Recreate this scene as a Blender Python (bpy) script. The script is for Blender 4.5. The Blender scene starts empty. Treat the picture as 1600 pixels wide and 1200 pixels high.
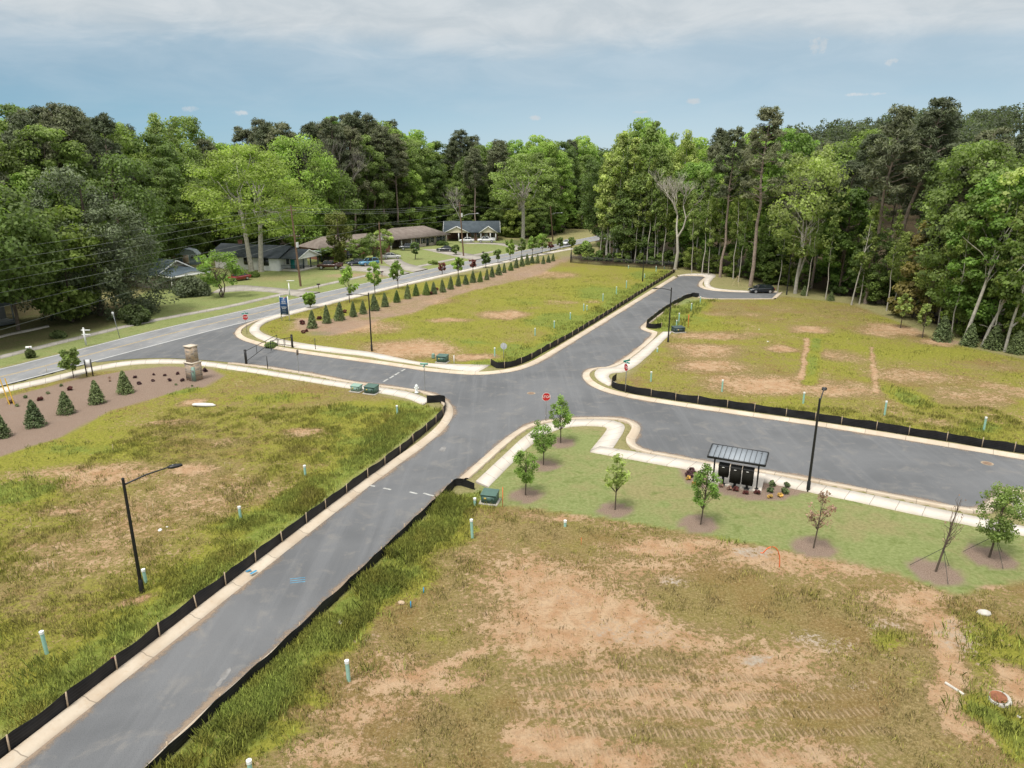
import bpy, bmesh, math, random
import numpy as np
from mathutils import Vector, Matrix
from mathutils.geometry import tessellate_polygon

# ------------------------------------------------------------------ camera, sky, sun, exposure
SC = bpy.context.scene
COL = SC.collection
PITCH, FPX, CAMH = math.radians(16.7), 1110.0, 21.0
cam_d = bpy.data.cameras.new('camera')
cam_d.sensor_width = 36.0
cam_d.lens = 36.0 * FPX / 1600.0
cam_d.clip_start, cam_d.clip_end = 0.5, 6000
cam = bpy.data.objects.new('camera', cam_d)
cam.location = (0, 0, CAMH)
cam.rotation_euler = (math.radians(90) - PITCH, 0, 0)
COL.objects.link(cam)
SC.camera = cam

SUN_EL, SUN_AZ = math.radians(66), math.radians(215)      # azimuth the light comes from, clockwise from +Y
SC.view_settings.view_transform = 'Standard'
SC.view_settings.look = 'None'
SC.view_settings.gamma = 1.0
SC.view_settings.exposure = 1.04
sun_d = bpy.data.lights.new('sun', 'SUN')
sun_d.energy, sun_d.angle, sun_d.color = 1.6, math.radians(16), (1.0, 0.95, 0.87)
sun = bpy.data.objects.new('sun', sun_d)
sdir = Vector((math.sin(SUN_AZ) * math.cos(SUN_EL), math.cos(SUN_AZ) * math.cos(SUN_EL), math.sin(SUN_EL)))
sun.rotation_euler = (-sdir).to_track_quat('-Z', 'Y').to_euler()
sun.location = sdir * 200
COL.objects.link(sun)


class NG:
    """tiny helper around a node tree"""
    def __init__(s, nt):
        s.nt = nt
        nt.nodes.clear()

    def n(s, typ, inp=None, **kw):
        nd = s.nt.nodes.new(typ)
        for k, v in kw.items():
            setattr(nd, k, v)
        for k, v in (inp or {}).items():
            if hasattr(v, 'is_linked') or isinstance(v, bpy.types.NodeSocket):
                s.nt.links.new(v, nd.inputs[k])
            else:
                try:
                    nd.inputs[k].default_value = v
                except Exception:
                    nd.inputs[k].default_value = tuple(v) + (1,)
        return nd

    def math(s, op, a, b=0.0, c=0.0, clamp=False):
        nd = s.n('ShaderNodeMath', {0: a, 1: b, 2: c}, operation=op)
        nd.use_clamp = clamp
        return nd.outputs[0]

    def noise(s, vec, scale, detail=3.0, rough=0.55, dist=0.0):
        return s.n('ShaderNodeTexNoise', {'Vector': vec, 'Scale': scale, 'Detail': detail, 'Roughness': rough, 'Distortion': dist}).outputs['Fac']

    def mix(s, f, a, b, blend='MIX'):
        nd = s.nt.nodes.new('ShaderNodeMix')
        nd.data_type = 'RGBA'
        nd.blend_type = blend
        for k, v in ((0, f), (6, a), (7, b)):
            if isinstance(v, bpy.types.NodeSocket):
                s.nt.links.new(v, nd.inputs[k])
            elif k == 0:
                nd.inputs[0].default_value = v
            else:
                nd.inputs[k].default_value = tuple(v)[:3] + (1,)
        return nd.outputs[2]

    def step(s, v, lo, hi):
        nd = s.n('ShaderNodeMapRange', {0: v, 1: lo, 2: hi, 3: 0.0, 4: 1.0}, interpolation_type='SMOOTHSTEP')
        return nd.outputs[0]

    def sep(s, v):
        nd = s.n('ShaderNodeSeparateXYZ', {0: v})
        return nd.outputs[0], nd.outputs[1], nd.outputs[2]

    def comb(s, x, y, z):
        return s.n('ShaderNodeCombineXYZ', {0: x, 1: y, 2: z}).outputs[0]


wd = bpy.data.worlds.new('World')
SC.world = wd
wd.use_nodes = True
g = NG(wd.node_tree)
tc = g.n('ShaderNodeTexCoord').outputs['Generated']
sky = g.n('ShaderNodeTexSky', sky_type='NISHITA')
sky.sun_disc = False
sky.sun_elevation = SUN_EL
sky.sun_rotation = SUN_AZ
sky.altitude = 300
sky.air_density = 1.0
sky.dust_density = 0.6
sky.ozone_density = 2.0
dx, dy, dz = g.sep(tc)
az = g.math('ARCTAN2', dx, dy)
el = g.math('ARCTAN2', dz, g.math('SQRT', g.math('ADD', g.math('MULTIPLY', dx, dx), g.math('MULTIPLY', dy, dy))))
# clear strip near the horizon: the physical sky tinted a little bluer
base = g.n('ShaderNodeHueSaturation', {'Saturation': 0.95, 'Value': 1.0, 'Color': sky.outputs[0]}).outputs[0]
blue = g.mix(0.88, base, g.mix(g.step(el, 0.02, 0.13), (2.25, 2.95, 3.45), (1.45, 2.25, 2.85)))
left = g.n('ShaderNodeMapRange', {0: az, 1: -0.7, 2: 0.1, 3: 0.5, 4: 1.0}).outputs[0]
hor = g.n('ShaderNodeMapRange', {0: el, 1: 0.03, 2: 0.13, 3: 1.0, 4: 1.0}).outputs[0]
blue = g.mix(1.0, blue, g.comb(g.math('MULTIPLY', g.math('MULTIPLY', left, hor), hor), g.math('MULTIPLY', g.math('POWER', left, 0.5), hor), g.math('POWER', left, 0.3)), 'MULTIPLY')
# stratus deck seen edge on: coordinates on a flat layer overhead
inv = g.math('DIVIDE', 1.0, g.math('MAXIMUM', dz, 0.02))
lay = g.comb(g.math('MULTIPLY', dx, inv), g.math('MULTIPLY', dy, inv), 0.0)
angc = g.comb(az, g.math('MULTIPLY', el, 3.2), 0.0)
n1 = g.math('ADD', g.math('MULTIPLY', g.noise(angc, 3.2, 6, 0.55, 0.4), 0.75), g.math('MULTIPLY', g.noise(lay, 0.55, 5, 0.55, 0.3), 0.25))
n2 = g.noise(angc, 8.0, 6, 0.6, 0.5)
edge = g.math('ADD', el, g.math('ADD', g.math('MULTIPLY', g.math('SUBTRACT', n1, 0.5), 0.085), g.math('MULTIPLY', g.math('SUBTRACT', n2, 0.5), 0.03)))
deck = g.step(edge, 0.104, 0.178)
veil = g.math('MULTIPLY', g.step(edge, 0.045, 0.15), 0.45)
cl = g.math('MAXIMUM', deck, veil)
white = g.mix(g.step(n2, 0.3, 0.72), (2.6, 2.92, 3.15), (3.3, 3.52, 3.66))
white = g.mix(g.step(el, 0.3, 0.9), white, (6.8, 6.8, 6.75))
# small cumulus puffs low in the clear strip
puffs = None
angv = g.comb(g.math('MULTIPLY', az, 1.0), g.math('MULTIPLY', el, 1.0), 0.0)
pn = g.noise(angv, 75.0, 5, 0.65)
for a_, e_, rx, ry in ((0.374, 0.142, 0.02, 0.014), (0.455, 0.121, 0.011, 0.006), (-0.4, 0.072, 0.014, 0.005), (0.235, 0.085, 0.012, 0.005),
                       (0.63, 0.118, 0.024, 0.007), (0.03, 0.067, 0.012, 0.004), (0.167, 0.073, 0.014, 0.003), (-0.345, 0.069, 0.012, 0.004), (0.43, 0.087, 0.03, 0.003)):
    qx = g.math('DIVIDE', g.math('SUBTRACT', az, a_), rx)
    qy = g.math('DIVIDE', g.math('SUBTRACT', el, e_), ry)
    r2 = g.math('ADD', g.math('MULTIPLY', qx, qx), g.math('MULTIPLY', qy, qy))
    m = g.step(g.math('ADD', g.math('SUBTRACT', 1.0, r2), g.math('MULTIPLY', g.math('SUBTRACT', pn, 0.5), 2.6)), 0.15, 1.15)
    puffs = m if puffs is None else g.math('MAXIMUM', puffs, m)
cl = g.math('MAXIMUM', cl, g.math('MULTIPLY', puffs, 0.9))
skycol = g.mix(cl, blue, white)
bg = g.n('ShaderNodeBackground', {'Color': skycol, 'Strength': 0.1})
g.nt.links.new(bg.outputs[0], g.n('ShaderNodeOutputWorld').inputs[0])

# ------------------------------------------------------------------ coordinates
CP, SP = math.cos(PITCH), math.sin(PITCH)
LOT = 0.16                                  # general level of the lots; pavements lie at 0.05


def at(px, py, z=LOT):
    """the survey: a point of the site plan (metres) from its sighting in the aerial view"""
    x = (px - 800) / FPX
    y = -(py - 600) / FPX
    d = (x, CP + y * SP, -SP + y * CP)
    k = (z - CAMH) / d[2]
    return (x * k, d[1] * k)


def atz(px, py, Y):
    """x and height of a sighted point that is Y metres ahead"""
    x = (px - 800) / FPX
    y = -(py - 600) / FPX
    k = Y / (CP + y * SP)
    return x * k, CAMH + (-SP + y * CP) * k


def ats(L, z=LOT):
    return np.array([at(a, b, z) for a, b in L])


# ------------------------------------------------------------------ numpy value noise
_rs = np.random.RandomState(7)
_tab = _rs.rand(256, 256)


def vnoise(x, y):
    xi = np.floor(x).astype(int)
    yi = np.floor(y).astype(int)
    fx = x - xi
    fy = y - yi
    fx = fx * fx * (3 - 2 * fx)
    fy = fy * fy * (3 - 2 * fy)
    a = _tab[xi & 255, yi & 255]
    b = _tab[(xi + 1) & 255, yi & 255]
    c = _tab[xi & 255, (yi + 1) & 255]
    d = _tab[(xi + 1) & 255, (yi + 1) & 255]
    return (a * (1 - fx) + b * fx) * (1 - fy) + (c * (1 - fx) + d * fx) * fy


def fbm(x, y, o=4):
    s = 0
    a = 0.5
    for i in range(o):
        s = s + a * vnoise(x + 17.3 * i, y - 9.1 * i)
        x = x * 2.03
        y = y * 2.03
        a *= 0.5
    return s


def sstep(v, a, b):
    t = np.clip((v - a) / (b - a), 0, 1)
    return t * t * (3 - 2 * t)


def pip(P, poly):
    x, y = P[:, 0], P[:, 1]
    ins = np.zeros(len(P), bool)
    j = len(poly) - 1
    for i in range(len(poly)):
        xi, yi = poly[i]
        xj, yj = poly[j]
        c = ((yi > y) != (yj > y)) & (x < (xj - xi) * (y - yi) / (yj - yi + 1e-12) + xi)
        ins ^= c
        j = i
    return ins


def pdist(P, line, closed=False):
    """distance of points to a polyline"""
    L = np.asarray(line)
    if closed:
        L = np.vstack([L, L[:1]])
    d = np.full(len(P), 1e9)
    for a, b in zip(L[:-1], L[1:]):
        ab = b - a
        t = np.clip(((P - a) @ ab) / (ab @ ab + 1e-12), 0, 1)
        q = P - a - t[:, None] * ab
        d = np.minimum(d, np.hypot(q[:, 0], q[:, 1]))
    return d


def sdist(P, poly):
    """signed distance, negative inside"""
    d = pdist(P, poly, True)
    return np.where(pip(P, poly), -d, d)


def chaikin(L, n=2):
    L = np.asarray(L, float)
    for _ in range(n):
        q = [L[0]]
        for a, b in zip(L[:-1], L[1:]):
            q += [a * 0.75 + b * 0.25, a * 0.25 + b * 0.75]
        q.append(L[-1])
        L = np.array(q)
    return L


def resample(L, n=None, step=None):
    L = np.asarray(L, float)
    s = np.r_[0, np.cumsum(np.hypot(*np.diff(L[:, :2], axis=0).T))]
    if n is None:
        n = max(2, int(round(s[-1] / step)) + 1)
    t = np.linspace(0, s[-1], n)
    return np.stack([np.interp(t, s, L[:, k]) for k in range(L.shape[1])], 1)


# ------------------------------------------------------------------ mesh builder
class MB:
    def __init__(s):
        s.V, s.F, s.n, s.C, s.UV = [], [], 0, [], []
        s.mi, s.cm = [], 0

    def add(s, V, F, col=1.0):
        V = np.asarray(V, float).reshape(-1, 3)
        F = np.asarray(F)
        s.V.append(V)
        s.F.append(F + s.n)
        s.mi.append(s.cm)
        c = np.ones((len(V), 4))
        col = np.asarray(col, float)
        c[:, :3] = col[:, None] if col.ndim == 1 and len(col) == len(V) else col
        s.C.append(c)
        s.n += len(V)
        return s

    def box(s, c, size, rz=0.0, top=1.0, m=None):
        hx, hy, hz = [q / 2 for q in size]
        V = np.array([(x * hx * (top if z > 0 else 1), y * hy * (top if z > 0 else 1), z * hz) for z in (-1, 1) for x, y in ((-1, -1), (1, -1), (1, 1), (-1, 1))])
        if m is not None:
            V = V @ np.array(m).T
        ca, sa = math.cos(rz), math.sin(rz)
        V = V @ np.array([[ca, sa, 0], [-sa, ca, 0], [0, 0, 1]]) + np.array(c)
        return s.add(V, [(0, 3, 2, 1), (4, 5, 6, 7), (0, 1, 5, 4), (1, 2, 6, 5), (2, 3, 7, 6), (3, 0, 4, 7)])

    def bar(s, a, b, w, h=None):
        """square bar between two points"""
        a, b = np.array(a, float), np.array(b, float)
        d = b - a
        d /= np.linalg.norm(d) + 1e-9
        u = np.cross(d, (0, 0, 1)) if abs(d[2]) < 0.95 else np.cross(d, (1, 0, 0))
        u /= np.linalg.norm(u)
        v = np.cross(u, d)
        h = h or w
        V = [p + u * x * w / 2 + v * y * h / 2 for p in (a, b) for x, y in ((-1, -1), (1, -1), (1, 1), (-1, 1))]
        return s.add(V, [(0, 3, 2, 1), (4, 5, 6, 7), (0, 1, 5, 4), (1, 2, 6, 5), (2, 3, 7, 6), (3, 0, 4, 7)])

    def tube(s, P, R, n=8, cap=True):
        P = np.asarray(P, float)
        R = np.broadcast_to(np.asarray(R, float), (len(P),))
        T = np.gradient(P, axis=0)
        T /= np.linalg.norm(T, axis=1)[:, None] + 1e-9
        ref = np.array((1.0, 0.13, 0.07)) if abs(T[0][0]) < 0.8 else np.array((0.0, 1.0, 0.1))
        V = []
        for p, t, r in zip(P, T, R):
            u = np.cross(t, ref)
            u /= np.linalg.norm(u) + 1e-9
            v = np.cross(t, u)
            for k in range(n):
                a = 2 * math.pi * k / n
                V.append(p + r * (u * math.cos(a) + v * math.sin(a)))
        F = []
        m = len(P)
        for i in range(m - 1):
            for k in range(n):
                F.append((i * n + k, i * n + (k + 1) % n, (i + 1) * n + (k + 1) % n, (i + 1) * n + k))
        s.add(V, F)
        if cap:
            V2 = [P[0], P[-1]] + V[:n] + V[-n:]
            F2 = [(0, 2 + (k + 1) % n, 2 + k) for k in range(n)] + [(1, 2 + n + k, 2 + n + (k + 1) % n) for k in range(n)]
            s.add(V2, F2)
        return s

    def cyl(s, c, r, h, n=16, r2=None):
        return s.tube([c, (c[0], c[1], c[2] + h)], [r, r if r2 is None else r2], n)

    def prism(s, poly, z0, z1):
        poly = [tuple(p[:2]) for p in poly]
        n = len(poly)
        z0 = np.broadcast_to(z0, (n,))
        z1 = np.broadcast_to(z1, (n,))
        tri = tessellate_polygon([[Vector((x, y, 0)) for x, y in poly]])
        A = np.array(poly)
        if np.sum(A[:, 0] * np.roll(A[:, 1], -1) - np.roll(A[:, 0], -1) * A[:, 1]) < 0:
            A = A[::-1]
            z0, z1 = z0[::-1], z1[::-1]
            tri = [tuple(n - 1 - q for q in t) for t in tri]
        T = []
        for t in tri:
            a, b, c = [A[q] for q in t]
            T.append(t if (b[0] - a[0]) * (c[1] - a[1]) - (b[1] - a[1]) * (c[0] - a[0]) > 0 else t[::-1])
        V = np.vstack([np.c_[A, z0], np.c_[A, z1]])
        s.add(V[n:], T)
        s.add(V[:n], [t[::-1] for t in T])
        s.add(V, [(i, (i + 1) % n, n + (i + 1) % n, n + i) for i in range(n)])
        return s

    def sheet(s, poly, z):
        poly = [tuple(p[:2]) for p in poly]
        tri = tessellate_polygon([[Vector((x, y, 0)) for x, y in poly]])
        A = np.array(poly)
        T = []
        for t in tri:
            a, b, c = [A[q] for q in t]
            T.append(t if (b[0] - a[0]) * (c[1] - a[1]) - (b[1] - a[1]) * (c[0] - a[0]) > 0 else t[::-1])
        return s.add(np.c_[A, np.full(len(A), z)], T)

    def ball(s, c, r, n=10, m=6):
        r = np.broadcast_to(np.asarray(r, float), (3,))
        V, F = [], []
        for i in range(m + 1):
            th = math.pi * i / m
            for k in range(n):
                ph = 2 * math.pi * k / n
                V.append((c[0] + r[0] * math.sin(th) * math.cos(ph), c[1] + r[1] * math.sin(th) * math.sin(ph), c[2] + r[2] * math.cos(th)))
        for i in range(m):
            for k in range(n):
                F.append((i * n + k, (i + 1) * n + k, (i + 1) * n + (k + 1) % n, i * n + (k + 1) % n))
        return s.add(V, F)

    def mesh(s, name, mats, smooth=False):
        me = bpy.data.meshes.new(name)
        if s.n == 0:
            return me
        V = np.vstack(s.V)
        loops = np.concatenate([f.ravel() for f in s.F])
        tot = np.concatenate([np.full(len(f), f.shape[1]) for f in s.F])
        me.vertices.add(len(V))
        me.vertices.foreach_set('co', V.astype(np.float32).ravel())
        me.loops.add(len(loops))
        me.loops.foreach_set('vertex_index', loops.astype(np.int32))
        me.polygons.add(len(tot))
        me.polygons.foreach_set('loop_start', np.r_[0, np.cumsum(tot)[:-1]].astype(np.int32))
        me.polygons.foreach_set('loop_total', tot.astype(np.int32))
        me.polygons.foreach_set('material_index', np.concatenate([np.full(len(f), i) for f, i in zip(s.F, s.mi)]).astype(np.int32))
        if smooth:
            me.polygons.foreach_set('use_smooth', np.ones(len(tot), bool))
        at_ = me.attributes.new('Col', 'FLOAT_COLOR', 'POINT')
        at_.data.foreach_set('color', np.vstack(s.C).astype(np.float32).ravel())
        for m in (mats if isinstance(mats, (list, tuple)) else [mats]):
            me.materials.append(m)
        me.update(calc_edges=True)
        me.validate()
        return me

    def build(s, name, mats, parent=None, smooth=False):
        o = bpy.data.objects.new(name, s.mesh(name, mats, smooth))
        COL.objects.link(o)
        if parent is not None:
            o.parent = parent
        return o


def tag(o, label=None, cat=None, group=None, kind=None):
    if label:
        o['label'] = label
    if cat:
        o['category'] = cat
    if group:
        o['group'] = group
    if kind:
        o['kind'] = kind
    return o


def thing(name, label, cat, loc=(0, 0, 0), rz=0.0, group=None):
    o = bpy.data.objects.new(name, None)
    o.empty_display_size = 0.3
    COL.objects.link(o)
    o.location = loc
    o.rotation_euler = (0, 0, rz)
    return tag(o, label, cat, group)


def child(name, mesh, parent):
    o = bpy.data.objects.new(name, mesh)
    COL.objects.link(o)
    o.parent = parent
    return o


def copy_tree(o, parent=None):
    c = o.copy()
    COL.objects.link(c)
    c.parent = parent
    for ch in list(o.children):
        copy_tree(ch, c)
    return c


ORD = ('first second third fourth fifth sixth seventh eighth ninth tenth eleventh twelfth thirteenth fourteenth fifteenth sixteenth seventeenth eighteenth '
       'nineteenth twentieth twenty-first twenty-second twenty-third twenty-fourth twenty-fifth twenty-sixth twenty-seventh twenty-eighth twenty-ninth '
       'thirtieth thirty-first thirty-second thirty-third thirty-fourth thirty-fifth thirty-sixth thirty-seventh thirty-eighth thirty-ninth fortieth').split()

# ------------------------------------------------------------------ materials
MATS = {}


def mat(name, col, rough=0.7, var=0.12, scale=3.0, metal=0.0, bump=0.0, spec=0.5, bscale=None, coat=0.0):
    if name in MATS:
        return MATS[name]
    m = bpy.data.materials.new(name)
    m.use_nodes = True
    g = NG(m.node_tree)
    tc = g.n('ShaderNodeTexCoord').outputs['Object']
    f = g.noise(tc, scale, 4, 0.6)
    c = np.array(col)
    cc = g.mix(g.step(f, 0.25, 0.75), tuple(c * (1 - var)), tuple(np.minimum(c * (1 + var), 0.95)))
    p = g.n('ShaderNodeBsdfPrincipled', {'Base Color': cc, 'Roughness': rough, 'Metallic': metal, 'Specular IOR Level': spec, 'Coat Weight': coat})
    if bump:
        b = g.n('ShaderNodeBump', {'Strength': bump, 'Distance': 0.02, 'Height': g.noise(tc, bscale or scale * 6, 4, 0.6)})
        g.nt.links.new(b.outputs[0], p.inputs['Normal'])
    g.nt.links.new(p.outputs[0], g.n('ShaderNodeOutputMaterial').inputs[0])
    MATS[name] = m
    return m


LEAF = np.array((1.56, 1.4, 1.68))


def leafmat(name, col, tip=None, var=0.3, trans=0.48, rough=0.55):
    if name in MATS:
        return MATS[name]
    m = bpy.data.materials.new(name)
    m.use_nodes = True
    g = NG(m.node_tree)
    a = g.n('ShaderNodeAttribute', attribute_name='Col').outputs['Color']
    rnd = g.n('ShaderNodeObjectInfo').outputs['Random']
    c = np.array(col)
    t = np.array(tip) if tip is not None else c * np.array((1.45, 1.25, 0.9))
    cc = g.mix(rnd, tuple(c * (1 - var * 0.6) * LEAF), tuple(t * LEAF))
    cc = g.mix(1.0, cc, a, 'MULTIPLY')
    p = g.n('ShaderNodeBsdfPrincipled', {'Base Color': cc, 'Roughness': rough, 'Specular IOR Level': 0.25})
    un = g.n('ShaderNodeVectorMath', {0: g.n('ShaderNodeNewGeometry').outputs['Normal'], 1: (0, 0, .35)}, operation='ADD').outputs[0]
    un = g.n('ShaderNodeVectorMath', {0: un}, operation='NORMALIZE').outputs[0]
    g.nt.links.new(un, p.inputs['Normal'])
    tr = g.n('ShaderNodeBsdfTranslucent', {'Color': g.mix(1.0, cc, (1.0, 1.15, 0.5), 'MULTIPLY')})
    ms = g.n('ShaderNodeMixShader', {0: trans, 1: p.outputs[0], 2: tr.outputs[0]})
    g.nt.links.new(ms.outputs[0], g.n('ShaderNodeOutputMaterial').inputs[0])
    MATS[name] = m
    return m

# ------------------------------------------------------------------ site plan: pavement outlines
K1 = [(150, 564.5), (200, 559.5), (250, 557.5), (290, 559), (330, 562), (382, 566.5), (475, 579), (550, 594.5), (610, 601.5), (650, 606.5), (675, 612), (692, 619.5), (702, 627),
      (708, 637), (707, 650), (696, 667), (670, 690), (600, 739), (500, 816), (93, 1139)]
K2 = [(222, 1199), (286, 1135), (488, 958), (698, 760), (714, 749), (800, 672.5), (838, 656), (887, 650.5), (950, 649.5), (980, 652.5), (996, 659), (1003, 669), (984, 696.5),
      (1075, 712.5), (1117, 721), (1200, 732.5), (1362, 762.5), (1524, 795), (1541, 786), (1553, 770), (1560, 761.5), (1575, 759.5), (1600, 762.5), (1680, 776)]
K3 = [(1680, 730), (1600, 715.5), (1300, 666.5), (1200, 652.5), (1000, 623.5), (945, 611), (921, 600), (910, 589), (911.5, 579.5), (926, 572.5), (961, 571.5), (1024, 519.5), (1011, 517),
      (1000, 512.5), (1003, 506.5), (1046, 475.5), (1070, 462), (1084, 460), (1100, 465), (1130, 466), (1206, 465.5)]
K4 = [(1216, 456), (1172, 456), (1134, 455), (1107, 452.5), (1093, 448), (1091, 442), (1098, 435), (1104, 431), (1072, 430), (1061, 431)]
K5 = [(1058, 432), (910, 524), (850, 561), (822, 574), (790, 581), (745, 585), (675, 579.5), (600, 568), (520, 557.5), (464, 549.5), (421, 542.5), (401, 537), (376, 529.5), (367, 522), (368, 515),
      (379, 507), (396, 500), (418, 494), (438, 489.5), (462, 485)]


def kerbline(L, n=2):
    return chaikin(ats(L), n)


k1, k2, k3, k4, k5 = [kerbline(L) for L in (K1, K2, K3, K4, K5)]


def extend(L, d, end=True):
    L = np.asarray(L)
    if end:
        v = L[-1] - L[-4]
        return np.vstack([L, L[-1] + v / np.hypot(*v) * d])
    v = L[0] - L[3]
    return np.vstack([L[0] + v / np.hypot(*v) * d, L])


k1 = extend(k1, 22)
k2 = extend(extend(k2, 40), 20, False)
k3 = extend(k3, 40, False)

MF = [(0, 575), (60, 559.5), (117, 546), (250, 512), (400, 479.5), (490, 459), (580, 439.5), (640, 427), (740, 404.5), (830, 388.5), (905, 376)]
MN = [(0, 602), (75, 583), (150, 563), (260, 534), (370, 505.5), (460, 484.5), (560, 458.5), (640, 438.5), (770, 410.5), (880, 388)]
mf, mn = ats(MF), ats(MN)
tail_f = np.array([(24, 236), (36, 256), (52, 276)])
tail_n = np.array([(18.4, 213), (30.5, 233), (44, 252), (58, 270)])
mf = chaikin(np.vstack([[(-104, -22)], mf[:-1], tail_f]), 2)
mn = chaikin(np.vstack([[(-97, -22)], mn[:-1], tail_n]), 2)
mainpoly = np.vstack([mf, mn[::-1]])
mid = ats([(462, 483), (420, 492), (370, 503.5), (260, 532), (150, 561)]) + np.array([-0.25, 0.2])
roadpoly = np.vstack([k1, k2, k3, k4, k5, mid])

# woods front edge, as bearing (1600 px scale) against distance ahead
WF = [(-400, 70), (-200, 88), (0, 116), (120, 130), (250, 152), (330, 180), (480, 196), (580, 218), (680, 244), (780, 240), (820, 233), (852, 236), (872, 250), (888, 272), (925, 272), (930, 225), (938, 192), (960, 178), (1000, 172), (1060, 161),
      (1130, 149), (1210, 136), (1330, 121), (1400, 111), (1440, 101), (1500, 93), (1600, 86), (1750, 78), (1950, 66), (2300, 50)]
WFx, WFy = np.array([a for a, b in WF], float), np.array([b for a, b in WF], float)


def bearing(x, y):
    return 800 + FPX * x / np.maximum(y * CP + CAMH * SP, 1.0)


def wood_d(x, y):
    b = bearing(x, y)
    return y - np.interp(b, WFx, WFy), b


def gzv(x, y):
    """height of the land (vectorised)"""
    x = np.asarray(x, float)
    y = np.asarray(y, float)
    d, b = wood_d(x, y)
    h = LOT - 0.10 * fbm(x * 0.35, y * 0.35, 3) - 0.05 * fbm(x * 1.3, y * 1.3, 2)
    rise = 4 * sstep(d, 20, 120) * sstep(b, -200, 300) + 24 * sstep(d, 90, 330) * sstep(b, 950, 1500) + 6 * sstep(d, 100, 300)
    drop = -1.6 * sstep(b, 1300, 1420) * sstep(d, 0.5, 9) * (1 - sstep(d, 12, 45))
    return h + rise + drop


def gz(x, y):
    return float(gzv(np.array([x]), np.array([y]))[0])


# ------------------------------------------------------------------ ground cover zones
def wpoly(L):
    return ats(L)


Z_PARK = wpoly([(742, 765), (800, 713), (880, 668), (945, 672), (923, 705), (1060, 730), (1262, 766), (1425, 801), (1600, 833), (1640, 842), (1640, 905), (1600, 908), (1540, 913), (1497, 929), (1400, 895), (1200, 853), (1000, 817), (880, 799), (790, 789), (755, 786)])
Z_NEAR = wpoly([(250, 1199), (700, 775), (742, 768), (790, 789), (880, 799), (1000, 817), (1200, 853), (1400, 895), (1497, 930), (1545, 914), (1640, 905), (1760, 1260), (200, 1260)])
Z_LEFT = wpoly([(20, 1145), (690, 640), (660, 632), (550, 606), (400, 582), (300, 572), (150, 580), (-60, 620), (-300, 680), (-300, 1145)])
Z_NORTH = wpoly([(400, 512), (430, 530), (520, 545), (660, 569), (770, 573), (830, 562), (1050, 428), (1046, 420), (905, 410), (870, 402), (640, 444), (430, 494)])
Z_EAST = wpoly([(1040, 520), (990, 580), (955, 600), (1300, 655), (1700, 722), (1900, 700), (1720, 585), (1600, 560), (1470, 533), (1400, 500), (1330, 474), (1225, 462), (1200, 467), (1095, 467), (1045, 482), (1012, 512)])
Z_FAR = wpoly([(-300, 640), (0, 572), (400, 478), (640, 426), (900, 374), (860, 372), (700, 374), (600, 392), (480, 400), (350, 418), (250, 440), (190, 480), (-300, 520)])
Z_BED = wpoly([(-90, 655), (0, 622), (60, 607), (120, 592), (200, 577.5), (260, 571), (330, 575), (352, 586), (322, 604), (290, 606), (240, 622), (175, 640), (95, 682), (0, 712), (-90, 740)])
Z_BERM = wpoly([(463, 497), (500, 502), (545, 493), (640, 465), (720, 444), (800, 419), (868, 405), (895, 398), (905, 402), (870, 412), (845, 428), (800, 440), (740, 452), (690, 468), (650, 486), (600, 497), (560, 512), (520, 523), (485, 524), (468, 514)])
Z_KIOSK = wpoly([(1064, 730), (1062, 742), (1080, 756), (1115, 767), (1162, 779), (1200, 782.5), (1225, 779.5), (1245, 771.5), (1266, 766), (1200, 748), (1110, 732)])
RINGS = [(877, 691, 1.1), (851, 725.5, 1.1), (821, 772.5, 1.1), (961, 795, 1.1), (1092, 818, 1.2), (1272, 854, 1.22), (1462, 892, 1.35), (1545, 868, 1.3), (116, 588, 0.7)]
RUTS = [((1263, 528), (1252, 592), .28, 'd', 1.0), ((1362, 542), (1371, 612), .22, 'd', .75), ((1276, 530), (1264, 600), .7, 'g', .6), ((600, 1075), (760, 1010), .3, 'd', .8), ((800, 1140), (950, 1190), .5, 'd', 1.0), ((1478, 985), (1500, 1140), .45, 'd', 1.0), ((1565, 1045), (1600, 1090), .4, 'd', .9)]
FENCES = {
    'near_left': [(-80, 1243), (61, 1139), (169, 1056.5), (261, 986), (373, 899), (484.5, 813.5), (525, 783), (615, 717), (672, 669), (695, 647), (697, 635), (693, 627), (667, 629)],
    'near_right': [(180, 1260), (250, 1197), (309, 1138), (500, 963), (705, 764), (713, 755), (742, 764)],
    'north_left': [(767, 570), (780, 577), (815, 569), (850, 550), (902, 521.5), (1055, 424.5)],
    'north_right': [(1033, 512), (1020, 513.5), (1009, 511), (1011, 506), (1046, 479.5), (1078, 462.8), (1092, 464)],
    'east': [(963, 593), (955, 599), (957, 607), (1000, 617), (1200, 646), (1300, 660), (1600, 708), (1690, 722)],
}
fence_w = {k: ats(v) for k, v in FENCES.items()}

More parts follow.
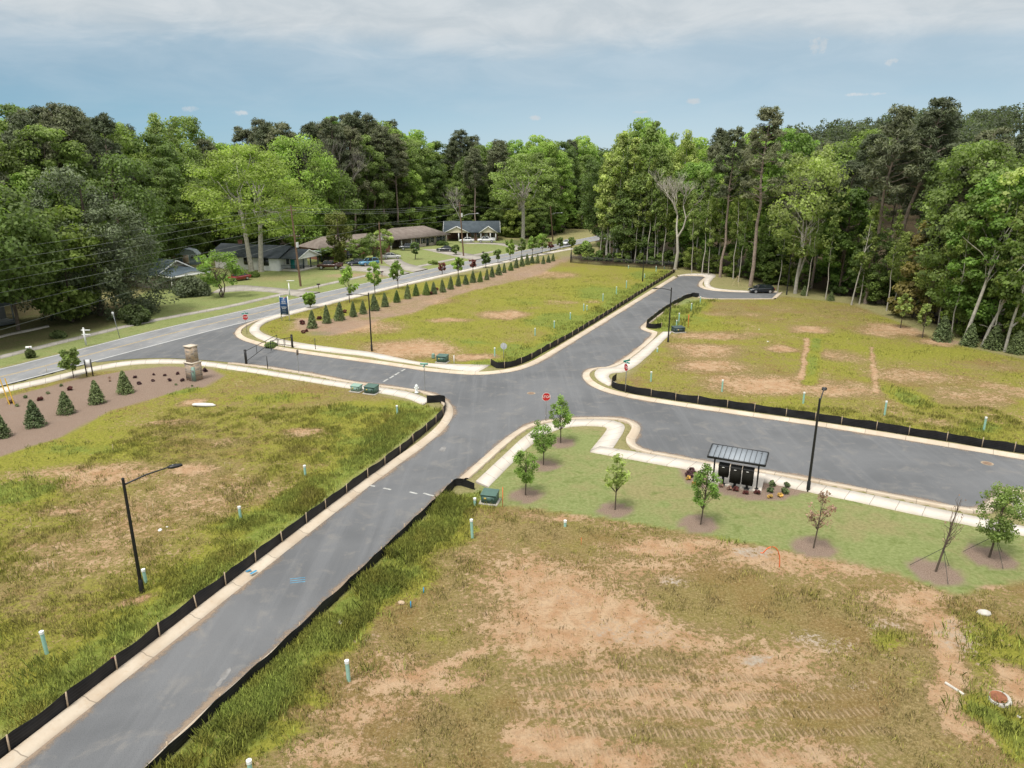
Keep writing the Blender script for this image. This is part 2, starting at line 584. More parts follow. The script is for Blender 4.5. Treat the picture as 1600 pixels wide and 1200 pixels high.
# patches seen in the lots: (px, py, rx, ry, kind, strength); kinds: d bare clay, g lush green, y straw, k grey dirt
PATCH = [
    # left lot
    (90, 745, 110, 22, 'd', .75), (190, 740, 60, 22, 'd', .7), (300, 735, 45, 10, 'd', .9), (60, 850, 70, 14, 'd', .55), (280, 760, 60, 25, 'd', .4), (100, 800, 50, 12, 'd', .7), (180, 800, 110, 40, 'd', .35),
    (260, 660, 45, 6, 'd', .55), (475, 672, 35, 7, 'd', .75), (360, 690, 40, 8, 'd', .45), (300, 628, 20, 8, 'd', 1.0), (40, 955, 60, 18, 'd', .3), (200, 945, 40, 10, 'd', .45), (218, 935, 14, 10, 'd', 1.0), (390, 830, 50, 22, 'd', .3),
    (30, 765, 60, 25, 'g', .9), (130, 700, 90, 12, 'g', .5), (280, 610, 30, 8, 'g', 1.0), (430, 620, 60, 10, 'g', .5), (550, 640, 60, 14, 'g', .6), (420, 560, 40, 5, 'g', .5), (380, 815, 45, 18, 'g', .7), (580, 690, 60, 16, 'g', .55),
    (470, 800, 60, 30, 'g', .7), (600, 610, 40, 6, 'y', .6), (500, 700, 60, 12, 'y', .5), (60, 690, 90, 8, 'y', .6), (480, 730, 50, 10, 'd', .3),
    (110, 870, 170, 85, 'd', .40), (330, 775, 120, 40, 'd', .3), (200, 690, 200, 40, 'y', .4), (60, 930, 120, 40, 'y', .5),
    # north lot
    (640, 545, 85, 16, 'd', .9), (585, 510, 60, 12, 'd', .6), (700, 500, 50, 4, 'd', .6), (790, 492, 50, 8, 'd', .8), (740, 558, 40, 6, 'd', .9), (875, 472, 35, 4, 'd', .5), (930, 470, 20, 4, 'd', .6), (870, 429, 40, 6, 'd', .5), (690, 470, 30, 4, 'd', .5),
    (560, 560, 60, 8, 'd', .5), (830, 470, 60, 8, 'g', .3), (870, 500, 60, 14, 'g', .8), (945, 460, 60, 14, 'g', .7), (1010, 430, 30, 8, 'g', .8), (740, 535, 40, 8, 'g', .4), (800, 545, 30, 12, 'g', .8), (470, 505, 35, 12, 'k', .5), (500, 520, 25, 4, 'g', .7),
    # east lot
    (1100, 545, 60, 14, 'd', .6), (1190, 600, 90, 16, 'd', .85), (1110, 572, 60, 10, 'd', .7), (1300, 605, 70, 14, 'd', .7), (1260, 515, 35, 6, 'd', .8), (1220, 545, 25, 6, 'd', .7), (1310, 555, 40, 12, 'd', .55), (1370, 520, 30, 8, 'd', .5), (1400, 515, 60, 10, 'd', .8), (1480, 534, 55, 6, 'd', .8),
    (1430, 588, 70, 12, 'd', .5), (1520, 620, 70, 16, 'd', .6), (1580, 612, 40, 14, 'd', .5), (1480, 660, 80, 8, 'd', .4), (1120, 522, 80, 8, 'd', .5), (1140, 490, 60, 4, 'd', .3),
    (1420, 620, 30, 18, 'g', .8), (1080, 500, 50, 18, 'g', .55), (1120, 478, 60, 8, 'y', .5), (1450, 550, 120, 14, 'g', .25), (990, 590, 25, 8, 'y', .6), (1530, 665, 40, 8, 'g', .6), (1085, 475, 28, 10, 'g', .8),
    # near lot
    (960, 990, 110, 35, 'd', .8), (860, 905, 120, 45, 'd', .5), (1080, 1000, 90, 30, 'd', .5), (990, 890, 90, 30, 'd', .45), (820, 975, 90, 30, 'd', .6), (960, 1090, 200, 60, 'd', .55), (850, 1160, 120, 22, 'd', 1.0), (980, 1190, 90, 20, 'd', .9), (1250, 1180, 160, 40, 'd', .5), (1180, 1060, 160, 60, 'd', .45),
    (1480, 985, 30, 30, 'd', .9), (1500, 1110, 22, 60, 'd', 1.0), (1590, 1065, 30, 25, 'd', .9), (1250, 880, 160, 22, 'd', .5), (1060, 850, 120, 10, 'd', .9), (1430, 935, 70, 18, 'd', .55), (1540, 915, 30, 6, 'd', .8), (880, 806, 90, 6, 'd', .7), (640, 1050, 110, 30, 'd', .45), (560, 1110, 90, 40, 'd', .45), (720, 1060, 60, 20, 'd', .5), (490, 1180, 90, 30, 'd', .5),
    (430, 1060, 40, 12, 'k', .7), (560, 1000, 40, 12, 'k', .6), (1170, 1030, 40, 14, 'k', 1.0), (1280, 1000, 60, 20, 'k', .7), (1380, 970, 60, 20, 'k', .6), (1060, 910, 30, 10, 'k', .8), (960, 1000, 50, 16, 'k', .5), (1420, 870, 120, 12, 'k', .6), (1180, 865, 40, 12, 'k', .9), (1520, 1000, 60, 40, 'k', .6), (1340, 1070, 60, 20, 'k', .5),
    (620, 900, 60, 40, 'g', .7), (690, 830, 50, 25, 'g', .8), (540, 1000, 40, 30, 'g', .5), (580, 1045, 40, 14, 'g', .5), (420, 1150, 70, 30, 'g', .7), (480, 1080, 50, 20, 'g', .6), (1560, 1010, 80, 60, 'g', .5), (1560, 1130, 50, 70, 'g', .85), (700, 1000, 40, 12, 'g', .4), (1390, 995, 40, 20, 'g', .35), (1040, 790, 10, 4, 'g', .5),
    (1100, 930, 120, 40, 'y', .8), (760, 1130, 70, 60, 'y', .9), (740, 1010, 70, 30, 'y', .4), (1260, 970, 80, 30, 'y', .6), (860, 830, 100, 14, 'y', .8), (1330, 1115, 190, 70, 'y', .6), (880, 1060, 60, 30, 'y', .4), (640, 1130, 60, 20, 'y', .5), (1060, 1140, 160, 40, 'y', .3),
    (900, 965, 170, 70, 'd', .85), (980, 985, 110, 40, 'k', .45), (880, 930, 90, 30, 'k', .3),
    # park
    (1010, 770, 60, 14, 'y', .5), (1200, 800, 60, 10, 'y', .4), (1330, 820, 70, 14, 'y', .3), (905, 690, 40, 14, 'g', .4), (1400, 860, 90, 20, 'g', .5), (1150, 845, 40, 8, 'g', .6), (930, 805, 30, 5, 'g', .5),
    # far verges and yards
    (560, 430, 90, 6, 'd', .7), (430, 435, 60, 8, 'd', .5), (100, 530, 120, 18, 'k', .4),
]


def patch_fields(P):
    wx = P[:, 0] + 1.6 * (fbm(P[:, 0] * .5, P[:, 1] * .5, 3) - .45)
    wy = P[:, 1] + 2.2 * (fbm(P[:, 0] * .5 + 40, P[:, 1] * .5 + 9, 3) - .45)
    out = {k: np.zeros(len(P)) for k in 'dgyk'}
    for px, py, rx, ry, k, s in PATCH:
        c = at(px, py)
        rxw = abs(at(px + rx, py)[0] - c[0])
        ryw = abs(at(px, py - ry)[1] - at(px, py + ry)[1]) / 2
        r = ((wx - c[0]) / max(rxw, .3)) ** 2 + ((wy - c[1]) / max(ryw, .3)) ** 2
        out[k] = np.maximum(out[k], s * (1 - sstep(np.sqrt(r), 0.25, 1.35)))
    W = np.stack([P[:, 0] * .6 + wx * .4, P[:, 1] * .6 + wy * .4], 1)
    for a, b_, w, k, s in RUTS:
        out[k] = np.maximum(out[k], s * (1 - sstep(pdist(W, np.array([at(*a), at(*b_)])), w * .5, w * 1.6)))
    return out


def cover(P):
    """surface weights at points: dict of arrays"""
    x, y = P[:, 0], P[:, 1]
    n = len(P)
    d, b = wood_d(x, y)
    pf = patch_fields(P)
    big = fbm(x * .09, y * .09, 4)
    medn = fbm(x * .33 + 5, y * .33, 4)
    dirt, green, lawn, mulch, litter, track, grey = [np.zeros(n) for _ in range(7)]

    def zone(poly, soft):
        s = sdist(P, poly)
        return 1 - sstep(s, -soft, soft)
    zl, zn, ze, zne = zone(Z_LEFT, .6), zone(Z_NORTH, .8), zone(Z_EAST, .8), zone(Z_NEAR, .25)
    green += zl * (.52 + .8 * (big - .45)) + zn * (.56 + .6 * (big - .45)) + ze * (.5 + .7 * (big - .45)) + zne * (.2 + .6 * (big - .45))
    dirt += zl * (.16 + .8 * (medn - .5)) + zn * (.14 + .7 * (medn - .5)) + ze * (.2 + .9 * (medn - .5)) + zne * (.36 + .7 * (medn - .5))
    anyz = np.maximum.reduce([zl, zn, ze, zne])
    for k in ('near_left', 'north_left', 'north_right'):
        dd = pdist(P, fence_w[k])
        band = (1 - sstep(dd, .8, 4.2 if k != 'near_left' else 4.8))
        green += band * .75 * np.maximum(zl, np.maximum(zn, ze))
        dirt -= band * .5
    dd = pdist(P, fence_w['near_right'])
    band = (1 - sstep(dd, .8, 3.2)) * zne
    green += band * 1.1
    dirt -= band * .8
    dirt = dirt + pf['d'] * 1.0 - pf['g'] * .8 - pf['y'] * .6 + pf['k'] * .5
    green = green + pf['g'] * .8 - pf['d'] * .5 - pf['y'] * .4
    dirt = np.where(dirt > .45, .45 + (dirt - .45) * .78, dirt)
    grey = pf['k']
    zp = zone(Z_PARK, .12)
    zf = zone(Z_FAR, 1.0)
    lawn = np.maximum.reduce([zp, (1 - anyz) * 1.0, zf])
    dm = sdist(P, Z_BERM)
    dirt = dirt + (1 - sstep(dm, -1, 1.5)) * .55
    green = green + .5 * zf * (1 - anyz) + .38 * zp
    mulch = np.maximum.reduce([1 - sstep(sdist(P, Z_BED), -.25, .2), (1 - sstep(dm, -.6, .8)) * (.55 + .6 * (medn - .45)), 1 - sstep(sdist(P, Z_KIOSK), -.1, .1)])
    for px, py, r in RINGS:
        c = at(px, py)
        q = np.hypot(x - c[0], y - c[1]) + .25 * (vnoise(x * 2.2, y * 2.2) - .5)
        mulch = np.maximum(mulch, 1 - sstep(q, r - .12, r + .12))
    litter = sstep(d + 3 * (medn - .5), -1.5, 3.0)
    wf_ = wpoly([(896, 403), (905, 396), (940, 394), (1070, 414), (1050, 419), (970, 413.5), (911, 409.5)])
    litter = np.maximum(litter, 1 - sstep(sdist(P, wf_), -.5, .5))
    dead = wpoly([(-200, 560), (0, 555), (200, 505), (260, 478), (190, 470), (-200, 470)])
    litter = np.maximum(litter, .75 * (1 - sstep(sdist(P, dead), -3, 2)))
    trk = wpoly([(800, 1030), (1000, 1010), (1260, 1040), (1400, 1100), (1420, 1180), (1200, 1200), (900, 1200), (780, 1120)])
    track = (1 - sstep(sdist(P, trk), -2.0, .6)) * zne
    return dict(dirt=np.clip(dirt, 0, 1), green=np.clip(green, 0, 1), lawn=np.clip(lawn, 0, 1), mulch=np.clip(mulch, 0, 1), litter=np.clip(litter, 0, 1), track=np.clip(track, 0, 1), grey=np.clip(grey, 0, 1))


def axis(lo, hi, st, far_lo, far_hi, gr=1.13):
    a = list(np.arange(lo, hi + st / 2, st))
    s = st
    while a[-1] < far_hi:
        s *= gr
        a.append(a[-1] + s)
    s = st
    while a[0] > far_lo:
        s *= gr
        a.insert(0, a[0] - s)
    return np.array(a)


gx = axis(-64, 72, .4, -2600, 2600)
gy = axis(15, 132, .4, -500, 3000)
GX, GY = np.meshgrid(gx, gy)
GP = np.stack([GX.ravel(), GY.ravel()], 1)
Z = gzv(GP[:, 0], GP[:, 1])
near = (np.abs(GP[:, 0]) < 160) & (GP[:, 1] > -60) & (GP[:, 1] < 320)
KW = 0.66
sd_r = np.full(len(GP), 50.0)
sd_m = np.full(len(GP), 50.0)
sd_r[near] = sdist(GP[near], roadpoly)
sd_m[near] = sdist(GP[near], mainpoly)
Z = np.where(sd_m < 6, Z * sstep(sd_m, .1, 5) + (0.0) * (1 - sstep(sd_m, .1, 5)), Z)
soft = pdist(GP, k1[:22]) < 1.4
Z[(sd_r < KW) & soft] = 0.015
Z[(sd_r < KW) & ~soft] = -0.25
Z[(sd_r < -.4) & soft] = -0.25
slim = pdist(GP, k2[:int(np.argmin(np.hypot(*(k2 - np.array(at(714, 749))).T)))]) < 1.2
hold = gzv(GP[:, 0], GP[:, 1])
Z[slim & (sd_r > .3)] = hold[slim & (sd_r > .3)]
Z[sd_m < -0.1] = -0.25
cv = {k: np.zeros(len(GP)) for k in ('dirt', 'green', 'lawn', 'mulch', 'litter', 'track', 'grey')}
cn = cover(GP[near])
for k in cv:
    cv[k][near] = cn[k]
cv['litter'][~near] = sstep(wood_d(GP[~near][:, 0], GP[~near][:, 1])[0], -4, 4)
cv['lawn'][~near] = 1
mb = MB()
nx, ny = len(gx), len(gy)
idx = np.arange(nx * ny).reshape(ny, nx)
F = np.stack([idx[:-1, :-1].ravel(), idx[:-1, 1:].ravel(), idx[1:, 1:].ravel(), idx[1:, :-1].ravel()], 1)
mb.add(np.c_[GP, Z], F)


def ground_material():
    m = bpy.data.materials.new('ground_cover')
    m.use_nodes = True
    g = NG(m.node_tree)
    pos = g.n('ShaderNodeNewGeometry').outputs['Position']
    A = g.n('ShaderNodeSeparateColor', {0: g.n('ShaderNodeAttribute', attribute_name='CoverA').outputs['Color']})
    B = g.n('ShaderNodeSeparateColor', {0: g.n('ShaderNodeAttribute', attribute_name='CoverB').outputs['Color']})
    dirt, green, lawn = A.outputs[0], A.outputs[1], A.outputs[2]
    mulch, litter, grey = B.outputs[0], B.outputs[1], B.outputs[2]
    track = g.n('ShaderNodeAttribute', attribute_name='Track').outputs['Fac']
    x, y, z = g.sep(pos)
    flat = g.comb(x, y, 0.0)
    nb = g.noise(flat, 0.14, 4, 0.6)
    nm = g.noise(flat, 0.9, 5, 0.65, 0.4)
    nf = g.noise(flat, 4.5, 5, 0.7)
    nt = g.noise(flat, 16.0, 4, 0.75)
    n2 = g.noise(flat, 2.1, 5, 0.7, 0.3)
    # straw-streaked meadow: tan thatch, olive, yellow green
    dry = g.mix(g.step(nf, 0.34, 0.66), (0.155, 0.118, 0.042), (0.29, 0.215, 0.10))
    dry = g.mix(g.math('MULTIPLY', g.step(nb, 0.4, 0.62), 0.5), dry, (0.21, 0.185, 0.05))
    rust = g.step(g.noise(g.comb(g.math('ADD', x, 31.0), y, 0.0), 0.22, 4, 0.6), 0.45, 0.62)
    dry = g.mix(g.math('MULTIPLY', rust, 0.55), dry, g.mix(nf, (0.15, 0.085, 0.028), (0.27, 0.175, 0.07)))
    dry = g.mix(g.math('MULTIPLY', g.step(nt, 0.5, 0.64), 0.55), dry, (0.075, 0.068, 0.022))
    dry = g.mix(g.math('MULTIPLY', g.step(g.noise(flat, 9.0, 3, 0.7), 0.52, 0.66), 0.5), dry, (0.38, 0.31, 0.16))
    grn = g.mix(g.step(nf, 0.3, 0.7), (0.155, 0.162, 0.024), (0.295, 0.28, 0.05))
    grn = g.mix(g.math('MULTIPLY', g.step(nt, 0.5, 0.64), 0.4), grn, (0.085, 0.095, 0.016))
    lush = g.mix(g.step(nf, 0.3, 0.7), (0.105, 0.145, 0.026), (0.215, 0.25, 0.052))

    def patchy(w, big, small, k=0.55):
        v = g.math('ADD', w, g.math('ADD', g.math('MULTIPLY', g.math('SUBTRACT', big, 0.5), k), g.math('MULTIPLY', g.math('SUBTRACT', small, 0.5), k)))
        return v
    col = g.mix(g.step(g.math('ADD', patchy(green, nm, nf, 0.9), g.math('MULTIPLY', g.math('SUBTRACT', n2, 0.5), 1.2)), 0.28, 0.56), dry, grn)
    col = g.mix(g.step(patchy(green, nm, nf, 0.7), 0.78, 1.05), col, lush)
    clay = g.mix(g.step(nm, 0.3, 0.7), (0.37, 0.215, 0.115), (0.46, 0.325, 0.205))
    clay = g.mix(g.math('MULTIPLY', g.step(nf, 0.45, 0.7), 0.55), clay, (0.22, 0.15, 0.085))
    clay = g.mix(g.math('MULTIPLY', g.step(nt, 0.5, 0.8), 0.35), clay, (0.15, 0.115, 0.06))
    gcol = g.mix(g.step(nf, 0.3, 0.7), (0.25, 0.215, 0.17), (0.42, 0.385, 0.325))
    clay = g.mix(g.math('MULTIPLY', g.step(patchy(grey, nf, n2, 1.4), 0.3, 1.05), .8), clay, gcol)
    fine = g.math('ADD', g.math('MULTIPLY', g.math('SUBTRACT', n2, 0.5), 1.9), g.math('ADD', g.math('MULTIPLY', g.math('SUBTRACT', nf, 0.5), 2.4), g.math('MULTIPLY', g.math('SUBTRACT', nt, 0.5), 1.2)))
    dw = g.math('ADD', patchy(dirt, nm, nb, 0.6), fine)
    col = g.mix(g.math('MULTIPLY', g.step(dw, 0.22, 0.5), .55), col, (0.20, 0.145, 0.07))
    col = g.mix(g.step(dw, 0.46, 0.72), col, clay)
    # cleat marks left by a dozer: short ridges across the direction of travel
    wv = g.n('ShaderNodeTexWave', {'Vector': g.comb(g.math('ADD', x, g.math('MULTIPLY', y, 0.18)), g.math('MULTIPLY', y, 0.05), 0.0), 'Scale': 1.25, 'Distortion': 2.2, 'Detail': 2.0, 'Detail Scale': 1.5}, bands_direction='X').outputs['Fac']
    lanes = g.step(g.math('ADD', g.n('ShaderNodeTexWave', {'Vector': flat, 'Scale': 0.3, 'Distortion': 3.0, 'Detail': 2.0}, bands_direction='Y').outputs['Fac'], g.math('SUBTRACT', nm, 0.5)), 0.2, 0.95)
    tr = g.math('MULTIPLY', g.math('MULTIPLY', track, lanes), g.math('MULTIPLY', g.step(wv, 0.45, 0.8), g.step(n2, 0.3, 0.5)))
    col = g.mix(g.math('MULTIPLY', g.math('MULTIPLY', track, lanes), 0.3), col, (0.17, 0.12, 0.065))  # shade in the gaps between the ridges, painted into the colour
    col = g.mix(g.math('MULTIPLY', tr, 0.62), col, (0.44, 0.315, 0.195))
    fleck = g.math('MULTIPLY', g.math('MULTIPLY', g.step(nt, 0.56, 0.68), g.step(n2, 0.42, 0.58)), g.step(dirt, 0.08, 0.4))
    col = g.mix(g.math('MULTIPLY', fleck, 0.75), col, (0.52, 0.445, 0.34))
    # mown lawn
    lw = g.mix(g.step(nf, 0.3, 0.7), (0.165, 0.20, 0.065), (0.26, 0.29, 0.12))
    lw = g.mix(g.step(patchy(g.math('ADD', green, 0.25), nb, nm, 0.9), 0.3, 0.8), g.mix(g.step(nf, .3, .7), (0.2, 0.185, 0.08), (0.3, 0.27, 0.13)), lw)
    lw = g.mix(g.math('MULTIPLY', g.step(nm, 0.52, 0.72), 0.55), lw, (0.095, 0.13, 0.025))
    lw = g.mix(g.math('MULTIPLY', g.step(nt, 0.5, 0.72), 0.35), lw, (0.075, 0.095, 0.025))
    lw = g.mix(g.step(patchy(dirt, nm, nf, 0.9), 0.45, 0.75), lw, (0.33, 0.24, 0.16))
    col = g.mix(lawn, col, lw)
    ml = g.mix(g.step(nt, 0.3, 0.7), (0.145, 0.098, 0.072), (0.33, 0.25, 0.195))
    ml = g.mix(g.math('MULTIPLY', g.step(nm, 0.45, 0.7), 0.5), ml, (0.25, 0.19, 0.15))
    col = g.mix(mulch, col, ml)
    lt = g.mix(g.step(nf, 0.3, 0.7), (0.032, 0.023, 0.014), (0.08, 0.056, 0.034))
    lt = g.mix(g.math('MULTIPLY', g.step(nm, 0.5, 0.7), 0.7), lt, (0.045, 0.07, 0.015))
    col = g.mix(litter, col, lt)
    p = g.n('ShaderNodeBsdfPrincipled', {'Base Color': col, 'Roughness': 0.95, 'Specular IOR Level': 0.1})
    h = g.math('ADD', g.math('ADD', g.math('MULTIPLY', nf, 0.6), g.math('MULTIPLY', nt, 0.5)), g.math('ADD', g.math('MULTIPLY', nm, 0.6), g.math('MULTIPLY', tr, 0.5)))
    b = g.n('ShaderNodeBump', {'Strength': 0.75, 'Distance': 0.16, 'Height': h})
    g.nt.links.new(b.outputs[0], p.inputs['Normal'])
    g.nt.links.new(p.outputs[0], g.n('ShaderNodeOutputMaterial').inputs[0])
    return m


ground = mb.build('ground', ground_material(), smooth=True)
tag(ground, kind='structure')
me = ground.data
one = np.ones(len(GP))
for nm_, chs in (('CoverA', ('dirt', 'green', 'lawn')), ('CoverB', ('mulch', 'litter', 'grey'))):
    a_ = me.attributes.new(nm_, 'FLOAT_COLOR', 'POINT')
    a_.data.foreach_set('color', np.stack([cv[c] for c in chs] + [one], 1).astype(np.float32).ravel())
a_ = me.attributes.new('Track', 'FLOAT', 'POINT')
a_.data.foreach_set('value', cv['track'].astype(np.float32))


# ------------------------------------------------------------------ roads, kerbs, pavements
def asphalt(name, c0, c1, seams=True):
    m = bpy.data.materials.new(name)
    m.use_nodes = True
    g = NG(m.node_tree)
    pos = g.n('ShaderNodeNewGeometry').outputs['Position']
    x, y, z = g.sep(pos)
    flat = g.comb(x, y, 0.0)
    n0 = g.noise(flat, 0.12, 4, 0.6, 0.5)
    n1 = g.noise(flat, 0.7, 5, 0.65, 0.6)
    n2 = g.noise(flat, 22.0, 3, 0.7)
    streak = g.noise(g.n('ShaderNodeVectorRotate', {'Vector': flat, 'Angle': 0.35}, rotation_type='Z_AXIS').outputs[0], 1.0, 2)
    sv = g.n('ShaderNodeMapping', {'Vector': flat, 'Rotation': (0, 0, 0.37), 'Scale': (1.1, 0.05, 1)}).outputs[0]
    streak = g.noise(sv, 1.0, 4, 0.65)
    col = g.mix(g.step(n0, 0.3, 0.7), c0, c1)
    col = g.mix(g.math('MULTIPLY', g.step(streak, 0.45, 0.7), 0.45), col, tuple(np.array(c1) * 1.18))
    col = g.mix(g.math('MULTIPLY', g.step(n1, 0.5, 0.75), 0.5), col, (c1[0] * 1.6, c1[1] * 1.45, c1[2] * 1.25))
    col = g.mix(g.math('MULTIPLY', g.step(n2, 0.45, 0.7), 0.45), col, tuple(np.array(c0) * 0.55))
    p = g.n('ShaderNodeBsdfPrincipled', {'Base Color': col, 'Roughness': 0.85, 'Specular IOR Level': 0.3})
    b = g.n('ShaderNodeBump', {'Strength': 0.3, 'Distance': 0.02, 'Height': n2})
    g.nt.links.new(b.outputs[0], p.inputs['Normal'])
    g.nt.links.new(p.outputs[0], g.n('ShaderNodeOutputMaterial').inputs[0])
    return m


def concrete(name, c0, c1, joint=1.5):
    m = bpy.data.materials.new(name)
    m.use_nodes = True
    g = NG(m.node_tree)
    pos = g.n('ShaderNodeNewGeometry').outputs['Position']
    u = g.n('ShaderNodeSeparateColor', {0: g.n('ShaderNodeAttribute', attribute_name='Col').outputs['Color']}).outputs[0]
    n1 = g.noise(pos, 0.5, 4, 0.6)
    n2 = g.noise(pos, 5.0, 4, 0.7)
    col = g.mix(g.step(n1, 0.3, 0.7), c0, c1)
    col = g.mix(g.math('MULTIPLY', g.step(n2, 0.5, 0.8), 0.5), col, (c0[0] * .85, c0[1] * .72, c0[2] * .58))
    fr = g.math('FRACT', g.math('DIVIDE', u, joint))
    slab = g.n('ShaderNodeTexWhiteNoise', {'W': g.math('FLOOR', g.math('DIVIDE', u, joint))}, noise_dimensions='1D').outputs['Value']
    col = g.mix(g.math('MULTIPLY', slab, 0.3), col, tuple(np.array(c0) * .78))
    jn = g.math('LESS_THAN', fr, 0.045 / joint)
    col = g.mix(g.math('MULTIPLY', jn, 0.6), col, (0.13, 0.105, 0.08))
    p = g.n('ShaderNodeBsdfPrincipled', {'Base Color': col, 'Roughness': 0.9, 'Specular IOR Level': 0.25})
    g.nt.links.new(p.outputs[0], g.n('ShaderNodeOutputMaterial').inputs[0])
    return m


M_NEWROAD = asphalt('young_asphalt', (0.108, 0.112, 0.118), (0.15, 0.154, 0.16))
M_OLDROAD = asphalt('aged_asphalt', (0.19, 0.194, 0.20), (0.25, 0.254, 0.26))
M_KERB = concrete('kerb_concrete', (0.49, 0.40, 0.30), (0.59, 0.515, 0.415), 3.0)
M_WALK = concrete('pavement_concrete', (0.55, 0.495, 0.425), (0.65, 0.60, 0.535), 1.5)
M_OLDWALK = concrete('old_concrete', (0.30, 0.275, 0.24), (0.42, 0.39, 0.35), 1.5)
M_PAINT = mat('road_paint', (0.62, 0.62, 0.6), .7, .15, 2)
M_YELLOW = mat('yellow_road_paint', (0.42, 0.31, 0.13), .7, .2, 2)

PZ, MZ = 0.05, 0.058
tag(MB().sheet(roadpoly, PZ).build('estate_road', M_NEWROAD), kind='structure')
tag(MB().sheet(mainpoly, MZ).build('main_road', M_OLDROAD), kind='structure')


def normals(L):
    t = np.gradient(L, axis=0)
    t /= np.hypot(t[:, 0], t[:, 1])[:, None] + 1e-9
    return np.stack([t[:, 1], -t[:, 0]], 1)


def kerb(mb, L, prof):
    L = resample(L, step=.5)
    N = normals(L)
    q = L[len(L) // 2] + N[len(L) // 2] * .3
    if pip(q[None], roadpoly)[0]:
        N = -N
    s = np.r_[0, np.cumsum(np.hypot(*np.diff(L, axis=0).T))]
    n, m = len(L), len(prof)
    V = np.concatenate([np.c_[L + N * d, np.full(n, z)] for d, z in prof])
    c = np.stack([np.tile(s, m), np.repeat(np.linspace(0, 1, m), n), np.zeros(n * m)], 1)
    F = []
    ok = N is not None
    flip = np.cross(np.r_[L[1] - L[0], 0], np.r_[N[0], 0])[2] > 0
    for j in range(m - 1):
        for i in range(n - 1):
            f = (j * n + i, j * n + i + 1, (j + 1) * n + i + 1, (j + 1) * n + i)
            F.append(f if flip else f[::-1])
    mb.add(V, F, c)


PROF = [(-.02, -.1), (-.02, PZ + .006), (.34, PZ + .02), (.50, PZ + .13), (.68, PZ + .15), (.72, PZ + .13), (.72, -.1)]
mbk = MB()
k2s = int(np.argmin(np.hypot(*(k2 - np.array(at(714, 749))).T)))
for L in (k1[20:], k2[k2s:], k3, k4, k5):
    kerb(mbk, L, PROF)
kerb(mbk, k2[:k2s + 1], [(d * .48, z) for d, z in PROF])
kend = np.array([at(1206, 465.5), at(1216, 456)])
kerb(mbk, kend, PROF)
tag(mbk.build('kerb', M_KERB, smooth=False), kind='structure')


# clay washed off the lots along the gutters
mdirt = bpy.data.materials.new('gutter_dirt')
mdirt.use_nodes = True
g = NG(mdirt.node_tree)
acr = g.n('ShaderNodeSeparateColor', {0: g.n('ShaderNodeAttribute', attribute_name='Col').outputs['Color']}).outputs[1]
pos_ = g.n('ShaderNodeNewGeometry').outputs['Position']
mk = g.step(g.math('ADD', acr, g.math('ADD', g.math('MULTIPLY', g.math('SUBTRACT', g.noise(pos_, .35, 4, .6), .5), 1.6), g.math('MULTIPLY', g.math('SUBTRACT', g.noise(pos_, 5, 4, .7), .5), 1.0))), .55, 1.15)
pd = g.n('ShaderNodeBsdfPrincipled', {'Base Color': (.30, .225, .16, 1), 'Roughness': .95})
g.nt.links.new(g.n('ShaderNodeMixShader', {0: g.math('MULTIPLY', mk, .8), 1: g.n('ShaderNodeBsdfTransparent').outputs[0], 2: pd.outputs[0]}).outputs[0], g.n('ShaderNodeOutputMaterial').inputs[0])
mdd = MB()
for L in (k1[20:], k2, k3, k4, k5):
    kerb(mdd, L, [(-.85, PZ + .004), (-.03, PZ + .004)])
tag(mdd.build('gutter_dirt', mdirt), kind='stuff')


def strip(mb, L, R, z0, z1, step=.6, smooth_n=2):
    """a slab between two edge lines given as sightings"""
    L, R = chaikin(ats(L, z1), smooth_n), chaikin(ats(R, z1), smooth_n)
    n = max(int(np.hypot(*np.diff(L, axis=0).T).sum() / step), 4)
    L, R = resample(L, n), resample(R, n)
    mid_ = (L + R) / 2
    s = np.r_[0, np.cumsum(np.hypot(*np.diff(mid_, axis=0).T))]
    V = np.concatenate([np.c_[L, np.full(n, z1)], np.c_[R, np.full(n, z1)], np.c_[L, np.full(n, z0)], np.c_[R, np.full(n, z0)]])
    a, b = L[0], L[1]
    flip = (b[0] - a[0]) * (R[0][1] - a[1]) - (b[1] - a[1]) * (R[0][0] - a[0]) > 0
    F = []
    for i in range(n - 1):
        for f in ((i, i + 1, n + i + 1, n + i), (2 * n + i, 2 * n + i + 1, i + 1, i), (n + i, n + i + 1, 3 * n + i + 1, 3 * n + i)):
            F.append(f if flip else f[::-1])
    F += [(0, n, 3 * n, 2 * n) if flip else (0, n, 3 * n, 2 * n)[::-1], (n - 1, 3 * n - 1 + n - n, 4 * n - 1, 2 * n - 1)]
    F[-1] = (n - 1, 3 * n - 1, 4 * n - 1, 2 * n - 1)
    mb.add(V, F, np.tile(s, 4))


WZ = 0.2
mw = MB()
strip(mw, [(-120, 633), (0, 606), (75, 590), (150, 571), (215, 561.5), (292, 560.5), (400, 575.5), (425, 580), (550, 599.5), (612, 607.5), (645, 613), (672, 624)],
      [(-120, 640), (0, 612.5), (75, 597), (150, 577), (217, 566.5), (295, 566.5), (400, 582), (425, 586), (550, 606.5), (600, 613.5), (637, 621), (662, 632)], -.1, WZ)
strip(mw, [(896, 386.5), (860, 393), (772, 411), (660, 435.5), (570, 456.5), (450, 487), (412, 497), (396, 506), (388.5, 514), (391, 520), (403, 528), (421, 535), (452, 541), (520, 550), (575, 555.5), (600, 561), (670, 571.5), (745, 581)],
      [(896, 389), (860, 395.5), (772, 413.5), (660, 438.5), (570, 460), (455, 490), (420, 500), (408, 507.5), (404, 514.5), (411, 521), (430, 527.5), (458, 534), (520, 543), (575, 549), (600, 554), (660, 567), (700, 568.5), (766, 570)], -.1, WZ)
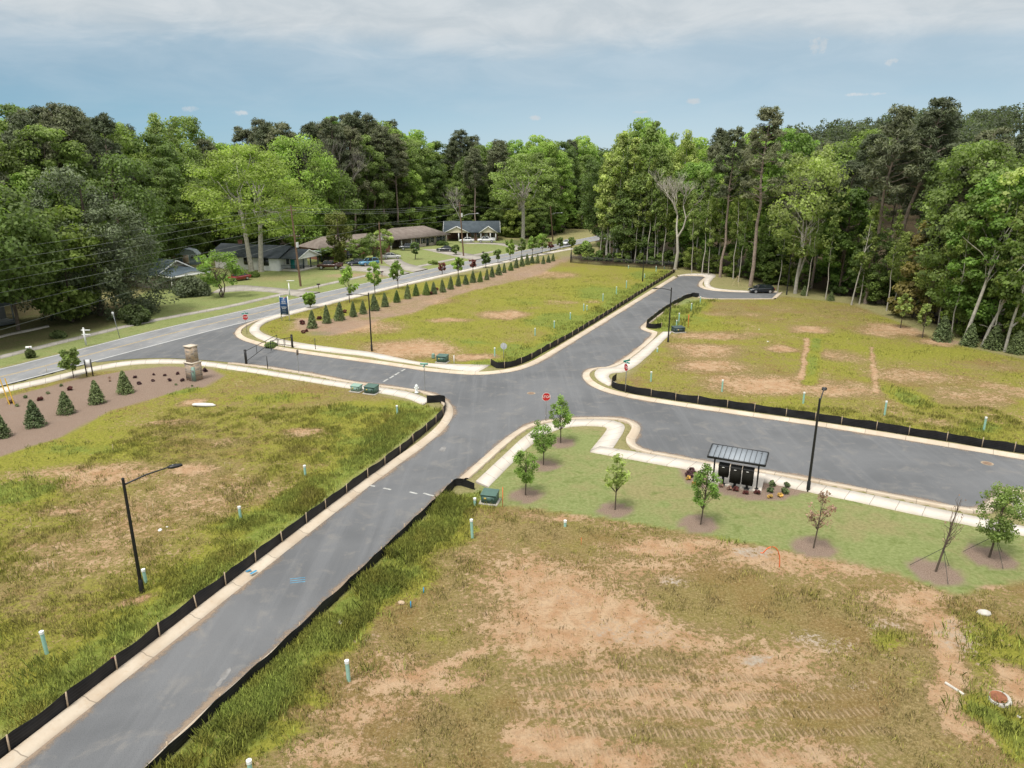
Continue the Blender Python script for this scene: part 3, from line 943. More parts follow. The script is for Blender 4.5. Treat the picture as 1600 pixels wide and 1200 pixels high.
strip(mw, [(1036, 518), (972, 573.5), (936, 574.5), (927.5, 582), (932, 592), (951, 602)], [(1050, 518), (988, 579.5), (955, 581), (950, 588), (955, 594), (963, 598)], -.1, WZ)
strip(mw, [(743, 752), (832, 669), (862, 658.5), (907, 654.5), (957, 656), (975, 662), (977, 670), (957, 700)], [(762, 760.5), (836, 686), (874, 668), (902, 664), (944, 664.5), (950, 667), (946, 675), (922, 704)], -.1, WZ, smooth_n=1)
strip(mw, [(938, 697), (957, 700), (1115, 725), (1200, 740), (1362, 773), (1525, 807), (1600, 822), (1680, 838)], [(922, 704.5), (1060, 729.5), (1200, 752.5), (1262, 766), (1425, 801), (1520, 819), (1600, 835), (1680, 852)], -.1, WZ + .003)
strip(mw, [(1062, 429.5), (1078, 427), (1124, 427), (1108, 440), (1110, 448), (1128, 452), (1172, 454.5)], [(1062, 430.5), (1078, 429), (1105, 430), (1099, 440), (1103, 450), (1128, 453.5), (1172, 455.6)], -.1, WZ)
strip(mw, [(1572, 772), (1590, 800), (1600, 812)], [(1592, 772), (1606, 796), (1616, 808)], -.1, WZ)
# concrete pad under the letterbox shelter
pad = ats([(1112, 724), (1196, 741), (1189, 769), (1104, 751.5)], WZ)
mw.prism(pad, -.1, WZ + .006)
tag(mw.build('pavement', M_WALK), kind='structure')

mo = MB()
strip(mo, [(-150, 592), (0, 555), (125, 524.5), (225, 500.5), (350, 478.5), (400, 467), (472, 450.5), (572, 429)], [(-150, 598), (0, 559.5), (125, 528.5), (225, 504), (350, 481.5), (400, 470.5), (472, 453.5), (572, 431.5)], -.1, .19)
strip(mo, [(640, 417.5), (720, 401), (775, 391)], [(646, 419), (722, 403), (778, 392.5)], -.1, .19)
strip(mo, [(340, 452), (365, 444), (420, 448.5), (500, 456)], [(330, 457.5), (385, 453), (430, 456.5), (468, 462.5)], -.1, .2)
strip(mo, [(535, 416), (600, 414), (620, 420), (640, 426)], [(530, 421), (575, 424), (598, 429), (612, 432)], -.1, .2)
strip(mo, [(625, 404), (632, 410), (650, 415), (668, 420)], [(598, 406), (606, 414), (630, 421), (648, 424.5)], -.1, .2)
strip(mo, [(700, 389), (720, 394), (742, 398), (764, 401)], [(660, 389), (695, 397), (722, 402), (742, 406)], -.1, .2)
strip(mo, [(720, 379), (780, 379), (806, 382), (822, 387)], [(728, 380.5), (775, 381), (798, 386), (806, 391)], -.1, .2)
strip(mo, [(-60, 545), (0, 523.5), (40, 515), (75, 507.5)], [(-60, 549), (0, 526.5), (42, 517.5), (77, 510)], -.1, .19)
tag(mo.build('driveway', M_OLDWALK), kind='structure')


def line_on(mb, L, w, z, dash=None):
    L = resample(L, step=1.2)
    N = normals(L)
    n = len(L)
    for i in range(n - 1):
        if dash and (i % (dash[0] + dash[1])) >= dash[0]:
            continue
        V = [np.r_[L[i] - N[i] * w / 2, z], np.r_[L[i + 1] - N[i + 1] * w / 2, z], np.r_[L[i + 1] + N[i + 1] * w / 2, z], np.r_[L[i] + N[i] * w / 2, z]]
        mb.add(V, [(3, 2, 1, 0)])


def inset(L, d, ref):
    N = normals(L)
    q = L + N * d
    r = L - N * d
    return q if pip(q[len(q) // 2][None], ref)[0] else r


mp = MB()
rf, rn = resample(mf, step=1.2), resample(mn, step=1.2)
line_on(mp, inset(rf, .28, mainpoly), .13, MZ + .004)
line_on(mp, inset(rn, .28, mainpoly), .13, MZ + .004)
tag(mp.build('road_edge_marking', M_PAINT), kind='structure')
n_ = min(len(rf), len(rn))
a1, a2 = resample(mf, 120), resample(mn, 120)
mc = (a1 + a2) / 2
my = MB()
line_on(my, mc + normals(mc) * .13, .11, MZ + .004)
line_on(my, mc - normals(mc) * .13, .11, MZ + .004)
tag(my.build('centre_marking', M_YELLOW), kind='structure')
# stop bars and survey paint on the estate road
ms = MB()


def bar_px(mb, a, b, w, z=PZ + .005):
    A, B = np.array(at(*a, z)), np.array(at(*b, z))
    d = (B - A) / np.hypot(*(B - A))
    n = np.array([-d[1], d[0]]) * w / 2
    mb.sheet([A - n, B - n, B + n, A + n], z)


for a, b in (((575, 757.5), (586, 760)), ((599, 762.5), (611, 765)), ((640, 768.5), (652, 771.5)), ((661.5, 770.5), (678, 775))):
    bar_px(ms, a, b, .16)
for a, b in (((633, 576.5), (627, 580)), ((624, 581.5), (617, 586)), ((615, 587), (609, 591)), ((606, 592), (599, 596.5))):
    bar_px(ms, a, b, .22)
tag(ms.build('stop_bar_marking', mat('worn_white_paint', (0.36, 0.36, 0.34), .8, .35, 4)), kind='structure')
mu = MB()
for k in range(3):
    bar_px(mu, (453, 911 - k * 3.2), (477, 908.5 - k * 3.2), .05)
tag(mu.build('survey_paint_marking', mat('blue_paint', (0.06, 0.26, 0.42), .8, .3, 6)), kind='structure')
mu = MB()
for a in ((384, 893, 392, 890), (391, 897, 401, 891)):
    bar_px(mu, a[:2], a[2:], .16, PZ + .16)
tag(mu.build('kerb_paint_marking', MATS['blue_paint']), kind='structure')
# pale scuffs
msc = MB()
for px, py, r in ((352, 1054, .3), (343, 1067, .2), (700, 655, .3), (692, 702, .45)):
    c = at(px, py, PZ)
    a0 = random.Random(px).random() * 3
    pts = [(c[0] + r * (.5 + .2 * (k % 2)) * math.cos(k * 6.283 / 9), c[1] + r * (1.1 + .5 * ((k * 7) % 3) / 2) * math.sin(k * 6.283 / 9)) for k in range(9)]
    msc.sheet(pts, PZ + .004 + .0012 * (px % 5))
tag(msc.build('road_scuff', mat('scuffed_asphalt', (0.19, 0.185, 0.18), .9, .3, 3)), kind='structure')

# ------------------------------------------------------------------ fences
M_SILT = None


def silt_material():
    m = bpy.data.materials.new('silt_fabric')
    m.use_nodes = True
    g = NG(m.node_tree)
    pos = g.n('ShaderNodeNewGeometry').outputs['Position']
    x, y, z = g.sep(pos)
    w = g.math('FRACT', g.math('MULTIPLY', z, 7.5))
    band = g.math('GREATER_THAN', w, 0.78)
    n = g.noise(pos, 1.2, 4, .6)
    col = g.mix(g.step(n, .3, .7), (0.006, 0.006, 0.007), (0.018, 0.018, 0.02))
    col = g.mix(g.math('MULTIPLY', band, .6), col, (0.035, 0.036, 0.042))
    p = g.n('ShaderNodeBsdfPrincipled', {'Base Color': col, 'Roughness': .6, 'Specular IOR Level': .3})
    g.nt.links.new(p.outputs[0], g.n('ShaderNodeOutputMaterial').inputs[0])
    return m


M_SILT = silt_material()
M_STAKE = mat('raw_timber', (0.42, 0.32, 0.22), .85, .25, 6)
M_BLACK = mat('black_metal', (0.012, 0.012, 0.013), .42, .2, 8)
M_GALV = mat('galvanised_steel', (0.33, 0.34, 0.35), .45, .12, 5, metal=.6)
M_WHITE = mat('white_paint', (0.78, 0.78, 0.76), .6, .04, 3)


def silt_fence(key, label, H=.72, spacing=2.4, ribbon=None):
    L = fence_w[key]
    L = resample(chaikin(L, 1), step=.3)
    if key == 'near_left':
        L = L[L[:, 1] > 17]
    if key == 'near_right':
        L = L[L[:, 1] > 17]
    n = len(L)
    s = np.arange(n) * .3
    N = normals(L)
    ph = s / spacing * math.pi
    sag = .07 * np.abs(np.sin(ph)) + .09 * (vnoise(s * .9, s * 0 + 3) - .4)
    lean = .10 * (vnoise(s * .5, s * 0 + 8) - .5)
    zb = np.full(n, .02)
    zt = .16 + H - sag
    root = thing('silt_fence', label, 'fence', (L[n // 2][0], L[n // 2][1], LOT), 0)
    off = np.array([L[n // 2][0], L[n // 2][1], LOT])
    b = MB()
    rows = []
    for t in (0, .25, .5, .75, 1):
        bl = .03 * math.sin(math.pi * t) * np.sin(ph * 2)
        q = L + N * (lean * t + bl)[:, None]
        rows.append(np.c_[q, zb + (zt - zb) * t])
    V = np.concatenate(rows) - off
    F = [(j * n + i, j * n + i + 1, (j + 1) * n + i + 1, (j + 1) * n + i) for j in range(4) for i in range(n - 1)]
    b.add(V, F)
    # thin back layer so the cloth has thickness
    V2 = V.copy()
    V2[:, :2] += np.tile(N * .012, (5, 1))
    b.add(V2, [f[::-1] for f in F])
    top = [(4 * n + i, 4 * n + i + 1) for i in range(n - 1)]
    b.add(np.vstack([V[4 * n:], V2[4 * n:]]), [(i, i + 1, n + i + 1, n + i) for i in range(n - 1)])
    b.build('fabric', M_SILT, root, smooth=True)
    rnd = random.Random(len(key))
    road_side = 1
    qq = L[n // 2] + N[n // 2] * 1.0
    if sdist(qq[None], roadpoly)[0] > sdist((L[n // 2] - N[n // 2])[None], roadpoly)[0]:
        road_side = -1
    k = 0
    while k < n:
        p = L[k] + N[k] * road_side * (.035 + .02)
        t = MB()
        tl = rnd.uniform(-.05, .05)
        h = H + rnd.uniform(.02, .12)
        t.bar((p[0] - off[0], p[1] - off[1], -.15), (p[0] + N[k][0] * lean[k] + tl * .5 - off[0], p[1] + N[k][1] * lean[k] + tl - off[1], h), .05, .045)
        st = t.build('stake', M_STAKE, root)
        if ribbon is not None and abs(k - ribbon) < 5 and ribbon >= 0:
            rb = MB()
            e = np.array((p[0] - off[0], p[1] - off[1], h - .06))
            rb.bar(e, e + (-.16, -.02, -.04), .04, .012).bar(e + (0, 0, -.02), e + (-.09, .05, -.22), .04, .012)
            rb.build('ribbon', mat('pink_ribbon', (0.55, 0.06, 0.16), .6), st)
            ribbon = -99
        k += int(round((spacing + rnd.uniform(-.3, .3)) / .3))
    return root


silt_fence('near_left', 'long black silt fence on the left kerb of the near road', ribbon=22)
silt_fence('near_right', 'black silt fence along the right edge of the near road', H=.52)
silt_fence('north_left', 'black silt fence on the left kerb of the far branch road')
silt_fence('north_right', 'short curved black silt fence behind the tufted grass opposite the dark pad box', H=.7)
silt_fence('east', 'black silt fence along the far kerb of the road past the letterbox shelter')

# black picket fence at the wood
pk = ats([(893, 401), (891, 410), (911, 412), (970, 416), (1048, 421)], LOT)
pk = np.vstack([pk, [at(1060, 419)]])
root = thing('picket_fence', 'black metal picket fence in front of the wood', 'fence', (pk[2][0], pk[2][1], LOT))
off = np.array([pk[2][0], pk[2][1], 0])
L = resample(pk, step=.16)
b = MB()
for i, q in enumerate(L):
    z = gz(*q) - LOT
    b.bar((q[0] - off[0], q[1] - off[1], z), (q[0] - off[0], q[1] - off[1], z + 1.75), .05)
b.build('pickets', M_BLACK, root)
for hz in (.2, 1.45, 1.65):
    r = MB()
    for a, c in zip(L[:-1:6], L[6::6]):
        r.bar((a[0] - off[0], a[1] - off[1], hz), (c[0] - off[0], c[1] - off[1], hz), .045)
    r.build('rail', M_BLACK, root)
for q in L[::15]:
    MB().bar((q[0] - off[0], q[1] - off[1], -.1), (q[0] - off[0], q[1] - off[1], 1.95), .075).build('post', M_BLACK, root)


# ------------------------------------------------------------------ street lamps
def street_lamp(px, py, top, lab, arm_to, arm=2.1):
    c = at(px, py)
    _, zt = atz(top[0], top[1], c[1])
    h = zt - LOT
    root = thing('street_lamp', lab, 'street lamp', (c[0], c[1], gz(*c) - .02), group='black street lamps of the new estate')
    a = math.atan2(arm_to[1] - c[1], arm_to[0] - c[0])
    ca, sa = math.cos(a), math.sin(a)
    MB().tube([(0, 0, 0), (0, 0, .75), (0, 0, .8)], [.125, .12, .09], 12).build('base', M_BLACK, root, True)
    MB().tube([(0, 0, .78), (0, 0, h)], [.092, .07], 12).tube([(0, 0, h), (0, 0, h + .07)], [.08, .05], 12).build('pole', M_BLACK, root, True)
    MB().tube([(0, 0, h - .3), (ca * arm * .5, sa * arm * .5, h - .03), (ca * arm, sa * arm, h + .1)], [.045, .04, .035], 8).build('arm', M_BLACK, root, True)
    m = MB()
    q = np.array((ca * (arm + .3), sa * (arm + .3), h + .08))
    V, F = [], []
    for k, (t, w, z0, z1) in enumerate(((-.36, .06, -.03, .05), (-.2, .15, -.05, .07), (.1, .17, -.05, .06), (.34, .1, -.04, .03))):
        for s_, zz in ((-1, z0), (1, z0), (1, z1), (-1, z1)):
            V.append(q + np.array((ca * t - sa * w * s_, sa * t + ca * w * s_, zz)))
    for k in range(3):
        for j in range(4):
            F.append((k * 4 + j, k * 4 + (j + 1) % 4, k * 4 + 4 + (j + 1) % 4, k * 4 + 4 + j))
    F += [(3, 2, 1, 0), (12, 13, 14, 15)]
    m.add(V, F)
    lm = m.build('lamp_head', M_BLACK, root)
    MB().box(q + (0, 0, -.062), (.3, .2, .02), a).build('lens', mat('lamp_lens', (.6, .6, .58), .3, .05), lm)
    MB().cyl(q + np.array((-ca * .1, -sa * .1, .05)), .04, .06, 10).build('photocell', M_GALV, lm)
    return root


street_lamp(222, 924, (190, 746), 'black street lamp in the left lot, nearest of all the lamps', at(300, 900))
street_lamp(1262.5, 766, (1278, 622), 'black street lamp standing beside the letterbox shelter', at(1290, 690))
street_lamp(1043.8, 534, (1047, 449), 'black street lamp by the pavement of the far branch road', at(985, 540))
street_lamp(581, 547.5, (572, 457), 'black street lamp behind the entrance pavement, below the evergreen row', at(545, 553))
street_lamp(1004, 439, (1005, 386), 'slim black street lamp behind the far silt fence near the picket fence', at(1040, 437))
street_lamp(1229, 460, (1234, 398), 'black street lamp beyond the parked black car', at(1200, 461))


# ------------------------------------------------------------------ utility poles and wires
M_POLE = mat('creosote_wood', (0.17, 0.105, 0.065), .85, .35, 4)


def util_pole(p0, p1, lab, arms=(), transformer=None, light=None, r=.21):
    """p0 base (x,y), p1 top (x,y,z)"""
    root = thing('utility_pole', lab, 'utility pole', (p0[0], p0[1], gz(*p0)), group='wooden utility poles along the main road')
    o = np.array((p0[0], p0[1], gz(*p0)))
    T = np.array(p1) - o
    MB().tube([(0, 0, -.3), T * .5, T], [r, r * .82, r * .62], 10).build('pole', M_POLE, root, True)
    u = T / np.linalg.norm(T)
    for hz, w in arms:
        q = u * hz
        d = np.array((.9, -.42, 0)) * w / 2
        MB().bar(q - d + (0, 0, 0), q + d, .1, .12).build('crossarm', M_POLE, root)
        for t in (-.9, -.45, .45, .9):
            MB().cyl(q + d * t + (0, 0, .05), .05, .16, 8).build('insulator', mat('porcelain', (.5, .5, .5), .3), root)
    if transformer:
        q = u * transformer
        MB().cyl(q + np.array((.36, -.1, -.45)), .26, .9, 12).build('transformer', mat('pale_grey_metal', (.6, .61, .6), .4), root, True)
    if light:
        hz, v = light
        q = u * hz
        v = np.array(v)
        MB().tube([q, q + v * .5 + (0, 0, .28), q + v], .04, 8).build('lamp_arm', M_GALV, root, True)
        MB().ball(q + v * 1.08, (.42, .24, .12)).build('lamp_head', M_GALV, root, True)
    return root


def top_at(px, py, Y):
    x, z = atz(px, py, Y)
    return np.array((x, Y, z))


P1b, P2b, P3b, P4b = at(470, 447), at(596.4, 411.6), at(724.4, 400), at(864, 376)
P1t, P2t, P3t, P4t = top_at(454, 321, P1b[1]), top_at(592, 347, P2b[1]), top_at(718, 316, P3b[1]), top_at(860, 322, P4b[1])
h1 = P1t[2]
util_pole(P1b, P1t, 'tall leaning brown utility pole with a white transformer by the white house', arms=((h1 - 1.0, 2.2), (h1 - 5.6, 2.6)), transformer=h1 - 7.2)
util_pole(P2b, P2t, 'shorter bare brown utility pole beside the brick house corner')
util_pole(P3b, P3t, 'utility pole with a long lamp arm in front of the far houses', arms=((P3t[2] - .8, 2.4),), transformer=P3t[2] - 3.2, light=(P3t[2] - 3.6, (3.9, 0, .75)))
util_pole(P4b, P4t, 'farthest utility pole with a lamp arm at the trees', light=(P4t[2] - 2.6, (3.0, -.3, .5)))
# pole beyond the left edge that carries the near span
P0 = np.array((-76.0, 53.0))
M_WIRE = mat('aluminium_wire', (.26, .28, .26), .5, .1)


def left_pt(py):
    """where the span crosses the sight line at the edge, carried on to the pole beyond it"""
    a = np.array(P1b)
    d = P0 - a
    y = -(py - 600) / FPX
    r = np.array((-800 / FPX, CP + y * SP, -SP + y * CP))
    # a + t d = k r (xy)
    A = np.array([[r[0], -d[0]], [r[1], -d[1]]])
    k, t = np.linalg.solve(A, a)
    return t, CAMH + r[2] * k


wires = []
for yl, zt in ((387, P1t[2] - .3), (401, P1t[2] - .9), (414, P1t[2] - 1.5), (435, P1t[2] - 3.6), (450, P1t[2] - 5.0), (474, P1t[2] - 5.5), (512, P1t[2] - 6.6)):
    t, z = left_pt(yl)
    z0 = zt + (z - zt) / t
    wires.append((z0, zt, t, z))
zmax = max(w[0] for w in wires)
util_pole(P0, (P0[0], P0[1], max(zmax + .4, 9)), 'wooden utility pole beyond the porch house carrying the near wires', arms=((max(zmax, 8.6), 2.2),))


def wire(A, B, sag, name='overhead_wire', lab=None, r=.016):
    A, B = np.array(A, float), np.array(B, float)
    P = [A + (B - A) * t - np.array((0, 0, sag * 4 * t * (1 - t))) for t in np.linspace(0, 1, 25)]
    o = MB().tube(P, r, 5, cap=False).build(name, M_WIRE)
    tag(o, lab, 'wire', 'overhead wires between the utility poles')


perp = np.array((.9, -.42, 0))
for i, (z0, zt, t, z) in enumerate(wires):
    side = (-.8, 0, .8, 0, .6, -.6, 0)[i]
    zz0 = z0 + .0
    wire((P0[0] + perp[0] * side, P0[1] + perp[1] * side, zz0), P1t * (1, 1, 0) + (perp * side) + (0, 0, zt), .35 + .15 * (i % 3), lab='%s overhead wire from the top on the span across the left trees' % ORD[i], r=.015)
for i, (a, b_, sd) in enumerate((((-.3), (-.3), -.8), ((-.9), (-.6), .0), ((-1.2), (-.9), .8), ((-3.6), (-2.6), 0))):
    wire(P1t + perp * sd + (0, 0, a), P3t + perp * sd + (0, 0, b_), .9, lab='%s overhead wire from the top between transformer pole and lamp arm pole' % ORD[i], r=.02)
wire(P2t + np.array((0, 0, -.4)), P3t + np.array((0, 0, -4.2)), .4, lab='lower overhead wire from the bare pole to the lamp arm pole', r=.018)
wire(P1t + np.array((0, 0, -6)), P2t + np.array((0, 0, -.5)), .6, lab='low overhead wire from transformer pole to the bare pole', r=.018)
wire(P3t + np.array((0, 0, -.5)), P4t + np.array((0, 0, -.5)), .8, lab='overhead wire running from lamp arm pole to the farthest pole', r=.018)

# ------------------------------------------------------------------ sewer clean-out pipes
M_PIPE = mat('pale_green_plastic', (0.33, 0.56, 0.47), .45, .08, 5)
M_CAP = mat('white_plastic', (0.8, 0.82, 0.8), .45, .04, 5)
proto_pipe = None


def pipe(px, py, top, lab, group, lean=0):
    c = at(px, py)
    _, zt = atz(px, top, c[1])
    h = max(zt - LOT, .3)
    root = thing('cleanout_pipe', lab, 'pipe', (c[0], c[1], gz(*c) - .03), random.Random(px).random() * 6, group=group)
    root.rotation_euler[0] = lean
    MB().tube([(0, 0, -.05), (0, 0, h - .12)], .085, 12).build('pipe', M_PIPE, root, True)
    MB().tube([(0, 0, h - .13), (0, 0, h)], .1, 12).build('cap', M_CAP, root, True)
    return root


gl = 'pale green pipes in the left lot'
for i, (x, y, t, l) in enumerate(((73, 1020, 984, 'tall pale green pipe in long grass, lowest pipe of the left lot'), (228, 908, 886, 'pale green pipe standing right behind the nearest street lamp'),
                                  (376, 810, 789, 'pale green pipe in a green clump beside the nearest silt fence'), (477, 742, 725, 'pale green pipe in the middle of the left lot grass'),
                                  (621, 647, 632, 'pale green pipe close to the dark pad box pair on the left lot'))):
    pipe(x, y, t, l, gl, random.Random(x).uniform(-.06, .06))
gn = 'pale green pipes in the near lot'
for x, y, t, l in ((738, 839, 809, 'tall pale green pipe in the near lot below the green transformer box'), (742, 788, 776, 'short white topped pipe just left of the green transformer box'), (545, 1062, 1029, 'tall pale green pipe on the near lot beside the long grass verge'),
                   (392, 1212, 1184, 'pale green pipe at the bottom edge of the near lot'), (883, 821, 811, 'short stub of pale pipe on the near lot along the park edge')):
    pipe(x, y, t, l, gn, random.Random(x).uniform(-.05, .05))
gr = 'row of pale green pipes behind the far branch road fence'
row = [(773, 556, 542), (836, 524, 512), (866, 512, 500), (891, 498, 487), (912, 485, 474), (917, 484, 476), (942, 470, 458), (963, 459, 447), (978.6, 450, 438), (1007, 434, 427), (1025, 424, 415), (1038, 420, 415), (982, 419, 414)]
for i, (x, y, t) in enumerate(row):
    pipe(x, y, t, '%s pale pipe from the crossroads in the row behind the far silt fence' % ORD[i], gr)
ge = 'pale green pipes on the right-hand lots'
for x, y, t, l in ((1017, 595, 579, 'pale green pipe nearest the start of the right-hand silt fence'), (1128, 611, 592, 'pale green pipe behind the silt fence, left of the lamp top'), (1255, 629, 611, 'pale green pipe just left of the lamp head beside the shelter'),
                   (1382, 648, 625, 'pale green pipe behind the fence, right of the lamp beside the shelter'), (1537, 672, 650, 'rightmost pale green pipe behind the right-hand fence'), (1027, 549, 542, 'small pale pipe below the middle street lamp'),
                   (1094, 474, 462, 'pale pipe at the end of the short curved silt fence'), (1080, 486, 473, 'pale pipe in the tufted grass behind the short curved fence'), (1060.5, 505, 488, 'pale pipe beside the dark pad box'), (1057, 509, 499, 'short pale pipe leaning against the dark pad box')):
    pipe(x, y, t, l, ge)

# ------------------------------------------------------------------ pad boxes
M_GREEN = mat('utility_green', (0.06, 0.12, 0.095), .5, .12, 3)
M_GREENL = mat('faded_utility_green', (0.22, 0.34, 0.28), .55, .1, 3)
M_PADC = mat('pad_concrete', (.42, .39, .34), .9, .12, 3)


def pad_box(px, py, w, d, h, rz, lab, m, name='transformer_box'):
    c = at(px, py)
    root = thing(name, lab, 'utility box', (c[0], c[1], gz(*c)), rz, 'green utility boxes of the estate')
    MB().box((0, 0, .03), (w + .25, d + .25, .12)).build('pad', M_PADC, root)
    b = MB()
    b.box((0, .03, .09 + (h - .12) / 2), (w, d - .06, h - .12))
    b.build('cabinet', m, root)
    lid = MB()
    lid.prism([(-w / 2 - .03, -d / 2 - .03), (w / 2 + .03, -d / 2 - .03), (w / 2 + .03, d / 2 + .03), (-w / 2 - .03, d / 2 + .03)], h - .05, [h + .0, h + .0, h + .09, h + .09])
    lid.build('lid', m, root)
    MB().box((0, -d / 2 - .012, .1 + h * .38), (w * .86, .03, h * .62)).build('door', m, root)
    MB().box((w * .28, -d / 2 - .04, .1 + h * .45), (.05, .03, .14)).build('handle', M_BLACK, root)
    MB().box((-w * .2, -d / 2 - .034, .1 + h * .5), (.16, .012, .12)).build('warning_plate', mat('plate_yellow', (.6, .45, .1), .5), root)
    return root


pad_box(765.5, 782.5, 1.0, .85, .68, -.25, 'dark green transformer box on a pad beside the orange stake and pavement end', M_GREEN)
pad_box(557, 610.5, .95, .7, .62, -.35, 'pale green utility box beside the entrance pavement', M_GREENL, 'utility_box')
pad_box(580.5, 613, 1.15, .95, .75, -.35, 'dark green transformer box behind the entrance pavement, paired with a paler box', M_GREEN)
pad_box(691.5, 564.5, 1.15, .95, .78, -.3, 'green transformer box behind the pavement beside the white post', M_GREEN)
pad_box(1059.5, 518, 1.5, 1.1, .7, .3, 'dark low pad box beside the middle street lamp', mat('dark_pad_green', (.035, .06, .06), .5))
c = at(677, 559)
r = thing('cable_pedestal', 'small pale green cable pedestal left of the green transformer box', 'utility box', (c[0], c[1], LOT))
MB().cyl((0, 0, 0), .2, .42, 12).build('body', M_GREENL, r, True)
MB().ball((0, 0, .42), (.2, .2, .1)).build('cap', M_GREENL, r, True)


# ------------------------------------------------------------------ stakes, hoops and litter
def post_thing(name, lab, cat, px, py, top, r, m, group=None, lean=(0, 0), sq=True):
    c = at(px, py)
    _, zt = atz(px, top, c[1])
    h = zt - LOT
    b = MB()
    if sq:
        b.bar((0, 0, -.1), (lean[0], lean[1], h), r * 2, r * 1.2)
    else:
        b.tube([(0, 0, -.1), (lean[0], lean[1], h)], r, 8)
    b.bar((lean[0], lean[1], h - .02), (lean[0] * 1.02, lean[1], h + .03), r * 1.1, r * .7)
    o = b.build(name, m)
    o.location = (c[0], c[1], gz(*c))
    return tag(o, lab, cat, group)


M_ORANGE = mat('orange_paint', (.72, .13, .03), .6, .1)
M_BLUE = mat('blue_marker_paint', (.03, .28, .5), .6, .1)
M_LATH = mat('pale_lath', (.5, .4, .24), .85, .15)
M_YEL = mat('yellow_plastic', (.75, .47, .06), .5, .08)
post_thing('marker_stake', 'tall orange marker stake beside the green transformer box', 'stake', 785.5, 791, 760, .035, M_ORANGE)
post_thing('marker_stake', 'orange marker stake by the dark pad box and middle lamp', 'stake', 1075, 511, 491, .05, M_ORANGE)
post_thing('marker_stake', 'orange topped stake between the two utility boxes on the left lot', 'stake', 571, 611, 600, .04, M_ORANGE)
post_thing('marker_stake', 'slim orange stake in the straw at the upper edge of the near lot', 'stake', 908, 850, 839, .018, M_ORANGE)
post_thing('marker_stake', 'small blue stake in the near lot, upper one of two', 'stake', 662, 925, 917, .04, M_BLUE)
post_thing('marker_stake', 'small blue stake in the near lot, lower one of two', 'stake', 642, 948, 938, .04, M_BLUE)
post_thing('marker_post', 'white post standing right of the transformer box behind the entrance pavement', 'post', 709.5, 567.5, 554, .06, M_WHITE)
post_thing('marker_post', 'short white post in the verge near the concrete marker by the park lawn', 'post', 1018, 721.5, 717, .08, M_WHITE)
for i, (x, y, t) in enumerate(((304, 690, 678), (177, 704, 693), (199, 745, 732), (231, 799, 785), (240, 798, 786), (49, 819, 807), (352, 731, 721), (360, 732, 722), (76, 887, 875), (85, 892, 875), (371, 610, 598), (73, 580, 570))):
    post_thing('lath_stake', '%s thin wooden lath stake' % ORD[i] + ' counted outward along the left lot grass', 'stake', x, y, t, .018, M_LATH, 'thin lath stakes in the left lot')
post_thing('guy_guard', 'yellow guy wire guard leaning at the left edge, left of two', 'guy guard', 15, 631, 590, .05, M_YEL, None, (-.55, .15), False)
post_thing('guy_guard', 'yellow guy wire guard leaning at the left edge, right of two', 'guy guard', 22.5, 631, 591, .05, M_YEL, None, (-.5, .15), False)
# orange conduit loop
c = np.array(at(1218, 884))
b_ = np.array(at(1190, 860))
P = []
for t in np.linspace(0, 1, 16):
    a = math.pi * t
    P.append((.9 * (math.cos(a) - 1) * .62, .05 * math.sin(a * 2), 1.25 * math.sin(min(a, 2.45)) ** .75))
o = MB().tube(P, .028, 8).build('conduit_loop', M_ORANGE, None, True)
o.location = (c[0], c[1], gz(*c))
tag(o, 'bent orange conduit looping out of the ground at the park edge', 'conduit')
# pale concrete flared pipe end, stones, sanitary manhole
def rock(px, py, r, lab, m, seed, name='stone'):
    c = at(px, py)
    rs = np.random.RandomState(seed)
    b = MB().ball((0, 0, 0), 1, 10, 7)
    V = b.V[0]
    V *= (1 + .28 * (fbm(V[:, 0] * 1.7 + seed, V[:, 1] * 1.7 + V[:, 2] * 2.3, 3)[:, None] - .45) * 2) * np.array((r, r * .75, r * .5))
    o = b.build(name, m)
    o.location = (c[0], c[1], gz(*c) + r * .12)
    o.rotation_euler[2] = seed
    return tag(o, lab, 'stone')


M_STONE = mat('pale_stone', (.5, .47, .42), .9, .2, 3)
rock(1537, 957, .33, 'pale rough stone at the right edge of the near lot', M_STONE, 3)
rock(250, 827, .16, 'small white stone in the left lot near the nearest lamp pole', M_WHITE, 5)
rock(261, 822, .09, 'tiny pale stone beside a white stone in the left lot', M_STONE, 6)
rock(532, 972, .26, 'pale flat stone in the near lot beside the grass verge', M_STONE, 8)
rock(627, 941, .2, 'tan stone near the two small blue stakes', mat('tan_stone', (.48, .36, .24), .9, .2, 3), 9)
rock(1593, 1118, .1, 'small white stone right of the rusty manhole', M_STONE, 11)
rock(1200, 533, .14, 'little white stone in the middle of the right-hand lot', M_WHITE, 12)
rock(1186, 514, .1, 'pale pebble on the right-hand lot', M_WHITE, 13)
o = rock(318, 634, 1.15, 'white concrete culvert end lying in the left lot grass', mat('white_concrete', (.62, .6, .56), .85, .12, 3), 21, 'culvert_end')
o['category'] = 'culvert'
o.scale = (1, .36, .32)
o.rotation_euler = (0, .05, .08)
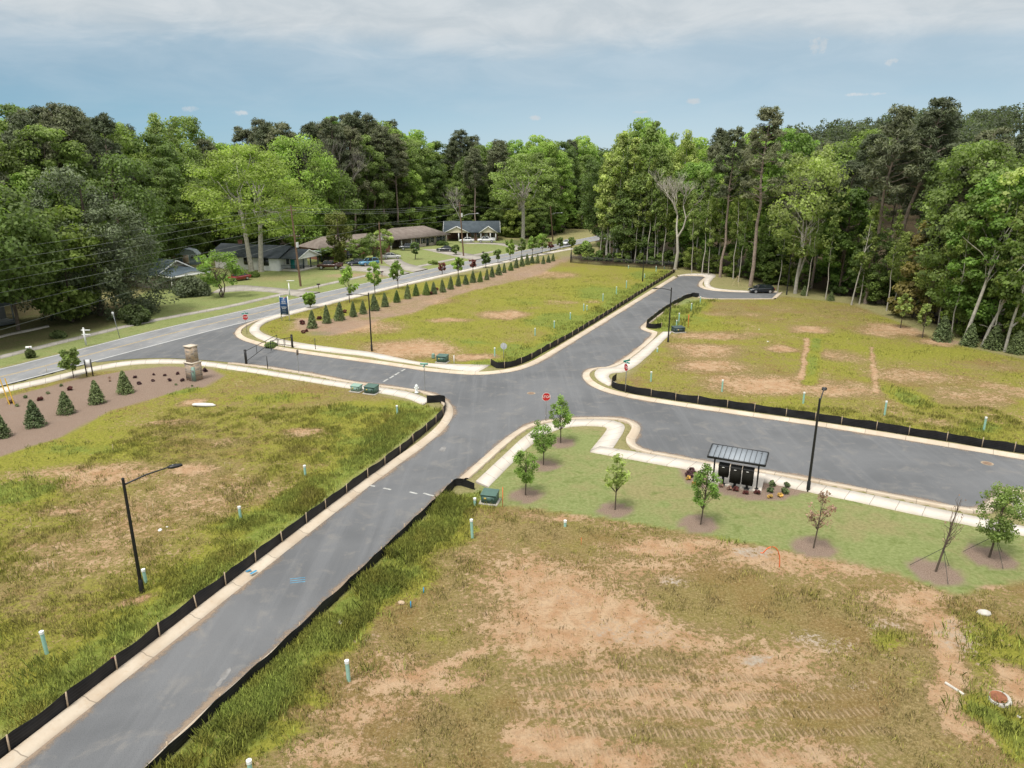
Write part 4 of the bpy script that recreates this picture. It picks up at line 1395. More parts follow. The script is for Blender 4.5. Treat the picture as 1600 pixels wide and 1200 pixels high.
# sanitary manhole riser
c = at(1562, 1093)
r = thing('manhole', 'white concrete manhole riser with a rusty round lid in the grass', 'manhole', (c[0], c[1], gz(*c)))
r.rotation_euler = (.12, -.1, 0)
MB().tube([(0, 0, -.2), (0, 0, .1), (0, 0, .16)], [.45, .43, .4], 28).build('riser', mat('weathered_concrete', (.42, .4, .36), .9, .15, 4), r, True)
MB().tube([(-.04, .05, .16), (-.04, .05, .185)], [.32, .32], 24).tube([(-.04, .05, .185), (-.04, .05, .2)], [.25, .24], 24).build('lid', mat('rusty_iron', (.22, .085, .04), .85, .35, 5, bump=.4), r)
o = MB().tube([(-.3, .3, .03), (.3, -.25, .02)], .06, 10).build('drain_pipe', M_STONE, None, True)
c = at(1492, 1076)
o.location = (c[0], c[1], gz(*c))
o.rotation_euler[2] = -.35
tag(o, 'pale pipe lying in the eroded clay at the lower right', 'pipe')
for px, py, r_, lab in ((1542.5, 724, .42, 'iron manhole cover in the road near the right edge of view'), (830, 614.5, .42, 'iron manhole cover in the middle of the crossroads')):
    c = at(px, py, PZ)
    root = thing('manhole_cover', lab, 'manhole', (c[0], c[1], PZ))
    MB().tube([(0, 0, -.02), (0, 0, .012)], r_, 24).build('frame', mat('stained_ring', (.3, .235, .165), .9, .2, 4), root)
    MB().tube([(0, 0, .0), (0, 0, .02)], r_ * .72, 24).build('lid', mat('cover_iron', (.2, .13, .085), .8, .3, 5), root)

# ------------------------------------------------------------------ letterbox shelter
A, B_ = np.array(at(1114, 752, WZ)), np.array(at(1182, 764, WZ))
ux = (B_ - A) / np.hypot(*(B_ - A))
uy = np.array([-ux[1], ux[0]])                              # away from the viewer, towards the road
wl = float(np.hypot(*(B_ - A)))
ang = math.atan2(ux[1], ux[0])
zf = atz(1115, 713, A[1])[1]
root = thing('letterbox_shelter', 'black steel letterbox shelter with a ribbed grey metal roof', 'shelter', (A[0], A[1], WZ), ang)
hf = zf - WZ
M_ROOFM = mat('standing_seam_metal', (.26, .29, .32), .6, .06, 2, metal=.1)
dep = 1.25
for x0 in (0, wl):
    p = MB().box((x0, .0, hf / 2), (.1, .1, hf))
    p.box((x0, 0, .015), (.24, .24, .03))
    p.build('post', M_BLACK, root)
    MB().bar((x0, -.35, hf + .0), (x0, dep - .3, hf + .34), .08, .12).bar((x0, .0, hf - .55), (x0, .62, hf + .06), .06).build('bracket', M_BLACK, root)
x0, x1 = -.42, wl + .42
rise = .19
ya, yb = -.45, dep - .1


def rz_(y):
    return hf + .1 + rise * (y + .45)


rb = MB()
rb.add([(x0, ya, rz_(ya)), (x1, ya, rz_(ya)), (x1, yb, rz_(yb)), (x0, yb, rz_(yb)), (x0, ya, rz_(ya) + .03), (x1, ya, rz_(ya) + .03), (x1, yb, rz_(yb) + .03), (x0, yb, rz_(yb) + .03)],
       [(3, 2, 1, 0), (4, 5, 6, 7), (0, 1, 5, 4), (1, 2, 6, 5), (2, 3, 7, 6), (3, 0, 4, 7)])
rf_ = rb.build('roof', M_ROOFM, root)
sm = MB()
for k in range(12):
    xx = x0 + .02 + (x1 - x0 - .04) * k / 11
    sm.bar((xx, ya, rz_(ya) + .055), (xx, yb, rz_(yb) + .055), .025, .05)
sm.build('seams', mat('seam_metal', (.05, .055, .06), .4), rf_)
MB().bar((x0 - .02, ya - .03, rz_(ya) - .02), (x1 + .02, ya - .03, rz_(ya) - .02), .05, .15).bar((x0 - .02, yb + .03, rz_(yb)), (x1 + .02, yb + .03, rz_(yb)), .05, .12).bar((x0 - .03, ya, rz_(ya) - .02), (x0 - .03, yb, rz_(yb) - .02), .05, .12).bar((x1 + .03, ya, rz_(ya) - .02), (x1 + .03, yb, rz_(yb) - .02), .05, .12).build('fascia', M_BLACK, root)
for i, (px, py, w, h, z0, lab) in enumerate(((1129, 756, .68, .78, .62, 'black parcel letterbox unit under the shelter roof, shortest and leftmost'), (1147.5, 760.5, .72, 1.08, .34, 'black letterbox unit in the middle under the shelter roof'),
                                             (1166.5, 763.5, .72, 1.08, .34, 'black letterbox unit under the shelter roof, nearest its right post'))):
    c = at(px, py, WZ)
    r = thing('letterbox_unit', lab, 'letterbox', (c[0], c[1], WZ), ang, 'black letterbox units under the shelter')
    MB().box((0, 0, z0 / 2 + .02), (.16, .16, z0)).box((0, 0, .01), (.34, .34, .03)).build('pedestal', M_BLACK, r)
    MB().box((0, 0, z0 + h / 2), (w, .46, h)).build('cabinet', mat('black_box_paint', (.014, .013, .01), .85, .2, 5, spec=.2), r)
    lid = MB()
    lid.prism([(-w / 2 - .02, -.25), (w / 2 + .02, -.25), (w / 2 + .02, .25), (-w / 2 - .02, .25)], z0 + h, [z0 + h + .01, z0 + h + .01, z0 + h + .11, z0 + h + .11])
    lid.build('hood', mat('black_hood_paint', (.03, .03, .03), .8, spec=.2), r)
    MB().box((-.02, -.238, z0 + h * .9), (.15, .02, .045)).build('label_plate', M_WHITE, r)
    for kx in range(2):
        for kz in range(3 if h < .9 else 5):
            MB().box((-w * .24 + kx * w * .48, .236, z0 + .1 + (h - .2) * (kz + .5) / (3 if h < .9 else 5)), (w * .44, .012, (h - .24) / (3 if h < .9 else 5))).build('door', M_BLACK, r)


# ------------------------------------------------------------------ signs
M_RED = mat('sign_red', (.5, .018, .02), .45, .06)
M_SGREEN = mat('street_sign_green', (.02, .26, .19), .45, .06)
M_ALU = mat('sign_back_aluminium', (.5, .51, .51), .45, .06)


def text(parent, body, size, loc, rot, m, name='lettering', ext=.002):
    cu = bpy.data.curves.new(name, 'FONT')
    cu.body = body
    cu.size = size
    cu.align_x = 'CENTER'
    cu.align_y = 'CENTER'
    cu.extrude = ext
    cu.materials.append(m)
    t_ = bpy.data.objects.new(name, cu)
    me_ = bpy.data.meshes.new_from_object(t_)
    me_.materials.clear()
    me_.materials.append(m)
    bpy.data.objects.remove(t_)
    o = bpy.data.objects.new(name, me_)
    COL.objects.link(o)
    o.parent = parent
    o.location = loc
    o.rotation_euler = rot
    return o


def octagon(b, c, r, th, y):
    P = [(c[0] + r * math.cos(math.pi / 8 + k * math.pi / 4), c[1] + r * math.sin(math.pi / 8 + k * math.pi / 4)) for k in range(8)]
    V = [(x, y, z) for x, z in P] + [(x, y + th, z) for x, z in P]
    b.add(V, [tuple(range(8))])
    b.add(V, [tuple(range(15, 7, -1))])
    b.add(V, [(i + 8, (i + 1) % 8 + 8, (i + 1) % 8, i) for i in range(8)])
    return b


def stop_sign(px, py, zc_py, rz, lab, blades=True, r=.4):
    """rz: which way the red face looks (0 = towards -Y)"""
    c = at(px, py)
    _, zc = atz(px, zc_py, c[1])
    zc -= LOT
    root = thing('stop_sign', lab, 'stop sign', (c[0], c[1], gz(*c)), rz, 'stop signs')
    top = zc + (.62 if blades else .36)
    MB().bar((0, 0, -.1), (0, 0, top), .06, .05).build('post', M_GALV, root)
    pl = octagon(MB(), (0, zc), r, .006, -.045).build('plate', M_ALU, root)
    octagon(MB(), (0, zc), r - .001, .004, -.050).build('white_rim', M_WHITE, pl)
    octagon(MB(), (0, zc), r * .93, .004, -.055).build('red_face', M_RED, pl)
    text(root, 'STOP', r * .78, (0, -.058, zc), (math.pi / 2, 0, 0), M_WHITE)
    if blades:
        for k, a in ((0, .2), (1, 1.75)):
            q = MB().box((0, 0, zc + .5 + k * .17), (.85, .012, .15), a)
            q.build('street_blade', M_SGREEN, root)
    return root


stop_sign(386, 521, 495, .35, 'red stop sign with green street blades at the main road corner')
stop_sign(853, 656, 618.5, .1, 'red stop sign facing the viewer beside the park saplings', blades=False)
stop_sign(787, 567, 540, 2.9, 'back of a grey stop sign behind the far silt fence corner', blades=False)
stop_sign(977, 613, 573, -1.2, 'stop sign seen nearly edge on with a green blade at the right-hand corner')
c = at(664, 609.5)
_, zt = atz(663, 569, c[1])
r = thing('street_name_sign', 'pale green street name blades on a thin pole by the white hydrant', 'street sign', (c[0], c[1], LOT), .2)
MB().tube([(0, 0, -.1), (0, 0, zt - LOT)], .032, 8).build('post', M_GALV, r)
for k, a in ((0, -.25), (1, 1.2)):
    MB().box((0, 0, zt - LOT + .02 - k * .2), (.8, .014, .17), a).build('street_blade', mat('faded_sign_green', (.16, .42, .33), .5), r)
c = at(467, 582)
_, zt = atz(463, 547, c[1])
r = thing('road_sign', 'thin roadside sign seen edge on beside the entrance road', 'road sign', (c[0], c[1], LOT), 1.35)
MB().tube([(0, 0, -.1), (0, 0, zt - LOT)], .03, 8).build('post', M_GALV, r)
MB().box((0, -.04, zt - LOT - .25), (.45, .012, .6)).build('plate', mat('sign_brown_grey', (.2, .16, .13), .6), r)
c = at(651, 613.5)
r = thing('fire_hydrant', 'white fire hydrant by the street name pole at the crossroads', 'fire hydrant', (c[0], c[1], LOT))
MB().tube([(0, 0, 0), (0, 0, .06), (0, 0, .08), (0, 0, .62), (0, 0, .66)], [.2, .2, .14, .13, .17], 14).build('barrel', M_CAP, r, True)
MB().ball((0, 0, .68), (.15, .15, .16)).cyl((0, 0, .82), .035, .06, 6).build('bonnet', M_CAP, r, True)
for d in ((1, 0), (-1, 0), (0, -1)):
    MB().tube([(0, 0, .48), (d[0] * .22, d[1] * .22, .48)], .075, 10).build('outlet', M_CAP, r, True)

# development sign: dark blue panel on two white posts, angled towards the main road
A, B_ = np.array(at(440, 501)), np.array(at(452.3, 501.2))
_, ztl = atz(435.5, 464, A[1])
_, ztr = atz(448.5, 464.5, B_[1])
_, zbl = atz(439.5, 491.5, A[1])
w = float(np.hypot(*(B_ - A)))
an = math.atan2(B_[1] - A[1], B_[0] - A[0])
r = thing('development_sign', 'tall dark blue development sign on white posts at the entrance corner', 'sign', (A[0], A[1], LOT), an)
H0, H1 = zbl - LOT, ztl - LOT
for x in (0, w):
    MB().box((x, .06, (H1 + .1) / 2), (.12, .12, H1 + .1)).box((x, .06, H1 + .12), (.15, .15, .05), top=.5).build('post', M_WHITE, r)
pn = MB().box((w / 2 - .04, -.03, (H0 + H1) / 2), (w - .04, .04, H1 - H0)).build('panel', mat('navy_sign_panel', (.008, .05, .15), .4, .1, 2), r)
fx, fy = w / 2 - .04, -.056
hh = H1 - H0
MB().box((fx - .18, fy, H1 - .06), (w * .6, .006, .05)).box((fx + .12, fy, H1 - .22), (.09, .006, .22)).build('emblem_bar', mat('sign_pale_blue', (.55, .65, .75), .5), pn)
MB().box((fx + .22, fy - .004, H1 - .08), (.3, .006, .1)).build('emblem_roof', mat('sign_coral', (.6, .25, .22), .5), pn)
for t, s, z in (('NEW', .27, .27), ('HOMES', .24, .36), ('COMING', .2, .57), ('SOON', .2, .655)):
    text(pn, t, s, (fx, fy, H1 - hh * z), (math.pi / 2, 0, 0), M_WHITE)
for z, q in ((.17, .55), (.79, .55), (.92, .5)):
    MB().box((fx, fy, H1 - hh * z), (w * q, .006, .03)).build('fine_print_line', MATS['sign_pale_blue'], pn)


# estate agent posts
def yard_post(px, py, top, lab, arms, rz=0.0):
    c = at(px, py)
    _, zt = atz(px, top, c[1])
    h = zt - LOT
    r = thing('yard_post', lab, 'sign post', (c[0], c[1], LOT - .05), rz)
    MB().box((0, 0, h / 2), (.16, .16, h)).box((0, 0, h + .04), (.2, .2, .08), top=.3).build('post', M_WHITE, r)
    for z, l in arms:
        MB().box((l / 2 - .15, 0, z), (l + .3, .09, .12)).build('arm', M_WHITE, r)
    return r


yard_post(134.5, 538.5, 512, 'white yard post with two short arms on the verge under the dark trees', ((1.9, .8), (1.35, .75)))
yard_post(452.8, 463, 442, 'white yard post with one arm at the driveway behind the blue sign', ((2.75, 1.0),))
# bulletin board
A, B_ = np.array(at(136, 588)), np.array(at(145.5, 587.5))
_, zt = atz(132.5, 562, A[1])
w = float(np.hypot(*(B_ - A)))
an = math.atan2(B_[1] - A[1], B_[0] - A[0])
r = thing('notice_board', 'white notice board on two black posts at the mulched bed', 'notice board', (A[0], A[1], LOT), an)
for x in (0, w):
    MB().box((x, 0, (zt - LOT) / 2), (.1, .1, zt - LOT)).build('post', M_BLACK, r)
MB().box((w / 2, .01, zt - LOT - .42), (w - .08, .04, .8)).build('board', M_WHITE, r)
c = at(187, 527)
_, zt = atz(181, 487, c[1])
r = thing('grey_sign_post', 'slim grey leaning sign post on the verge by the magnolia', 'sign post', (c[0], c[1], LOT))  # plain grey sign post with a small plate
MB().bar((0, 0, -.1), (-.4, 0, zt - LOT), .07, .05).build('post', M_GALV, r)
MB().box((-.38, -.04, zt - LOT - .25), (.3, .015, .45)).build('plate', M_ALU, r)


def roadside_mailbox(px, py, top, lab, m, rz):
    c = at(px, py)
    _, zt = atz(px, top, c[1])
    h = max(zt - LOT, .95)
    r = thing('roadside_mailbox', lab, 'mailbox', (c[0], c[1], LOT), rz)
    MB().box((0, 0, (h - .22) / 2), (.1, .1, h - .22)).build('post', M_POLE, r)
    b = MB()
    V, F = [], []
    for x in (-.3, .3):
        for k in range(7):
            a = math.pi * k / 6
            V.append((x, .14 * math.cos(a), h - .14 + .14 * math.sin(a)))
        V += [(x, -.14, h - .26), (x, .14, h - .26)]
    n = 9
    b.add(V, [tuple(range(n))[::-1]])
    b.add(V, [tuple(range(n, 2 * n))])
    b.add(V, [(i, (i + 1) % n, n + (i + 1) % n, n + i) for i in range(n)])
    b.build('box', m, r)
    MB().box((.1, -.16, h - .08), (.04, .02, .16)).build('flag', M_RED, r)


roadside_mailbox(47.5, 556, 541, 'white roadside mailbox on a shrubby post at the far left verge', M_WHITE, .4)
roadside_mailbox(498, 451, 443.5, 'black roadside mailbox on the verge beside the transformer pole', M_BLACK, .6)
roadside_mailbox(597, 432, 423.5, 'dark roadside mailbox by the driveway of the parked cars', M_BLACK, .6)
roadside_mailbox(755, 399, 394, 'small dark mailbox at the far driveway past the lamp arm pole', M_BLACK, .6)

# stone entrance pillar
c = at(304.5, 592.5)
_, zt = atz(300, 541, c[1])
_, zm = atz(302, 566, c[1])
r = thing('stone_pillar', 'tall stone entrance pillar with a narrower upper shaft at the mulched bed', 'pillar', (c[0], c[1], LOT - .02), -.5)
m = bpy.data.materials.new('ledge_stone')
m.use_nodes = True
g = NG(m.node_tree)
tc = g.n('ShaderNodeTexCoord').outputs['Object']
x, y, z = g.sep(tc)
uv = g.comb(g.math('ADD', x, y), z, 0.0)
br = g.n('ShaderNodeTexBrick', {'Vector': uv, 'Scale': 2.0, 'Mortar Size': .03, 'Mortar Smooth': .1, 'Color1': (.5, .35, .22, 1), 'Color2': (.16, .13, .115, 1), 'Mortar': (.5, .46, .4, 1), 'Brick Width': .85, 'Row Height': .42})
br.offset = .4
br.squash = 1.3
cc = g.mix(g.step(g.noise(tc, 7, 4, .6), .3, .7), br.outputs[0], g.mix(.5, br.outputs[0], (.48, .42, .36)))
p = g.n('ShaderNodeBsdfPrincipled', {'Base Color': cc, 'Roughness': .9})
bb = g.n('ShaderNodeBump', {'Strength': .7, 'Distance': .04, 'Height': g.math('ADD', br.outputs['Fac'], g.noise(tc, 9, 3))})
bb.invert = True
g.nt.links.new(bb.outputs[0], p.inputs['Normal'])
g.nt.links.new(p.outputs[0], g.n('ShaderNodeOutputMaterial').inputs[0])
M_LEDGE = m
M_CAPST = mat('cap_stone', (.6, .52, .42), .8, .1, 3)
zt, zm = zt - LOT, zm - LOT
MB().box((0, 0, zm / 2), (1.15, 1.15, zm)).build('base', M_LEDGE, r)
MB().box((0, 0, zm + .05), (1.28, 1.28, .1)).build('ledge', M_CAPST, r)
MB().box((0, 0, (zm + .1 + zt) / 2), (.86, .86, zt - zm - .1)).build('shaft', M_LEDGE, r)
MB().box((0, 0, zt + .06), (1.02, 1.02, .12)).build('cap', M_CAPST, r)
c2 = at(304, 595.5)
r = thing('meter_pedestal', 'grey green meter pedestal in front of the stone pillar', 'utility box', (c2[0], c2[1], LOT))
MB().box((0, 0, .75), (.28, .2, 1.5)).build('cabinet', M_GREENL, r)
MB().tube([(.0, -.12, 1.1), (0, -.2, 1.1)], .1, 12).build('meter', M_GALV, r)
MB().tube([(-.25, 0, 0), (-.25, 0, .9)], .04, 8).build('conduit', M_GALV, r)

# entrance swing barriers
c = np.array(at(385, 568.5))
e = np.array(at(420.3, 545.5))


def barrier(base, tip, lab, hpost, htop, hlow, leg=True):
    base, tip = np.array(base), np.array(tip)
    ln = float(np.hypot(*(tip - base)))
    r = thing('swing_barrier', lab, 'gate', (base[0], base[1], LOT), math.atan2(*(tip - base)[::-1]), 'black swing barriers of the entrance road')
    MB().box((0, 0, hpost / 2), (.2, .2, hpost)).box((0, 0, hpost + .03), (.24, .24, .06), top=.6).build('post', M_BLACK, r)
    lf = MB()
    lf.tube([(.15, 0, htop), (ln, 0, htop * .97)], .035, 8)
    lf.tube([(.15, 0, hlow), (ln, 0, htop * .72)], .035, 8)
    for t in (.33, .62):
        lf.tube([(ln * t, 0, htop * .985), (ln * t, 0, hlow + (htop * .72 - hlow) * t)], .03, 8)
    lf.build('leaf', M_BLACK, r)
    if leg:
        MB().tube([(ln, 0, htop), (ln, 0, .02)], .04, 8).build('drop_leg', M_BLACK, r)
    return r


barrier(c, e + np.array((.6, 1.5)), 'black swing barrier closing the left half of the entrance road', 1.6, 1.45, .3)
barrier(at(457, 542.5), at(424, 548), 'black swing barrier folded along the far kerb of the entrance road', 1.55, 1.25, .25)
post_thing('barrier_catch_post', 'slim black catch post at the near kerb of the entrance road', 'post', 418.5, 576, 556, .05, M_BLACK)
post_thing('barrier_catch_post', 'slim black catch post on the grass right of the far barrier', 'post', 493, 546, 528, .05, M_BLACK)
post_thing('barrier_catch_post', 'slim black catch post just left of the far barrier hinge', 'post', 444.5, 543, 530, .04, M_BLACK)


# ------------------------------------------------------------------ vehicles
M_TYRE = mat('tyre_rubber', (.012, .012, .012), .8, .1)
M_RIM = mat('alloy_rim', (.5, .5, .5), .35, .1, 3, metal=.6)
M_GLASS = mat('car_glass', (.02, .026, .03), .08, .1, 1, spec=.8)
M_HEAD = mat('headlight_lens', (.75, .76, .76), .15, .05)
M_TAIL = mat('tail_light_lens', (.4, .02, .02), .25, .05)


def loft(b, secs):
    """secs: (x, half width, z0, z1, roundness)"""
    V, F = [], []
    n = 10
    for x, w, z0, z1, wt in secs:
        zc = (z0 + z1) / 2
        ring = [(-w * .92, z0), (-w, z0 + .12 * (z1 - z0)), (-w, z0 + .62 * (z1 - z0)), (-w * (.5 + .5 * wt), z1 - .06 * (z1 - z0)), (-w * wt * .8, z1),
                (w * wt * .8, z1), (w * (.5 + .5 * wt), z1 - .06 * (z1 - z0)), (w, z0 + .62 * (z1 - z0)), (w, z0 + .12 * (z1 - z0)), (w * .92, z0)]
        V += [(x, y, z) for y, z in ring]
    m = len(secs)
    for i in range(m - 1):
        for k in range(n):
            F.append((i * n + k, i * n + (k + 1) % n, (i + 1) * n + (k + 1) % n, (i + 1) * n + k))
    b.add(V, F)
    b.add(V[:n], [tuple(range(n))[::-1]])
    b.add(V[-n:], [tuple(range(n))])
    return b


def car(kind, loc, rz, colour, lab, cname):
    """x axis points forward"""
    paint = mat(cname, colour, .28, .03, 1, spec=.6, coat=.6)
    r = thing({'pickup': 'pickup_truck', 'sedan': 'parked_car', 'hatch': 'parked_car', 'suv': 'parked_car'}[kind], lab, 'pickup truck' if kind == 'pickup' else 'car', (loc[0], loc[1], loc[2]), rz)
    if kind == 'sedan':
        L_, W, H, zs, cab = 4.7, .9, 1.45, .92, [(-1.75, .93), (-1.05, 1.42), (.15, 1.45), (1.1, .95)]
        body = [(-2.35, .72, .38, .8, .8), (-2.25, .84, .3, .95, .85), (-1.6, .9, .24, .98, .9), (0, .9, .22, .94, .92), (1.1, .9, .24, .92, .9), (1.9, .88, .26, .82, .86), (2.25, .8, .3, .74, .82), (2.35, .66, .36, .62, .8)]
    elif kind == 'hatch':
        L_, W, H, zs, cab = 4.3, .88, 1.5, .95, [(-1.95, .98), (-1.55, 1.36), (-.1, 1.5), (.45, 1.44), (1.35, .98)]
        body = [(-2.12, .74, .4, .85, .85), (-2.05, .84, .3, 1.0, .88), (-1.4, .88, .24, 1.0, .92), (0, .88, .22, .98, .92), (1.2, .88, .24, .95, .9), (1.85, .85, .26, .82, .86), (2.12, .78, .3, .72, .82), (2.2, .62, .36, .6, .8)]
    elif kind == 'suv':
        L_, W, H, zs, cab = 4.6, .93, 1.72, 1.05, [(-2.15, 1.08), (-1.9, 1.62), (-.1, 1.72), (.3, 1.66), (1.05, 1.08)]
        body = [(-2.28, .8, .45, 1.0, .88), (-2.2, .9, .36, 1.08, .9), (0, .93, .3, 1.08, .93), (1.1, .93, .3, 1.05, .92), (1.95, .9, .34, .98, .88), (2.25, .82, .38, .88, .84), (2.32, .7, .44, .74, .8)]
    else:
        L_, W, H, zs, cab = 5.5, .98, 1.85, 1.12, [(-.75, 1.14), (-.5, 1.76), (.7, 1.85), (1.0, 1.8), (1.6, 1.16)]
        body = [(-2.72, .9, .55, 1.02, .95), (-2.66, .97, .48, 1.1, .95), (-.7, .98, .42, 1.12, .95), (0, .98, .4, 1.12, .94), (1.6, .98, .42, 1.12, .92), (2.3, .96, .44, 1.08, .88), (2.66, .88, .48, 1.0, .86), (2.76, .76, .52, .84, .84)]
    loft(MB(), body).build('body', paint, r, True)
    # glasshouse
    gl = MB()
    wb, wt = W * .9, W * .72
    zmax = max(z for x, z in cab)
    V, F = [], []
    for x, z in cab:
        ww = wb + (wt - wb) * (z - zs) / (zmax - zs + 1e-6)
        V += [(x, -ww, z), (x, ww, z)]
    n = len(cab)
    Vb = [(x, -wb, zs - .05) for x, z in cab] + [(x, wb, zs - .05) for x, z in cab]
    gl.add(V, [(2 * i, 2 * i + 1, 2 * i + 3, 2 * i + 2) for i in range(n - 1)])
    side = [V[2 * i] for i in range(n)]
    gl.add(side, [tuple(range(n))[::-1]])
    gl.add([V[2 * i + 1] for i in range(n)], [tuple(range(n))])
    gl.build('window', M_GLASS, r)
    # roof skin over the top edges plus pillars
    tops = [(x, z) for x, z in cab if z > zmax - .16]
    rp = MB()
    xs = [t[0] for t in tops]
    q = [(min(xs) - .08, -wt * 1.0), (max(xs) + .1, -wt * 1.0), (max(xs) + .1, wt), (min(xs) - .08, wt)]
    zz = {min(xs): tops[0][1], max(xs): tops[-1][1]}
    rp.prism(q, zmax - .06, [tops[0][1] + .03, tops[-1][1] + .02, tops[-1][1] + .02, tops[0][1] + .03] if len(tops) else zmax)
    rp.build('roof', paint, r)
    pb = MB()
    for s_ in (-1, 1):
        for i in (0, n - 2):
            a, c_ = cab[i], cab[i + 1]
            wa = wb + (wt - wb) * (a[1] - zs) / (zmax - zs)
            wc = wb + (wt - wb) * (c_[1] - zs) / (zmax - zs)
            pb.bar((a[0], s_ * (wa + .005), a[1] - .03), (c_[0], s_ * (wc + .005), c_[1]), .07)
        xm = (cab[0][0] + cab[-1][0]) / 2
        pb.bar((xm, s_ * (wb + .01), zs - .04), (xm, s_ * (wt + .02), zmax - .03), .07)
    pb.build('pillars', paint, r)
    if kind == 'pickup':
        MB().box((-1.72, 0, 1.125), (1.75, 1.6, .04)).build('bed', mat('truck_bed_liner', (.03, .03, .032), .8), r)
        for s_ in (-1, 1):
            MB().box((-1.72, s_ * .9, 1.2), (1.95, .1, .2)).build('bed_side', paint, r)
        MB().box((-2.66, 0, 1.18), (.1, 1.75, .22)).build('tailgate', paint, r)
    rw = .33 if kind in ('sedan', 'hatch') else .39
    for x in (-L_ * .29, L_ * .31):
        for s_ in (-1, 1):
            w_ = MB().tube([(x, s_ * (W - .2), rw), (x, s_ * (W + .015), rw)], rw, 16).build('wheel', M_TYRE, r, False)
            MB().tube([(x, s_ * (W), rw), (x, s_ * (W + .03), rw)], rw * .68, 14).build('rim', M_RIM, w_, False)
    f, bk = body[-2], body[1]
    for s_ in (-1, 1):
        MB().box((f[0] - .06, s_ * f[1] * .78, f[3] - .12), (.26, .32, .13)).build('headlight', M_HEAD, r)
        MB().box((bk[0] + .0, s_ * bk[1] * .86, bk[3] - .2), (.16, .2, .24)).build('tail_light', M_TAIL, r)
        MB().box((cab[-1][0] - .35, s_ * (W + .06), zs + .05), (.12, .16, .1)).build('mirror', paint, r)
    return r


def put_car(kind, pxl, pxr, py, rz, colour, lab, cname, z=None):
    a, b = np.array(at(pxl, py)), np.array(at(pxr, py))
    c = (a + b) / 2
    return car(kind, (c[0], c[1] + .8, z if z is not None else .2), rz, colour, lab, cname)


PI = math.pi
put_car('hatch', 1172, 1212, 457.5, PI + .02, (.006, .010, .016), 'black hatchback parked at the end of the short side street', 'black_blue_paint', PZ)
put_car('pickup', 497, 532, 421, PI - .05, (.06, .012, .008), 'dark red pickup truck parked on the gravel by the white house', 'dark_red_paint')
put_car('sedan', 545, 567, 415, -2.6, (.02, .028, .045), 'dark blue saloon with open fronted parking beside the light blue car', 'dark_blue_paint')
put_car('suv', 566, 585, 415.5, -2.45, (.10, .27, .42), 'light blue car parked beside the bare utility pole', 'light_blue_paint')
put_car('sedan', 598, 624, 405, .25, (.5, .5, .48), 'silver saloon on the driveway of the brick house', 'silver_paint')
put_car('pickup', 622, 657, 391, PI + .1, (.05, .06, .075), 'slate grey pickup parked in the carport of the brown roofed house', 'slate_paint')
put_car('sedan', 683, 707, 393.5, PI, (.008, .014, .022), 'black saloon on the driveway beside the sapling and lamp arm pole', 'night_paint')
put_car('sedan', 717, 741, 379, PI, (.72, .73, .74), 'white saloon in front of the blue roofed house', 'white_car_paint')
put_car('pickup', 747, 773, 379.3, PI, (.74, .75, .76), 'white pickup truck in front of the blue roofed house porch', 'white_truck_paint')
c = at(886, 381.5)
car('sedan', (c[0], c[1], MZ), -2.05, (.74, .75, .76), 'white car driving towards the viewer on the main road', 'white_car_paint')
put_car('sedan', 362, 380, 439, -2.2, (.22, .015, .015), 'bright red car at the end of the driveway by the white house', 'red_paint')
put_car('suv', 541, 556, 403, -2.3, (.012, .016, .026), 'dark vehicle in the shade under the ivy covered trunk', 'shade_blue_paint')


# ------------------------------------------------------------------ houses
def shingle(name, c0, c1):
    if name in MATS:
        return MATS[name]
    m = bpy.data.materials.new(name)
    m.use_nodes = True
    g = NG(m.node_tree)
    tc = g.n('ShaderNodeTexCoord').outputs['Object']
    x, y, z = g.sep(tc)
    n1 = g.noise(tc, .8, 4, .6)
    rows = g.math('FRACT', g.math('MULTIPLY', z, 9.0))
    n2 = g.noise(tc, 9, 3, .7)
    col = g.mix(g.step(n1, .3, .7), c0, c1)
    col = g.mix(g.math('MULTIPLY', g.step(n2, .45, .7), .4), col, tuple(np.array(c0) * .7))
    col = g.mix(g.math('MULTIPLY', g.math('LESS_THAN', rows, .15), .35), col, tuple(np.array(c0) * .5))
    p = g.n('ShaderNodeBsdfPrincipled', {'Base Color': col, 'Roughness': .9})
    g.nt.links.new(p.outputs[0], g.n('ShaderNodeOutputMaterial').inputs[0])
    MATS[name] = m
    return m


def brickmat(name, c0, c1, mortar):
    if name in MATS:
        return MATS[name]
    m = bpy.data.materials.new(name)
    m.use_nodes = True
    g = NG(m.node_tree)
    tc = g.n('ShaderNodeTexCoord').outputs['Object']
    x, y, z = g.sep(tc)
    br = g.n('ShaderNodeTexBrick', {'Vector': g.comb(g.math('ADD', x, y), z, 0.0), 'Scale': 3.5, 'Color1': c0 + (1,), 'Color2': c1 + (1,), 'Mortar': mortar + (1,), 'Mortar Size': .015})
    cc = g.mix(g.math('MULTIPLY', g.step(g.noise(tc, 1.2, 4), .4, .7), .3), br.outputs[0], tuple(np.array(c0) * .75))
    p = g.n('ShaderNodeBsdfPrincipled', {'Base Color': cc, 'Roughness': .9})
    g.nt.links.new(p.outputs[0], g.n('ShaderNodeOutputMaterial').inputs[0])
    MATS[name] = m
    return m


